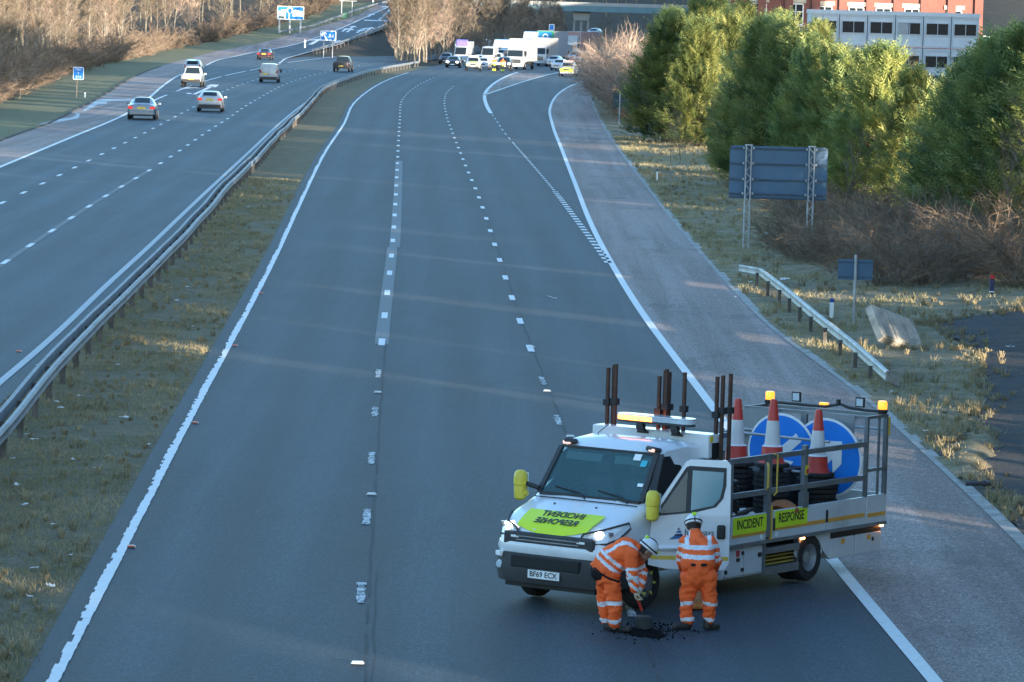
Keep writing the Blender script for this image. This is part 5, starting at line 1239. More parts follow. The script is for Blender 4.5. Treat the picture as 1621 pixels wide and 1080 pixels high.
# ------------------------------------------------------------------ the incident response truck
TRZ = R(145); TO = Vector((1.159, 60.321, 0.022))
def TW(x, y, z): return TO + Vector((x * math.cos(TRZ) - y * math.sin(TRZ), x * math.sin(TRZ) + y * math.cos(TRZ), z))
T = empty('incident_truck', TO, TRZ, 'white flatbed incident response truck with open door slewed across the lane', 'truck')
P_WH = mat('truck_white_paint', (.67, .69, .71), .3, 0, .04, 1.2, coat=.5, dirt=.3); P_BODY = mat('body_panel_white', (.54, .57, .60), .42, 0, .06, 1.2, coat=.2, dirt=.4)
P_PLAS = mat('bumper_plastic', (.035, .037, .04), .65, var=.2, dirt=.25, bmp=.1); P_HIV = mat('fluorescent_yellow', (.62, .78, .02), .42, var=.03); P_ORS = mat('orange_stripe', (.68, .32, .05), .5, var=.08); P_YEL = mat('mirror_yellow', (.66, .53, .05), .45, var=.06, dirt=.25)
P_ALU = mat('aluminium_rail', (.20, .22, .24), .45, .5, var=.18, vscale=3, dirt=.3); P_TXT = mat('dark_lettering', (.012, .014, .02), .5, var=0); P_RUST = mat('rusty_steel', (.085, .045, .032), .8, .2, var=.35, vscale=6)
P_GL = glass('truck_glass', (.085, .185, .205), .5, .02); P_INT = mat('cab_interior', (.04, .046, .052), .8, var=.15); P_SEAT = mat('seat_cloth', (.14, .155, .17), .85, var=.1)  # truck_glass: teal of the reflected sky is put into the base colour
P_WIN = glass('door_glass', (.20, .34, .38), .12, .04); P_HEAD = mat('headlamp_glow', (.8, .8, .78), .1, emit=((1, .93, .78), 1.6)); P_AMBLIT = mat('amber_beacon_lit', (.9, .3, .06), .2, emit=((1, .24, .04), 1.5)); P_LENS = mat('clear_lens', (.5, .58, .64), .12, coat=.5)
P_AMBER = mat('amber_beacon', (.80, .20, .02), .2, emit=((1, .3, .03), .35)); P_CONER = mat('cone_red', (.52, .045, .03), .5, var=.1, dirt=.3); P_CONEW = mat('cone_white', (.62, .62, .62), .5, var=.08, dirt=.3); P_RUB = mat('cone_rubber', (.018, .018, .02), .8, var=.3)
def arch(y): d = abs(y); return .42 if d > .47 else .36 + math.sqrt(max(0, .47 ** 2 - d * d))
TS = [(-1.55,.46,1.32,2.2,.985,.85),(-1.1,.46,1.32,2.25,1.0,.85),(-.62,.46,1.32,2.22,1.0,.83),(-.44,.46,1.32,2.09,1.0,.81)]
for y in (-.46,-.4,-.3,-.15,0,.15,.3,.4,.46):
    if y < -.44: continue
    zt = 2.09 + (y + .44) / .44 * (1.47 - 2.09) if y < 0 else 1.47 - y * .38
    TS.append((y, arch(y), 1.32 - max(0, y) * .22, zt, 1.0 - max(0, y) * .05, .81 + (min(y, 0) + .44) / .44 * .05))
TS += [(.56,.42,1.17,1.27,.965,.82),(.72,.42,1.10,1.20,.95,.80),(.86,.42,1.0,1.135,.91,.76),(.95,.42,.90,1.065,.855,.7),(1.0,.42,.80,.96,.80,.6)]
TS.sort()
# extra stations keep the arch crisp
mb = MB(); rings = [vring(s) for s in TS]; mb.loft(rings)
ys = [s[0] for s in TS]; keep = []
def ws_face(f):
    c = [mb.v[i] for i in f]; return all(-.45 < v[1] < .02 and abs(v[0]) < .87 and v[2] > 1.38 for v in c) and len(f) == 4
k2 = [(f, m_) for f, m_ in zip(mb.f, mb.m) if not ws_face(f)]; mb.f = [a for a, b in k2]; mb.m = [b for a, b in k2]
mb.build('cab', P_WH, T, smooth=True, fix=False)
lin = MB(); lin.loft([[Vector((p.x*.955, p.y, .9 if p.z < .9 else p.z - .035)) for p in vring(s)] for s in TS if -1.5 < s[0] < .02], closed=True)
k2 = [f for f in lin.f if not (len(f) == 4 and all(-.45 < lin.v[i][1] < .02 and abs(lin.v[i][0]) < .86 and lin.v[i][2] > 1.34 for i in f))]; lin.f = k2; lin.m = [0]*len(k2)
lin.build('cab_interior', P_INT, T)
screen(TS, .0, -.44, inset=.02, m=P_GL, parent=T, n=8, z_in=(.0, .0), out=.012)
fr = MB()                                           # black surround of the windscreen
for s in (-1, 1): fr.bar((s*.86, .015, 1.475), (s*.80, -.43, 2.10), .07, .05)
fr.bar((-.84, .03, 1.47), (.84, .03, 1.47), .05, .04); fr.bar((-.8, -.44, 2.105), (.8, -.44, 2.105), .06, .03); fr.build('windscreen_surround', P_PLAS, T)
ds = MB().box((0, -.16, 1.36), (1.66, .42, .12)); ds.build('dashboard', P_INT, T, bevel=.03)
for x in (.45, -.15, -.55):
    sb = MB().box((x, -1.0, 1.3), (.44, .16, .75), (R(-8), 0, 0)).box((x, -1.02, 1.82), (.26, .12, .2)).box((x, -.78, .98), (.46, .5, .16)); sb.build('seat', P_SEAT, T, bevel=.04)
sw = MB(); sw.tube([(.45 + .19*math.cos(a), -.38 - .07*math.sin(a), 1.45 + .17*math.sin(a)) for a in [2*math.pi*q/16 for q in range(17)]], .016, 6); sw.bar((.28, -.38, 1.45), (.62, -.38, 1.45), .03); sw.build('steering_wheel', P_INT, T)
for (x, y, z, sx, sy, ro) in ((.18,-.1,1.435,.3,.16,.5), (-.42,-.06,1.44,.34,.2,-.3)): MB().box((x, y, z), (sx, sy, .006), (R(12), 0, ro)).build('paper', M_SWHITE, T)
MB().box((.6, -.1, 1.44), (.2, .1, .03)).build('dash_vest', mat('vest_orange', (.8, .16, .05), .6), T)
for (x, t_, w_, h_, m_) in ((-.52,.9,.12,.1,'w'),(-.66,.78,.1,.1,'c'),(-.74,.33,.09,.05,'w')):
    y = -.44*t_; z = 1.47 + .62*t_; q = MB().prism([(-w_/2,-h_/2),(w_/2,-h_/2),(w_/2,h_/2),(-w_/2,h_/2)], .002, frame((x, y + .022, z + .02), (-1, 0, 0), (0, -.44, .62))); q.build('windscreen_sticker', M_SWHITE if m_ == 'w' else mat('cyan_sticker', (.05, .42, .5), .5), T)
vi = MB()
for x in (.4, -.42): vi.prism([(-.3,-.06),(.3,-.06),(.3,.06),(-.3,.06)], .015, frame((x, -.42, 1.98), (-1, 0, 0), (0, -.3, .62)))
vi.build('sun_visor', mat('visor_grey', (.24, .3, .31), .8), T)
for (x0, x1) in ((.05, .62), (-.66, -.1)):
    wp = MB().tube([(x0 - .02, .1, 1.45), (x0 + .1, .035, 1.515), (x1, -.04, 1.57)], .011, 6); wp.build('wiper', M_BLK, T)
# bonnet panel with the mirrored words
def bz(y): return vat(TS, y)[3]
rows = []
for i in range(7):
    y = .992 - i * .071; hw_ = .55 + .04 * math.sin(math.pi*.5*i/6) + .04
    rows.append([Vector((x*hw_, y - .06*abs(x)**2.4*(1 if i < 3 else .4), bz(y - .06*abs(x)**2.4*(1 if i < 3 else .4)) + .040 - .010*x*x)) for x in (-1, -.66, -.33, 0, .33, .66, 1)])
MB().loft(rows, closed=False).build('bonnet_panel', P_HIV, T, smooth=True)
sl = Vector((0, -.32, .175)).normalized()
for t_, y in (('INCIDENT', .665), ('RESPONSE', .84)): text('bonnet_lettering', t_, .175, frame((.0, y, bz(y) + .050), (1, 0, 0), sl), P_TXT, T, bold=.003, fitw=.70)
cr = MB().tube([(s*.86, .12, 1.425) if abs(s) == 1 else (s*.86, .16, 1.435) for s in (-1, -.5, 0, .5, 1)], .008, 5); cr.build('bonnet_seam', M_BLK, T)
for x in (.4, -.3): MB().lathe([(.018, 0), (.014, .02), (.001, .025)], 8, (x, .3, bz(.3) + .006)).build('washer_jet', M_BLK, T)
# grille, lamps, bumper
gr = MB(); gr.box((0, .985, .93), (1.5, .09, .20)); gr.build('grille', P_PLAS, T, bevel=.03); gs = MB()
for k in range(3): gs.box((0, 1.035, .872 + k*.05), (1.05, .02, .016))
gs.build('grille_slats', mat('slat_chrome', (.5, .52, .55), .25, .7), T)
for s in (-1, 1):
    pts = [(.50,1.0,.98),(.56,.985,1.085),(.80,.86,1.15),(.985,.50,1.235),(.995,.47,1.16),(.965,.70,1.03),(.88,.90,.965),(.68,.985,.95)]
    hp = [Vector((s*x, y, z)) for x, y, z in pts]; c = sum(hp, Vector()) / len(hp) + Vector((s*.045, .05, .01)); hb = MB()
    hb.add(hp + [c], [(i, (i+1) % 8, 8) for i in range(8)]); hb.add([p - Vector((s*.03, .03, 0)) for p in hp] , [tuple(range(8))]); hl = hb.build('headlight', P_LENS, T, smooth=True)
    c2 = c + Vector((-s*.10, .015, -.02)); MB().lathe([(.001, .055), (.06, .05), (.085, .0), (.085, -.05)], 14, c2, 'Y').build('headlight_lamp', P_HEAD, hl)
    MB().box(c + Vector((s*.035, -.05, .02)), (.06, .12, .05), (0, 0, -s*.9)).build('headlight_chrome', M_CHROME, hl)
    rm = MB(); rm.tube(hp + [hp[0]], .016, 5); rm.build('headlight_surround', P_PLAS, hl)
    MB().box((s*.55, 1.03, .965), (.13, .02, .03)).build('strobe_lamp', M_SWHITE, T)
bp = MB(); ring = []
prof = [(0,1.05),(.45,1.05),(.72,1.02),(.88,.93),(.97,.78),(1.005,.55),(1.0,.50)]
path = [(-x, y) for x, y in prof[::-1]] + prof[1:]
def sweep(z0, z1, out0, out1, thick=.12):
    m_ = MB(); R_ = []
    for x, y in path:
        n_ = Vector((x*.5, max(.05, y - .3), 0)).normalized(); b = Vector((x, y, 0))
        R_.append([b + n_*out0 + Vector((0,0,z0)), b + n_*out1 + Vector((0,0,(z0+z1)/2)), b + n_*out0*.6 + Vector((0,0,z1)), b - n_*thick + Vector((0,0,z1)), b - n_*thick + Vector((0,0,z0))])
    return m_.loft(R_)
sweep(.74, .885, .0, .022).build('bumper_top', P_WH, T, smooth=True)
sweep(.335, .735, .0, .045).build('bumper', P_PLAS, T, smooth=True)
MB().box((0, 1.07, .63), (1.15, .06, .17)).build('lower_grille', mat('black_mesh', (.008, .008, .009), .7, bmp=.8, bscale=60), T, bevel=.02)
for s in (-1, 1): MB().lathe([(.001, .02), (.05, .015), (.06, -.01)], 12, (s*.80, 1.03, .55), 'Y').build('fog_lamp', P_LENS, T); MB().box((s*.83, 1.005, .70), (.14, .04, .06), (0, 0, -s*.5)).build('corner_reflector', M_SWHITE, T)
pl = MB().box((.0, 1.108, .475), (.525, .012, .115)).build('number_plate', M_PLW, T); text('plate_lettering', 'BF69 ECX', .105, frame((0, 1.1155, .475), (-1, 0, 0), (0, 0, 1)), P_TXT, pl, bold=.0015, fitw=.45)
MB().box((0, .3, .36), (1.5, 1.3, .2)).build('underbody', M_BLK, T)
# wheels
for s in (-1, 1):
    t = MB().lathe([(.2,-.115),(.33,-.115),(.362,-.07),(.362,.07),(.33,.115),(.2,.115)], 28, (s*.86, 0, .36), 'X', cap=False).build('wheel', M_TYRE, T, smooth=True)
    MB().lathe([(.22, s*.09), (.20, s*.05), (.12, s*.10), (.10, s*.13), (.001, s*.135)], 20, (s*.86, 0, .36), 'X').build('rim', mat('grey_steel_rim', (.16, .17, .18), .6, .3, dirt=.4), t)
    nm = MB()
    for k in range(6): a = math.pi/3*k; nm.add([Vector((s*(.86 + .145), .15*math.cos(a) + q*math.cos(b_), .36 + .15*math.sin(a) + q*math.sin(b_))) for b_, q in ((a, .05), (a + 2.1, .025), (a - 2.1, .025))] + [(s*(.86 + .10), .15*math.cos(a), .36 + .15*math.sin(a))], [(0,1,2),(0,1,3),(1,2,3),(2,0,3)])
    nm.build('wheel_nut_markers', mat('nut_marker_yellow', (.6, .6, .12), .5), t)
    for x in (.96, .74):
        t = MB().lathe([(.2,-.1),(.33,-.1),(.355,-.06),(.355,.06),(.33,.1),(.2,.1)], 28, (s*x, -4.2, .355), 'X', cap=False).build('wheel', M_TYRE, T, smooth=True)
        if x > .9: MB().lathe([(.245, s*.10), (.22, s*.085), (.19, -s*.02), (.10, -s*.03), (.085, s*.05), (.001, s*.055)], 22, (s*x, -4.2, .355), 'X', cap=False).build('rim', mat('silver_steel_rim', (.34, .36, .39), .4, .6, var=.2, dirt=.4), t)
# black doorway sheet, open door
op = MB(); op.add([(-1.008, .0, .62), (-1.008, -1.12, .62), (-1.008, -1.12, 1.34), (-1.008, .0, 1.34), (-.86, -1.12, 2.07), (-.845, -.50, 2.07)], [(0,1,2,3), (3,2,4,5)]); op.build('doorway_shade', mat('doorway_shade_black', (.006, .006, .007), .9, var=0), T)  # black sheet stands in for the shade inside the open doorway
MB().bar((-1.0, .02, 1.36), (-.84, -.47, 2.10), .09, .06).build('door_pillar', P_PLAS, T)
DTH = R(53); D = bpy.data.objects.new('door', None)
dm = MB(); W_ = 1.12
def DV(a, z, o=0.0):                               # a along the door from the hinge, z up, o outward
    lean = max(0, z - 1.32) * -.16
    d = Vector((-math.sin(DTH), -math.cos(DTH), 0)); n_ = Vector((-math.cos(DTH), math.sin(DTH), 0)); return Vector((-1.0, .02, 0)) + d*a + n_*(o + lean) + Vector((0, 0, z))
out = [(.0,.62),(.25,.57),(1.06,.57),(W_,.66),(W_,1.32),(W_ + .0,2.02),(W_ - .05,2.08),(.56,2.08),(.50,2.05),(.03,1.34)]
dm.add([DV(a, z, .0) for a, z in out] + [DV(a, z, -.07) for a, z in out], [tuple(range(10)), tuple(range(19, 9, -1))] + [(i, (i+1) % 10, 10 + (i+1) % 10, 10 + i) for i in range(10)])
# split at the waist so that the lean bends there
bm = bmesh.new(); door = dm.build('door', P_WH, T)
bm.from_mesh(door.data); bmesh.ops.triangulate(bm, faces=bm.faces); bm.to_mesh(door.data); bm.free()
wl = [(.06,1.30),(.62,1.36),(.92,1.44),(1.02,1.56),(1.06,1.74),(1.06,1.98),(.55,2.0),(.50,1.98)]
MB().add([DV(a, z, .006) for a, z in wl], [tuple(range(8))]).build('window_seal', P_PLAS, door)
MB().add([DV(a, z, .010) for a, z in ((.12,1.335),(.50,1.375),(.52,1.93))], [(0,1,2)]).build('quarter_light', G_CAR, door)
MB().add([DV(a, z, .012) for a, z in ((.57,1.39),(.88,1.46),(.97,1.56),(1.01,1.72),(1.02,1.92),(.59,1.94))], [tuple(range(6))]).build('window', P_WIN, door)
MB().box(DV(1.0, 1.10, .02), (.12, .05, .20), Matrix.Rotation(-math.atan2(math.cos(DTH), -math.sin(DTH)) if False else math.atan2(-math.cos(DTH), -math.sin(DTH)), 3, 'Z')).build('door_handle', M_BLK, door, bevel=.035)
dd = DV(1, 1) - DV(0, 1); 
MB().add([DV(a, z, .004) for a, z in ((.03,.70),(W_ - .01,.70),(W_ - .01,.755),(.03,.755))], [(0,1,2,3)]).build('door_stripe', mat('yellow_stripe', (.62, .42, .05), .5), door)
MB().tube([DV(.12, .86, .03), DV(.5, .88, .05), DV(.9, .86, .03)], .035, 8).build('door_moulding', P_WH, door, smooth=True)
P_LOGO = mat('logo_blue', (.02, .13, .30), .5); P_LOGD = mat('logo_navy', (.012, .03, .09), .5)
lg = MB()
for k, (a0, a1, zz) in enumerate(((.32,.47,1.0),(.345,.475,1.03),(.37,.455,1.075),(.385,.43,1.12))):
    lg.add([DV(a, z, .006) for a, z in ((a0 - (.05 if k == 0 else 0), zz - (.02 if k == 0 else 0)), (a1, zz), (a1 - .02, zz + .035), (a0 + .03, zz + .03))], [(0,1,2,3)], k % 2)
lg.build('door_emblem', [P_LOGO, P_LOGD], door)
text('door_lettering', 'highways', .12, frame(DV(.70, 1.085, .006), dd, (0, 0, 1)), P_TXT, door, fitw=.40); text('door_lettering', 'england', .105, frame(DV(.665, .995, .006), dd, (0, 0, 1)), mat('dark_blue_lettering', (.03, .06, .14), .5), door, fitw=.33)
def mirror(p, sgn, ax, par):
    m_ = MB().lathe([(.05, -.22), (.085, -.19), (.095, -.05), (.09, -.03), (.09, -.01), (.10, .0), (.10, .10), (.085, .17), (.05, .2), (.001, .205)], 14, p)
    m_.v = [((v[0] - p.x)*(1.0) + p.x, (v[1] - p.y)*1.0 + p.y, v[2]) for v in m_.v]; h = m_.build('mirror', P_YEL, par, smooth=True)
    ar = MB().tube([p + Vector((0, 0, -.10)), p + ax*.13 + Vector((0, 0, -.12))], .035, 8); ar.tube([p + Vector((0, 0, .02)), p + ax*.12 + Vector((0, 0, .02))], .045, 8); ar.build('mirror_arm', P_YEL, h, smooth=True)
    MB().tube([p + ax*.11 + Vector((0, 0, .02)), p + ax*.34 + Vector((0, 0, -.02))], .035, 8).build('mirror_bracket', M_BLK, h)
    MB().box(p + Vector((0, -.09, .03)), (.14, .02, .26)).build('mirror_glass', P_LENS, h); return h
mirror(Vector((1.20, .0, 1.55)), 1, Vector((-1, .05, 0)), T); mirror(DV(.03, 1.47, .19), -1, (DV(.2, 1.3) - DV(.05, 1.47, .19)).normalized()*.5, door)
# roof furniture
rb_ = MB().box((-.02, -1.60, 2.16), (1.98, .34, .34)); rb_.build('roof_box', P_WH, T, bevel=.02)
MB().box((-1.02, -1.62, 2.10), (.02, .20, .22)).build('roof_box_vent', M_WINDK, T); MB().box((-1.015, -1.50, 2.27), (.012, .07, .08)).build('warning_label', mat('label_yellow', (.7, .55, .03), .5), T)
for s in (-1, 1):
    MB().box((s*.70, -.50, 2.165), (.20, .17, .07), (R(12), 0, s*.5)).build('roof_marker_lamp', P_PLAS, T, bevel=.025); MB().box((s*.715, -.425, 2.16), (.12, .05, .05), (R(12), 0, s*.5)).build('roof_marker_lens', mat('pink_lens', (.62, .4, .38), .2, emit=((1, .6, .5), .15)), T, bevel=.015)
MB().tube([(.42, -.78, 2.26), (.42, -.76, 2.29), (.36, -1.08, 2.46)], .006, 5).build('aerial', M_BLK, T)
lb = bpy.data.objects.new('light_bar', None)
def bar_half(x0, x1, z0, z1, wy):
    pts = []; 
    for q in range(9): a = -math.pi/2 + math.pi*q/8; pts.append((math.cos(a), math.sin(a)))
    m_ = MB(); poly = [(x1 - wy/2 + 0*wy, -wy/2)] ; poly = []
    return m_
def capsule(x0, x1, w, z0, z1, name, m, par, y=-1.36):
    pts = [(x1 + w/2*math.cos(a), w/2*math.sin(a)) for a in [-math.pi/2 + math.pi*q/8 for q in range(9)]] + [(x0 + w/2*math.cos(a), w/2*math.sin(a)) for a in [math.pi/2 + math.pi*q/8 for q in range(9)]]
    return MB().prism(pts, z1 - z0, Matrix.Translation((0, y, z0))).build(name, m, par, bevel=.01)
base = capsule(-.68, .34, .26, 2.43, 2.46, 'light_bar', P_PLAS, T)
capsule(-.68, -.16, .25, 2.462, 2.525, 'light_bar_lens', P_LENS, base); capsule(.12, .34, .25, 2.462, 2.52, 'light_bar_lamp', P_AMBLIT, base); MB().box((-.02, -1.36, 2.491), (.30, .25, .058)).build('light_bar_lamp', P_AMBLIT, base)
capsule(-.68, .34, .27, 2.526, 2.545, 'light_bar_cover', mat('clear_cover', (.62, .66, .7), .15, coat=.5), base)
for x in (.08, -.5):
    mt = MB().bar((x, -1.36, 2.43), (x - .03, -1.42, 2.28), .05, .03).bar((x - .08, -1.42, 2.29), (x + .1, -1.42, 2.29), .05, .03).bar((x + .08, -1.36, 2.42), (x - .02, -1.42, 2.3), .03, .03); mt.build('light_bar_mount', M_BLK, T)
    MB().lathe([(.001, -.02), (.06, -.02), (.06, .06), (.001, .07)], 12, (x - .04, -1.3, 2.38), 'Y').build('spot_lamp', M_BLK, T)
# ---------------- flat body
Y0, Y1, BX = -1.80, -6.35, 1.06
MB().box((0, (Y0 + Y1)/2, .735), (2*BX - .06, Y0 - Y1, .07)).build('load_deck', mat('deck_ply', (.05, .045, .04), .85), T)
MB().box((0, -3.2, .52), (.75, 5.6, .2)).build('chassis', M_BLK, T); MB().box((0, Y0 + .03, 1.45), (2*BX, .05, 1.3)).build('bulkhead', P_ALU, T)
def boards(s):
    x = s*BX
    for (a, b, z0, z1) in ((-1.98,-2.93,.70,1.12), (-3.10,-4.60,.72,1.13), (-4.62,-5.74,.72,1.13), (-5.77,-6.35,.70,1.14)):
        d = MB().box((x, (a+b)/2, (z0+z1)/2), (.045, a - b, z1 - z0)); d.build('drop_side', P_BODY, T, bevel=.008)
        MB().box((x + s*.026, (a+b)/2, z0 + .145), (.006, a - b - .06, .055)).build('orange_stripe', P_ORS, T)
    rl = MB(); rl.box((x, -4.05, .70), (.08, 4.6, .05)); rl.build('side_raver', P_ALU, T)
for s in (-1, 1): boards(s)
MB().box((0, Y1, .92), (2*BX, .045, .44)).build('tailboard', P_BODY, T, bevel=.008)
for t_, a, b, z0, z1 in (('INCIDENT', -2.03, -2.92, .86, 1.105), ('RESPONSE', -3.16, -4.05, .875, 1.115)):
    q = MB().box((-BX - .030, (a+b)/2, (z0+z1)/2), (.008, a - b, z1 - z0)).build('side_panel', P_HIV, T)
    text('side_lettering', t_, .19, frame((-BX - .0352, (a+b)/2, (z0+z1)/2 + .01), (0, -1, 0), (0, 0, 1)), P_TXT, q, bold=.003, fitw=.70)
for y in (-2.8, -3.22): MB().lathe([(.035, 0), (.035, .012), (.001, .014)], 14, (-BX - .036, y, .78), 'X').build('load_badge', M_SWHITE, T)
hg = MB()
for y in (-3.13, -4.61): hg.box((-BX - .03, y, .93), (.03, .03, .18))
hg.build('drop_side_latch', M_BLK, T)
# lockers, step, arch and skirts on both sides
for s in (-1, 1):
    x = s*(BX - .03)
    lk = MB().box((s*(BX - .28), -2.39, .46), (.5, 1.10, .46)).build('locker', P_BODY, T, bevel=.015)
    ld = MB().box((s*(BX - .022), -2.13, .46), (.02, .50, .40)).build('locker_door', P_BODY, lk, bevel=.006); ld2 = MB().box((s*(BX - .022), -2.66, .46), (.02, .48, .40)).build('locker_door', P_BODY, lk, bevel=.006)
    for (y, z) in ((-1.92,.58),(-1.92,.34),(-2.36,.58),(-2.36,.34)): MB().box((s*(BX - .005), y, z), (.03, .05, .05)).build('hinge', M_BLK, ld)
    MB().box((s*(BX - .005), -2.82, .52), (.03, .07, .06)).build('lock', M_BLK, ld2); MB().box((s*(BX - .009), -2.24, .58), (.006, .09, .09)).build('red_label', mat('label_red', (.5, .03, .04), .5), ld); MB().box((s*(BX - .005), -2.24, .49), (.02, .07, .05)).build('latch', M_BLK, ld)
    stp = MB().box((s*(BX - .15), -3.42, .26), (.34, .92, .11)).box((s*(BX - .15), -3.42, .555), (.34, .92, .09)).box((s*(BX - .04), -2.955, .46), (.08, .04, .5)).box((s*(BX - .04), -3.885, .46), (.08, .04, .5)); stp.build('access_step', P_ALU, T)
    sg = MB()
    for k in range(3): sg.box((s*(BX - .2), -3.42, .345 + k*.055), (.3, .86, .018))
    sg.build('step_grating', mat('yellow_grating', (.42, .30, .06), .6, dirt=.4), T)
    apts = [(-3.92,.70),(-4.80,.70),(-4.80,.27),(-4.66,.27)] + [(-4.2 + .46*math.cos(math.pi*q/10 + math.pi), .34 + .42*math.sin(math.pi*q/10)) for q in range(11)] + [(-3.74 - .14,.27),(-3.92,.27)]
    ap_ = [(-3.92,.70),(-3.92,.30)] + [(-4.2 + .40*math.cos(math.pi*q/10)*1.0, .33 + .36*math.sin(math.pi*q/10)) for q in range(1, 10)] + [(-4.80,.27),(-4.80,.70)]
    MB().prism([(-(y), z) for y, z in ap_], .03, frame((s*(BX - .015) + (.03 if s < 0 else 0) - .015*0, 0, 0), (0, -1, 0), (0, 0, 1))).build('wheel_arch', P_BODY, T)
    MB().box((s*(BX - .05), -4.2, .74), (.03, .8, .05)).build('arch_dark', M_BLK, T)
    for (a, b) in ((-4.83, -5.52), (-5.56, -6.30)):
        sk = MB().box((s*(BX - .10), (a+b)/2, .42), (.16, a - b, .30)).build('skirt_box', P_BODY, T, bevel=.012)
        MB().box((s*(BX - .016), (a+b)/2 + .0, .51), (.006, .10, .07)).build('orange_label', P_ORS, sk)
    MB().box((s*(BX - .10), -5.56, .62), (.12, 1.5, .12)).build('skirt_gap_shade', M_BLK, T)  # solid black bar stands in for the shaded gap over the skirt boxes
    for y in (-3.99, -6.25): MB().box((s*(BX + .005), y, .665), (.03, .07, .045)).build('side_marker_lamp', mat('marker_lit', (.9, .3, .1), .2, emit=((1, .35, .1), 3)), T)
    MB().lathe([(.035, 0), (.03, .03), (.001, .035)], 10, (s*(BX - .015), -6.05, .47), 'X').build('filler_cap', M_BLK, T)
    # side rails
    rl = MB()
    for z in (1.42, 1.92): rl.box((s*BX, -3.86, z), (.05, 3.74, .075))
    rl.build('side_rail', P_ALU, T)
    for (y, z0, z1, w_) in ((-2.98,.76,1.96,.10), (-3.98,1.12,2.02,.085), (-1.96,1.12,1.96,.06)):
        MB().box((s*(BX + .0), y, (z0+z1)/2), (.07, w_, z1 - z0)).build('stanchion', P_ALU, T)
    MB().box((s*BX, -3.98, 1.22), (.10, .13, .22)).build('stanchion_socket', P_ALU, T)
yh = MB(); 
yh.tube([(-BX - .06, -2.86, 1.84), (-BX - .10, -2.82, 1.80), (-BX - .10, -2.82, 1.50), (-BX - .06, -2.86, 1.46)], .018, 8); yh.tube([(-BX - .05, -3.05, 1.96), (-BX - .06, -3.13, 1.94), (-BX - .06, -3.13, 1.40), (-BX - .05, -3.07, 1.36)], .013, 8)
yh.build('grab_handle', mat('handle_yellow', (.62, .40, .06), .5), T); MB().box((-BX - .03, -3.05, .96), (.03, .035, .5)).build('yellow_strap', mat('handle_yellow', (.62, .40, .06), .5), T)
MB().box((-BX - .042, -3.98, 1.66), (.012, .07, .14)).build('warning_label', mat('label_yellow', (.7, .55, .03), .5), T); MB().box((-BX - .05, -3.98, 1.645), (.012, .05, .06)).build('red_label', mat('label_red', (.5, .03, .04), .5), T)
# tail portal with its beams, cross bars, lamps
pt_ = MB()
for s in (-1, 1):
    for y, w_ in ((-5.74, .055), (-6.30, .06)): pt_.box((s*BX, y, 1.71), (w_, w_, 1.16))
    pt_.box((s*BX, -6.02, 2.31), (.045, .62, .045)); pt_.box((s*BX, -6.02, 1.52), (.04, .5, .05)); pt_.box((s*BX, -6.1, 1.71), (.03, .03, 1.16))
pt_.box((0, -5.74, 2.31), (2*BX - .05, .05, .05)); pt_.box((0, -6.30, 2.31), (2*BX - .06, .05, .05)); pt_.box((.03, -5.74, 1.71), (.10, .05, 1.16))
pt_.build('tail_portal', P_ALU, T)
cb = MB(); cb.tube([(1.04, -5.02, 2.0), (-.85, -5.02, 1.98)], .022, 8); cb.tube([(1.04, -5.62, 1.99), (-1.04, -5.62, 1.98)], .022, 8); cb.tube([(1.0, -5.02, 1.50), (-.85, -5.02, 1.49)], .022, 8); cb.tube([(1.04, -6.3, 2.1), (-1.04, -6.3, 2.1)], .018, 8); cb.build('cross_bar', M_GALV, T)
MB().tube([(1.0, -6.30, 2.360), (.8, -6.28, 2.365), (.3, -6.31, 2.360), (0, -6.29, 2.365), (-.25, -6.31, 2.420), (-.4, -6.3, 2.380), (-.7, -6.29, 2.360), (-1.02, -6.3, 2.360)], .022, 7).build('cable', M_BLK, T, smooth=True)
for x in (.52, -.60):
    wl_ = MB().box((x, -6.30, 2.475), (.15, .03, .15)); wl_.build('work_lamp', M_BLK, T); MB().box((x, -6.282, 2.475), (.11, .012, .11)).build('work_lamp_lens', P_LENS, T)
MB().box((-.22, -6.3, 2.450), (.05, .05, .08)).build('camera_pod', M_BLK, T); MB().box((.05, -6.33, 2.390), (.14, .05, .06)).build('number_lamp', P_AMBER, T)
for x in (.98, -1.0):
    b_ = MB().lathe([(.075, 2.340), (.085, 2.390), (.07, 2.400), (.001, 2.400)], 16, (x, -6.28, 0)).build('beacon', M_BLK, T); MB().lathe([(.07, 2.402), (.072, 2.490), (.06, 2.525), (.001, 2.530)], 16, (x, -6.28, 0)).build('beacon_lens', P_AMBER, b_, smooth=True)
MB().bar((-BX - .02, -6.34, 2.290), (-BX - .02, -6.34, 2.010), .05, .03).build('corner_bracket', mat('handle_yellow', (.62, .40, .06), .5), T)
# ---------------- things carried on the truck
def carried(name, x, y, z, label, cat, group=None, rz=0.0): return empty(name, TW(x, y, z), TRZ + rz, label, cat, group)
def cone(x, y, z, label, tilt=0.0):
    r = carried('traffic_cone', x, y, z, label, 'traffic cone', 'traffic cones on the truck'); r.rotation_euler = (tilt, 0, TRZ)
    MB().lathe([(.205, .05), (.165, .12), (.150, .30)], 24, mi=0).build('cone_base', P_CONER, r, smooth=True); MB().lathe([(.152, .30), (.118, .32), (.088, .68)], 24).build('reflective_sleeve', P_CONEW, r, smooth=True); MB().lathe([(.088, .68), (.085, .69), (.052, .96), (.04, .99), (.001, .995)], 24).build('cone_tip', P_CONER, r, smooth=True)
    MB().prism([(.27*math.cos(a)*1.0, .27*math.sin(a)) for a in [math.pi/8 + math.pi/4*q for q in range(8)]], .06).build('foot', P_RUB, r, bevel=.015)
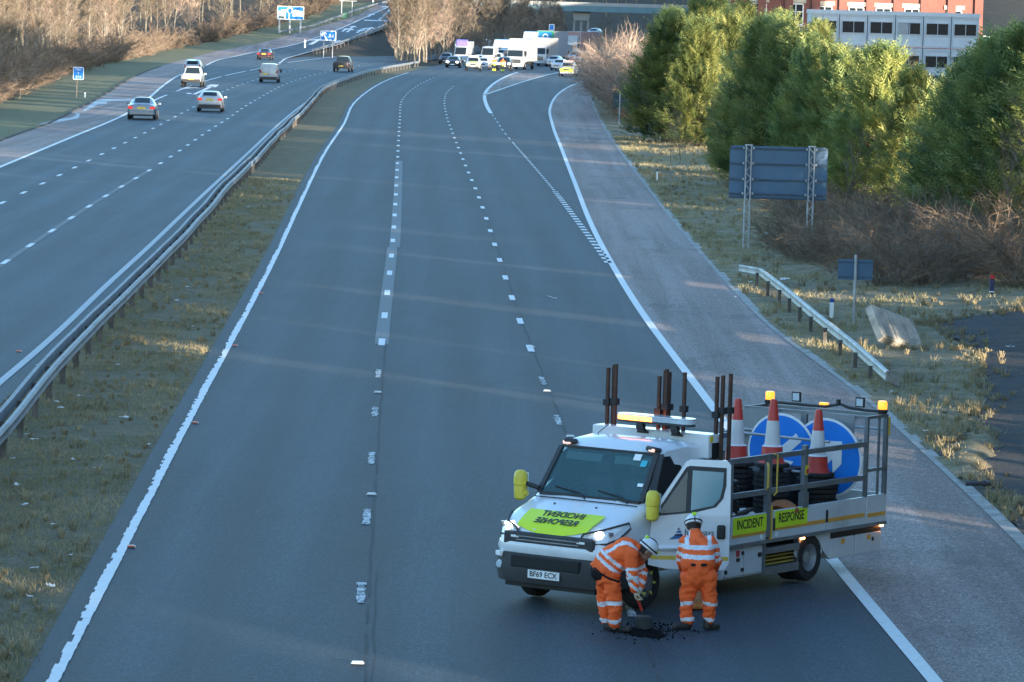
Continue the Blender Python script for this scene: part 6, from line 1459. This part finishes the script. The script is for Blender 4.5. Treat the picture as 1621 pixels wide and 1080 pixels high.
cone(.14, -4.02, 1.62, 'red and white traffic cone on the stack nearest the cab'); cone(-.50, -3.98, 1.66, 'middle traffic cone of the three standing on the truck'); cone(-.66, -5.0, 1.46, 'lowest traffic cone, in front of the right blue arrow sign')
def stack(x, y, z0, z1, label, w=.25):
    r = carried('cone_stack', x, y, z0, label, 'cone stack', 'stacks of cone feet on the truck'); k = int((z1 - z0) / .075); random.seed(int(x*100 + y*10)); m_ = MB()
    for i in range(k):
        a0 = random.uniform(-.05, .05); ww = w*random.uniform(.97, 1.04); m_.prism([(ww*1.06*math.cos(a) + random.uniform(-.008, .008), ww*1.06*math.sin(a)) for a in [math.pi/8 + a0 + math.pi/4*q for q in range(8)]], .058, Matrix.Translation((random.uniform(-.01, .01), random.uniform(-.01, .01), i*.075)))
    m_.lathe([(w*.7, 0), (w*.7, z1 - z0)], 12); m_.build('rubber_feet', P_RUB, r)
stack(.14, -4.02, .78, 1.62, 'black stack of rubber cone feet under the cone nearest the cab'); stack(-.50, -3.98, .78, 1.66, 'black stack of rubber cone feet under the middle cone'); stack(-.66, -5.0, .78, 1.46, 'black stack of rubber cone feet under the lowest cone', .30); stack(-.6, -2.4, .78, 1.62, 'black stack of rubber feet directly behind the open door', .27); stack(.45, -3.0, .78, 1.55, 'black stack of rubber feet deep in the middle of the load bed', .27)
M_ARW = mat('sign_arrow_blue', (.012, .21, .74), .4, var=.06, dirt=.15)
def disc(x, y, z, ang, label, tilt):
    r = carried('arrow_sign', x, y, z, label, 'arrow sign', 'blue arrow signs on the truck'); r.rotation_euler = (tilt, 0, TRZ)
    MB().lathe([(.001, -.012), (.60, -.012), (.60, .0), (.001, .0)], 48, axis='Y').build('sign_rim', M_SWHITE, r); MB().lathe([(.001, .0), (.565, .0), (.565, .006), (.001, .006)], 48, axis='Y').build('sign_face', M_ARW, r)
    c, s_ = math.cos(ang), math.sin(ang); pts = [(-.075,.40),(.075,.40),(.075,-.06),(.23,.09),(.23,-.13),(0,-.38),(-.23,-.13),(-.23,.09),(-.075,-.06)]
    MB().prism([(a*c - b*s_, a*s_ + b*c) for a, b in pts], .006, frame((0, .007, 0), (-1, 0, 0), (0, 0, 1))).build('arrow', M_SWHITE, r); return r
disc(.24, -5.46, 1.70, R(-50), 'round blue arrow sign behind the first two cones', R(-4)); disc(-.50, -5.55, 1.68, R(135), 'round blue arrow sign nearest the truck tail behind the lowest cone', R(-5))
sp = carried('sign_plate', .72, -5.66, 1.84, 'plain grey sign plate standing behind the blue arrow signs', 'sign plate'); MB().box((0, 0, 0), (.62, .02, .95), (0, R(4), 0)).build('plate', mat('plate_grey', (.24, .26, .28), .45, .3), sp); MB().box((-1.2, -.03, .05), (.75, .02, .9), (0, R(-3), 0)).build('plate', mat('plate_grey', (.24, .26, .28), .45, .3), sp)
PO = [(.86,-1.64,0),(.80,-1.70,.04),(.73,-1.64,.06),(-.02,-1.64,-.06),(-.08,-1.70,.02),(-.14,-1.64,.05),(-.11,-1.76,0),(-.42,-1.68,.02),(-.98,-1.66,.0),(-1.05,-1.70,.02),(-1.02,-1.95,.03)]
pos_l = ['of the three at the driver side', 'of the four behind the light bar', 'standing alone right of the light bar', 'of the pair above the door', 'nearest the first cone']
for i, (x, y, dz) in enumerate(PO):
    w = pos_l[0 if i < 3 else 1 if i < 7 else 2 if i == 7 else 3 if i < 10 else 4]
    r = carried('steel_pole', x, y, .8, 'rusty brown upright steel pole ' + w, 'pole', ('steel poles at the driver side', 'steel poles behind the light bar', None, 'steel poles above the door', None)[pos_l.index(w)])
    H_ = 2.34 + dz; MB().bar((0, 0, 0), (0, 0, H_), .044, .044).build('tube', P_RUST, r); MB().box((0, 0, H_ - .50 - (i % 3)*.02), (.10, .09, .09)).build('clamp', mat('dark_clamp', (.02, .02, .022), .7), r)
bg = MB(); random.seed(4)
def sack(x, y, z, s, m, name, label):
    r = MB(); ring = []
    for i in range(7):
        t = i/6; w_ = s*.32*math.sin(math.pi*(.12 + .76*t)); ring.append([Vector((x + (t - .5)*s, y + w_*math.cos(a)*random.uniform(.85, 1.15), z + w_*.55*(1 + math.sin(a)))) for a in [2*math.pi*q/10 for q in range(10)]])
    o = r.loft([[TW(*p) for p in q] for q in ring]).build(name, m, None, smooth=True); return tag(o, label, 'sack')
sack(-.72, -2.32, .98, .6, M_LIT, 'sack', 'crumpled white sack on the load bed just behind the open door'); sack(-.8, -2.75, 1.0, .5, M_LIT, 'sack', 'white sack poking up at the rear of the INCIDENT board')
sack(-.85, -3.75, 1.05, .5, mat('sack_orange', (.35, .12, .04), .7), 'sack', 'brown and orange sack beside the tall stanchion')
o = MB().bar(TW(-.95, -2.1, 1.06), TW(-.9, -2.8, 1.16), .07, .05).build('timber', mat('dark_timber', (.045, .028, .022), .85)); tag(o, 'dark timber batten lying over the white sacks', 'timber')
o = empty('storage_bin', TW(.35, -4.9, .78), TRZ, 'black storage bin in the rear of the load bed', 'bin'); MB().box((0, 0, .35), (1.1, 1.1, .7)).build('bin_body', P_RUB, o, bevel=.02); MB().box((0, 0, .72), (1.14, 1.14, .05)).build('lid', P_RUB, o, bevel=.01)
# ------------------------------------------------------------------ people
def cloth(name, c, wr=18, var=.15):
    m, nt, bs = _nt(name); f = noise(nt, 5, 6, rough=.6); g = noise(nt, wr, 4)
    o = mixc(nt, ramp(nt, f, .3, .7), tuple(x*(1 - var) for x in c), tuple(min(1, x*(1 + var)) for x in c)); nt.links.new(o, bs.inputs['Base Color'])
    bs.inputs['Roughness'].default_value = .75; bs.inputs['Specular IOR Level'].default_value = .2; bump(nt, bs, g, .7, .02); return m
H_OR = cloth('hi_vis_orange', (.95, .135, .032)); H_REF = cloth('reflective_tape', (.68, .70, .74), 40, .06); H_BLK = cloth('black_cloth', (.012, .012, .014)); H_YG = cloth('hi_vis_yellow', (.62, .72, .05)); H_NVY = cloth('navy_cloth', (.018, .022, .035))
SKIN = mat('skin', (.42, .22, .15), .55, var=.08); HAIR = mat('dark_hair', (.02, .014, .01), .7); BOOT = mat('work_boot', (.022, .02, .018), .6, var=.3, dirt=.4); GLOVE = mat('work_glove', (.45, .40, .26), .8, var=.15)
HELM = mat('helmet_white', (.66, .68, .70), .3, var=.04, coat=.3, dirt=.1); LIME = mat('lime_lamp', (.45, .75, .02), .4)
def blobmesh(segs, vox=.022, wrinkle=.0, seed=1, it=4):
    """segs: (p0, r0, p1, r1) tapered limbs merged into one continuous skin"""
    mb = MB()
    for p0, r0, p1, r1 in segs:
        p0, p1 = Vector(p0), Vector(p1); L = (p1 - p0).length; d = (p1 - p0).normalized() if L > 1e-6 else Vector((0, 0, 1)); pts, rs = [], []
        for q in range(4): a = math.pi/2*q/4; pts.append(p0 - d*(r0*math.cos(a))); rs.append(max(.002, r0*math.sin(a)))
        for q in range(5): t = q/4; pts.append(p0.lerp(p1, t)); rs.append(r0 + (r1 - r0)*t)
        for q in range(1, 5): a = math.pi/2*q/4; pts.append(p1 + d*(r1*math.sin(a))); rs.append(max(.002, r1*math.cos(a)))
        mb.tube(pts, rs, 12)
    o = mb.build('tmp', []) if False else None
    me = bpy.data.meshes.new('tmp'); me.from_pydata(mb.v, [], mb.f); o = bpy.data.objects.new('tmp', me); COL.objects.link(o)
    r_ = o.modifiers.new('r', 'REMESH'); r_.mode = 'VOXEL'; r_.voxel_size = vox; s_ = o.modifiers.new('s', 'SMOOTH'); s_.factor = .5; s_.iterations = it
    bpy.context.view_layer.update(); dg = bpy.context.evaluated_depsgraph_get(); out = bpy.data.meshes.new_from_object(o.evaluated_get(dg)); bpy.data.objects.remove(o)
    if wrinkle:
        nrm = [v.normal.copy() for v in out.vertices]
        for v, n_ in zip(out.vertices, nrm):
            c = v.co; q_ = Vector((c.x*7, c.y*7, c.z*13 + seed)); f = .9 - 2.2*abs(mnoise.noise(q_)) + .5*mnoise.noise(Vector((c.x*9, c.y*9, c.z*6 + seed))) + .35*mnoise.noise(Vector((c.x*22, c.y*22, c.z*30 + seed)))
            v.co = c + n_*(wrinkle*f)
    return out
def skinobj(name, me, mats, parent, fn=None):
    for m in mats: me.materials.append(m)
    me.polygons.foreach_set('use_smooth', [True]*len(me.polygons))
    if fn:
        for p in me.polygons: p.material_index = fn(p.center)
    o = bpy.data.objects.new(name, me); COL.objects.link(o); o.parent = parent; return o
def seg_t(c, a, b): d = b - a; return (c - a).dot(d)/d.length_squared
def seg_d(c, a, b): t = max(0, min(1, seg_t(c, a, b))); return (c - (a + (b - a)*t)).length
def hand(r, wr, dirn, side, m, s=1.0, curl=.6):
    """palm with four unequal bent fingers and a thumb"""
    d = Vector(dirn).normalized(); sd = Vector(side); sd = (sd - d*sd.dot(d)).normalized(); nm = d.cross(sd); segs = []
    palm0 = wr; palm1 = wr + d*.085*s
    for k in (-1, -.33, .33, 1): segs.append((palm0 + sd*.022*k*s, .020*s, palm1 + sd*.030*k*s, .016*s))
    for k, L in ((-1, .068), (-.33, .082), (.33, .077), (1, .058)):
        a = palm1 + sd*.030*k*s; b = a + (d*.8 + nm*curl*.6).normalized()*L*.5*s; c = b + (d*.25 + nm*curl*1.6).normalized()*L*.55*s
        segs += [(a, .0125*s, b, .011*s), (b, .011*s, c, .009*s)]
    a = palm0 + d*.02*s - sd*.032*s; b = a + (d*.5 - sd*.8 + nm*.5).normalized()*.042*s; c = b + (d*.8 + nm*.7).normalized()*.035*s; segs += [(a, .015*s, b, .0125*s), (b, .0125*s, c, .010*s)]
    return segs
def head_segs(c, up, fw, rt_):
    return [(c + up*.035 - fw*.015, .092, c + up*.03 + fw*.02, .088), (c - up*.02, .085, c - up*.06 + fw*.03, .06), (c + fw*.075 - up*.02, .018, c + fw*.098 - up*.035, .016), (c + fw*.06 - up*.085, .03, c + fw*.075 - up*.10, .022),
            (c + rt_*.088 - up*.02, .018, c + rt_*.092 + up*.02, .016), (c - rt_*.088 - up*.02, .018, c - rt_*.092 + up*.02, .016), (c + fw*.085 - up*.065 - rt_*.02, .012, c + fw*.085 - up*.065 + rt_*.02, .012)]
def helmet(par, c, up, fw, rt_):
    M = Matrix((rt_, fw, up)).transposed().to_4x4(); M.translation = c; m_ = MB(); prof = [(.128, .0), (.127, .03), (.118, .075), (.092, .115), (.05, .138), (.001, .145)]
    m_.lathe(prof, 22); m_.v = [tuple(M @ Vector((v[0]*.92, v[1]*1.1, v[2]))) for v in m_.v]; h = m_.build('helmet', HELM, par, smooth=True)
    pk = MB(); pk.prism([(.118*math.cos(a)*.92, .118*1.1*math.sin(a)) for a in [math.pi*q/10 for q in range(11)]] + [(.10*math.cos(a), .19*math.sin(a)) for a in [math.pi - math.pi*q/10 for q in range(11)]], .012, M @ Matrix.Translation((0, .0, .0))); pk.build('helmet_peak', HELM, h)
    st_ = MB(); st_.tube([M @ Vector((.124*math.cos(a)*.95, .137*math.sin(a)*1.02, .035)) for a in [2*math.pi*q/20 for q in range(21)]], .010, 6); st_.tube([M @ Vector((.0, .137*math.cos(a)*1.03, .15*math.sin(a))) for a in [math.pi*q/12 for q in range(13)]], .009, 6); st_.build('helmet_strap', H_BLK, h)
    lm = MB(); lm.box(M @ Vector((0, -.10, .115)), (.06, .05, .05), M.to_3x3()); lm.build('helmet_lamp', LIME, h, bevel=.01); lf = MB(); lf.box(M @ Vector((0, .14, .055)), (.05, .035, .035), M.to_3x3()); lf.build('helmet_lamp', LIME, h, bevel=.01); return h
def boot(par, ankle, heel, toe):
    heel, toe = Vector(heel), Vector(toe); segs = [(ankle, .066, heel + Vector((0, 0, .06)), .058), (heel + Vector((0, 0, .055)), .055, toe + Vector((0, 0, .055)), .054), (heel + Vector((0, 0, .03)), .03, toe + Vector((0, 0, .03)), .032)]
    me = blobmesh(segs, .016)
    for v in me.vertices: v.co.z = max(v.co.z, .024)
    return skinobj('boot', me, [BOOT], par)
# ---- worker with the shovel
PX = lambda Y0_: (lambda px, py, dy=0.0: atd(px, py, Y0_ + dy))
A = PX(57.55); gA = at(972, 1001)
P1 = empty('person', (0, 0, 0), 0, 'worker in orange hi vis bending with a short shovel at the wheel', 'person')
pel = A(960, 909, .05); sp1 = A(971, 889, .04); ch = A(988, 874, .04); nk = A(1006, 867, .04); hc = A(1022, 872, .03)
hR, hL = A(966, 914, -.06), A(957, 913, .12); kR, kL = A(973, 955, -.10), A(958, 955, .16); aR, aL = A(973, 988, -.08), A(960, 985, .18)
shR, shL = A(999, 879, -.15), A(1003, 876, .22); eR, eL = A(1001, 911, -.22), A(1016, 906, .22); wR, wL = A(1005, 936, -.20), A(1012, 934, .10)
def person(P, J, seed, fhead, facing, wr_side, grip=True):
    upv, fwv = fhead; rtv = fwv.cross(upv).normalized()
    body = [(J['pel'], .13, J['sp1'], .13), (J['sp1'], .13, J['ch'], .14), (J['ch'], .11, J['nk'], .065), (J['nk'], .058, J['hc'], .062), (J['shL'], .075, J['shR'], .075), (J['hL'], .10, J['hR'], .10)]
    for s in 'RL': body += [(J['h'+s], .085, J['k'+s], .06), (J['k'+s], .058, J['a'+s], .042), (J['a'+s], .04, J['a'+s] + Vector((0, 0, -.04)), .04), (J['sh'+s], .055, J['e'+s], .042), (J['e'+s], .04, J['w'+s], .03)]
    body += head_segs(J['hc'], upv, fwv, rtv)
    for s in 'RL':
        dv = (J['w'+s] - J['e'+s]).normalized(); body += hand(None, J['w'+s], dv, wr_side, None, .95, .7)
    def bmat(c):
        if (c - J['hc']).length < .16: return 1 if ((c - J['hc']).dot(fwv) < -.01 and (c - J['hc']).dot(upv) > -.05) else 0
        return 0
    skinobj('body', blobmesh(body, .014, it=2), [SKIN, HAIR], P, bmat)
    for s in 'RL':
        dv = (J['w'+s] - J['e'+s]).normalized(); skinobj('glove', blobmesh([(a, r0*1.18, b, r1*1.18) for a, r0, b, r1 in hand(None, J['w'+s], dv, wr_side, None, .98, .7)] + [(J['w'+s] - dv*.05, .038, J['w'+s], .034)], .008, it=1), [GLOVE], P)
    return rtv
J1 = dict(pel=pel, sp1=sp1, ch=ch, nk=nk, hc=hc, hR=hR, hL=hL, kR=kR, kL=kL, aR=aR, aL=aL, shR=shR, shL=shL, eR=eR, eL=eL, wR=wR, wL=wL)
up1 = Vector((.62, .05, .78)).normalized(); fw1 = Vector((.74, .1, -.62)); fw1 = (fw1 - up1*fw1.dot(up1)).normalized()
person(P1, J1, 1, (up1, fw1), None, Vector((0, 1, 0)))
def clothes(P, J, tor, arms, legs, torso_band, seed, hemfn):
    jk = list(tor)
    for s in 'RL': jk += [(J['sh'+s], .098, J['e'+s], .078), (J['e'+s], .076, J['w'+s] - (J['w'+s] - J['e'+s])*.12, .056)]
    def jm(c):
        for s in 'RL':
            ua = seg_d(c, J['sh'+s], J['e'+s]); fa = seg_d(c, J['e'+s], J['w'+s]); td = min(seg_d(c, a, b) - .1 for a, _, b, _ in tor)
            if min(ua, fa) - .05 < td:
                if ua < fa:
                    t = seg_t(c, J['sh'+s], J['e'+s])
                    if arms[0] < t < arms[1]: return 1
                    if arms[2] < t < arms[3]: return 1
                else:
                    t = seg_t(c, J['e'+s], J['w'+s])
                    if arms[4] < t < arms[5]: return 1
        return torso_band(c)
    skinobj('jacket', blobmesh(jk, .018, .015, seed, 3), [H_OR, H_REF, H_BLK], P, jm)
    tr = [(J['pel'] + Vector((0, 0, .03)), .17, (J['hR'] + J['hL'])/2, .16), (J['hR'], .135, J['hL'], .135)]
    for s in 'RL': tr += [(J['h'+s], .120, J['k'+s], .092), (J['k'+s], .092, J['a'+s] + Vector((0, 0, .03)), .078)]
    def tm(c):
        for s in 'RL':
            if seg_d(c, J['k'+s], J['a'+s]) < .2 and abs((c - J['a'+s]).xy.length) < .2:
                t = seg_t(c, J['k'+s], J['a'+s]); o_ = 'L' if s == 'R' else 'R'
                if seg_d(c, J['k'+s], J['a'+s]) <= seg_d(c, J['k'+o_], J['a'+o_]):
                    if legs[0] < t < legs[1] or legs[2] < t < legs[3]: return 1
        return 2 if hemfn(c) else 0
    skinobj('trousers', blobmesh(tr, .018, .020, seed + 3, 3), [H_OR, H_REF, H_BLK], P, tm)
ax1 = (ch - pel).normalized()
def band1(c):
    t = (c - pel).dot(ax1)
    if .10 < t < .145 or .19 < t < .235: return 1
    if t > .22 and abs((c - ch).y + .13) < .028: return 1
    if t < -.03: return 2
    return 0
def c1():
    tor = [(A(957, 901, .05), .195, A(972, 886, .04), .205), (A(972, 886, .04), .205, A(990, 873, .04), .185), (A(986, 876, -.08), .12, A(988, 873, .16), .12), (A(962, 904, -.04), .15, A(960, 902, .14), .15), (A(992, 872, .04), .145, nk, .085)]
    clothes(P1, J1, tor, (.66, .82, 2, 3, .02, .22), (-.14, .08, .74, .93), band1, 5, lambda c: False)
c1()
up_h = up1; rt1 = fw1.cross(up1).normalized(); helmet(P1, hc + up1*.035, up1, fw1, rt1)
boot(P1, aR + Vector((0, 0, .02)), at(972, 1001.5) + Vector((0, .02, 0)), at(994, 1003)); boot(P1, aL + Vector((0, 0, .02)), at(960, 998.5), at(977, 1000))
MB().tube([A(941, 899, -.10), A(950, 908, -.17), A(966, 917, -.19), A(981, 921, -.15)], .016, 6).build('belt', H_BLK, P1)
# the shovel he holds
sv = empty('shovel', at(1021, 1002), 0, 'short shovel with red handle and dark blade held by the bending worker', 'shovel'); so_ = Vector(sv.location)
h0, h1, h2 = A(1005, 936, -.24) - so_, A(1016, 966, -.12) - so_, A(1018, 974, -.08) - so_
MB().tube([h0, h1], .020, 10).build('handle', mat('shovel_red', (.55, .05, .03), .5), sv, smooth=True); MB().tube([h1, h2], .013, 8).build('shaft', M_GALVD, sv)
bl = MB(); n_ = 6; rows = []
for i in range(n_ + 1):
    t = i/n_; c = h2.lerp(at(1021, 1002) + Vector((.0, .0, .02)) - so_, t); w_ = .115*(1 if t > .15 else .6 + t*2.6)*(1 - .25*max(0, t - .8)*5*.6); rows.append([c + Vector((x*w_, .05*x*x, 0)) for x in (-1, -.5, 0, .5, 1)])
bl.loft(rows, closed=False); b_ = bl.build('blade', mat('shovel_steel', (.10, .11, .12), .55, .3, var=.25, dirt=.4), sv, smooth=True); q = b_.modifiers.new('s', 'SOLIDIFY'); q.thickness = .006
# ---- second worker, seen from behind
B = PX(57.95); P2 = empty('person', (0, 0, 0), 0, 'worker in orange hi vis seen from behind, leaning forward beside the open door', 'person')
pel2 = B(1106, 908, .0); J2 = dict(pel=pel2, sp1=B(1105, 885, .14), ch=B(1104, 866, .30), nk=B(1101, 846, .42), hc=B(1098, 834, .47), hR=B(1119, 914, .0), hL=B(1093, 914, .02), kR=B(1125, 955, -.02), kL=B(1086, 955, .0), aR=B(1121, 983, .0), aL=B(1088, 984, -.02),
    shR=B(1124, 860, .32), shL=B(1085, 860, .34), eR=B(1133, 889, .36), eL=B(1080, 889, .38), wR=B(1126, 912, .52), wL=B(1088, 914, .52))
up2 = Vector((-.05, .45, .89)).normalized(); fw2 = Vector((-.1, .85, -.45)); fw2 = (fw2 - up2*fw2.dot(up2)).normalized()
person(P2, J2, 2, (up2, fw2), None, Vector((1, 0, 0)))
def band2(c):
    z = c.z - pel2.z; x = c.x - pel2.x
    if .20 + .05*abs(x)*0 < z < .255 or .315 < z < .37: return 1
    if z > .34 and (abs(x + .165 + (z - .37)*-.15) < .028 or abs(x - .15 + (z - .37)*.15) < .028): return 1
    return 0
tor2 = [(B(1099, 893, .04), .16, B(1098, 872, .22), .165), (B(1113, 893, .04), .16, B(1112, 872, .22), .165), (B(1094, 868, .28), .14, B(1116, 868, .28), .14), (B(1092, 895, .05), .125, B(1118, 895, .04), .125), (B(1104, 862, .34), .15, J2['nk'], .085)]
clothes(P2, J2, tor2, (.50, .64, .80, .96, -1, -1), (-.10, .10, .78, .97), band2, 11, lambda c: False)
rt2 = fw2.cross(up2).normalized(); helmet(P2, J2['hc'] + up2*.03, up2, fw2, rt2)
boot(P2, J2['aL'] + Vector((0, 0, .03)), at(1088, 998), at(1068, 999)); boot(P2, J2['aR'] + Vector((0, 0, .03)), at(1119, 999), at(1134, 998))
bt = MB()
for x0, x1 in ((1094, 1101), (1110, 1119)): bt.bar(B(x0, 894.5, -.155), B(x1, 894.5, -.155), .02, .035)
bt.build('belt', H_BLK, P2)
# orange bag of repair material behind him, the fresh patch, crumbs
g = at(1105, 966); bg_ = empty('repair_bag', (g.x, g.y, .022), .1, 'orange bag of repair material with red top on the road behind the worker', 'bag')
MB().box((0, 0, .20), (.36, .22, .40), tp=(.92, .7)).build('bag_body', mat('bag_orange', (.60, .20, .05), .6, var=.25, vscale=9), bg_, bevel=.04); MB().box((0, 0, .42), (.34, .16, .09)).build('bag_top', mat('bag_red', (.40, .035, .03), .6), bg_, bevel=.03); MB().box((0, -.105, .22), (.22, .02, .22)).build('bag_print', mat('bag_print', (.45, .20, .10), .7, var=.4, vscale=30), bg_)
M_TAR = mat('fresh_tarmac', (.004, .004, .005), .95, var=.4, vscale=20, spec=.1, bmp=1., bscale=50)
pm_ = MB(); random.seed(6); g0 = at(1020, 1001.5); ring = []
hp_ = [(990, 996), (1004, 995.5), (1022, 997), (1036, 999), (1048, 1003), (1052, 1009), (1044, 1013), (1026, 1011), (1010, 1010), (998, 1006), (988, 1001)]
Q = []
for i in range(len(hp_)):
    a, b = hp_[i], hp_[(i + 1) % len(hp_)]
    for k in range(4): t = k/4; Q.append(at(a[0] + (b[0] - a[0])*t + random.uniform(-1.2, 1.2), a[1] + (b[1] - a[1])*t + random.uniform(-.5, .5)))
cc = sum(Q, Vector())/len(Q); vs = [(p.x, p.y, .0235) for p in Q] + [(cc.x + (p.x - cc.x)*.6, cc.y + (p.y - cc.y)*.6, .045 + random.uniform(-.008, .012)) for p in Q] + [(cc.x, cc.y, .05)]; n = len(Q)
pm_.add(vs, [(i, (i+1) % n, n + (i+1) % n, n + i) for i in range(n)] + [(n + i, n + (i+1) % n, 2*n) for i in range(n)]); tag(pm_.build('road_patch', M_TAR, smooth=True), 'fresh black tarmac patch in the pothole by the shovel', 'patch')
cm = MB()
for i in range(260):
    px = random.gauss(1030, 34); py = random.gauss(1001, 7); p = at(px, py); s = random.uniform(.006, .022); cm.box((p.x, p.y, .022 + s*.3), (s, s, s*.7), (random.random(), random.random(), random.random()*3))
tag(cm.build('loose_tarmac', M_TAR), 'loose black tarmac crumbs scattered round the patch', 'crumbs', None, 'stuff')
# ---- two officers by the queue
def officer(px, py, label, turn):
    g = at(px, py); P = empty('person', (g.x, g.y, .015), turn, label, 'person'); J = lambda x, y, z: Vector((x, y, z))
    body = [(J(0,0,.95), .12, J(0,0,1.3), .13), (J(0,0,1.3), .12, J(0,0,1.5), .06), (J(0,0,1.5), .05, J(0,.01,1.6), .06), (J(-.17,0,1.4), .06, J(.17,0,1.4), .06)]
    for s in (-1, 1): body += [(J(s*.09,0,.93), .09, J(s*.12,.02,.5), .06), (J(s*.12,.02,.5), .055, J(s*.13,0,.08), .045), (J(s*.13,-.02,.05), .045, J(s*.14,.14,.04), .035), (J(s*.2,0,1.4), .055, J(s*.27,-.03,1.12), .045), (J(s*.27,-.03,1.12), .04, J(s*.26,.08,.86), .03)] + hand(None, J(s*.26,.08,.86), (0, .1, -1), (0, 1, 0), None, .9, .5)
    body += head_segs(J(0,.02,1.66), J(0,0,1), J(0,1,0), J(1,0,0)); skinobj('body', blobmesh(body, .02, it=2), [SKIN, HAIR, H_NVY], P, lambda c: 2 if c.z < 1.35 and c.z > .1 else 1 if c.z > 1.7 else 0)
    jk = [(J(0,0,.92), .17, J(0,0,1.32), .18), (J(-.14,0,1.38), .11, J(.14,0,1.38), .11)]
    for s in (-1, 1): jk += [(J(s*.2,0,1.4), .08, J(s*.27,-.03,1.12), .07), (J(s*.27,-.03,1.12), .066, J(s*.26,.07,.92), .05)]
    skinobj('jacket', blobmesh(jk, .025, .006), [H_YG, H_OR, H_REF], P, lambda c: 2 if abs(c.z - 1.02) < .03 or abs(c.z - 1.15) < .025 else 1 if c.z > 1.25 else 0)
    tr = [(J(0,0,.95), .14, J(0,0,.9), .14)]
    for s in (-1, 1): tr += [(J(s*.09,0,.93), .11, J(s*.12,.02,.5), .09), (J(s*.12,.02,.5), .088, J(s*.13,0,.12), .08)]
    skinobj('trousers', blobmesh(tr, .025, .006), [H_NVY, H_YG], P, lambda c: 1 if .16 < c.z < .40 else 0)
    for s in (-1, 1): skinobj('boot', blobmesh([(J(s*.13,-.04,.06), .055, J(s*.14,.15,.05), .048)], .02), [BOOT], P)
    cp = MB().lathe([(.105, 1.70), (.10, 1.77), (.06, 1.80), (.001, 1.805)], 14, (0, .01, 0)); cp.build('cap', H_NVY, P, smooth=True)
officer(782, 114.5, 'officer in yellow and orange hi vis, left of another by the black jeep', .3); officer(795.5, 115.5, 'officer with back to camera in front of the black jeep', .05)
# ------------------------------------------------------------------ light, sky, view
SUN_EL, SUN_AZ = 4.9, 143.0
w = bpy.data.worlds.new('World'); sc.world = w; w.use_nodes = True
nt = w.node_tree; bg = nt.nodes['Background']
sky = nt.nodes.new('ShaderNodeTexSky'); sky.sky_type = 'NISHITA'; sky.sun_disc = False
sky.sun_elevation = R(SUN_EL); sky.sun_rotation = R(SUN_AZ); sky.altitude = 60; sky.ozone_density = 2.6; sky.dust_density = .6
nt.links.new(sky.outputs[0], bg.inputs[0]); bg.inputs[1].default_value = .15
sl = bpy.data.lights.new('sun', 'SUN'); sl.energy = 2.4; sl.angle = R(.53); sl.color = (1.0, .86, .68)
so = bpy.data.objects.new('sun', sl); COL.objects.link(so)
a = R(SUN_AZ); e = R(SUN_EL)
tosun = Vector((math.sin(a) * math.cos(e), math.cos(a) * math.cos(e), math.sin(e)))
so.rotation_euler = tosun.to_track_quat('Z', 'Y').to_euler(); so.location = (60, -60, 60)
sc.view_settings.view_transform = 'Standard'; sc.view_settings.look = 'None'; sc.view_settings.gamma = 1
sc.view_settings.use_curve_mapping = False; sc.view_settings.exposure = 2.85
sc.cycles.max_bounces = 5; sc.cycles.transparent_max_bounces = 12

for o in [o for o in sc.objects if o.parent is None and o.type in ('EMPTY', 'MESH') and not o.get('label') and not o.get('kind')]:
    for c in list(o.children_recursive) + [o]: bpy.data.objects.remove(c)

for m in bpy.data.materials:                      # small lamps are found by the paths themselves; keeps the shade clean
    if m.name != 'amber_beacon_lit': m.cycles.emission_sampling = 'NONE'
sc.cycles.use_denoising = True
sc.cycles.sample_clamp_indirect = 4.0
sc.cycles.adaptive_threshold = .004
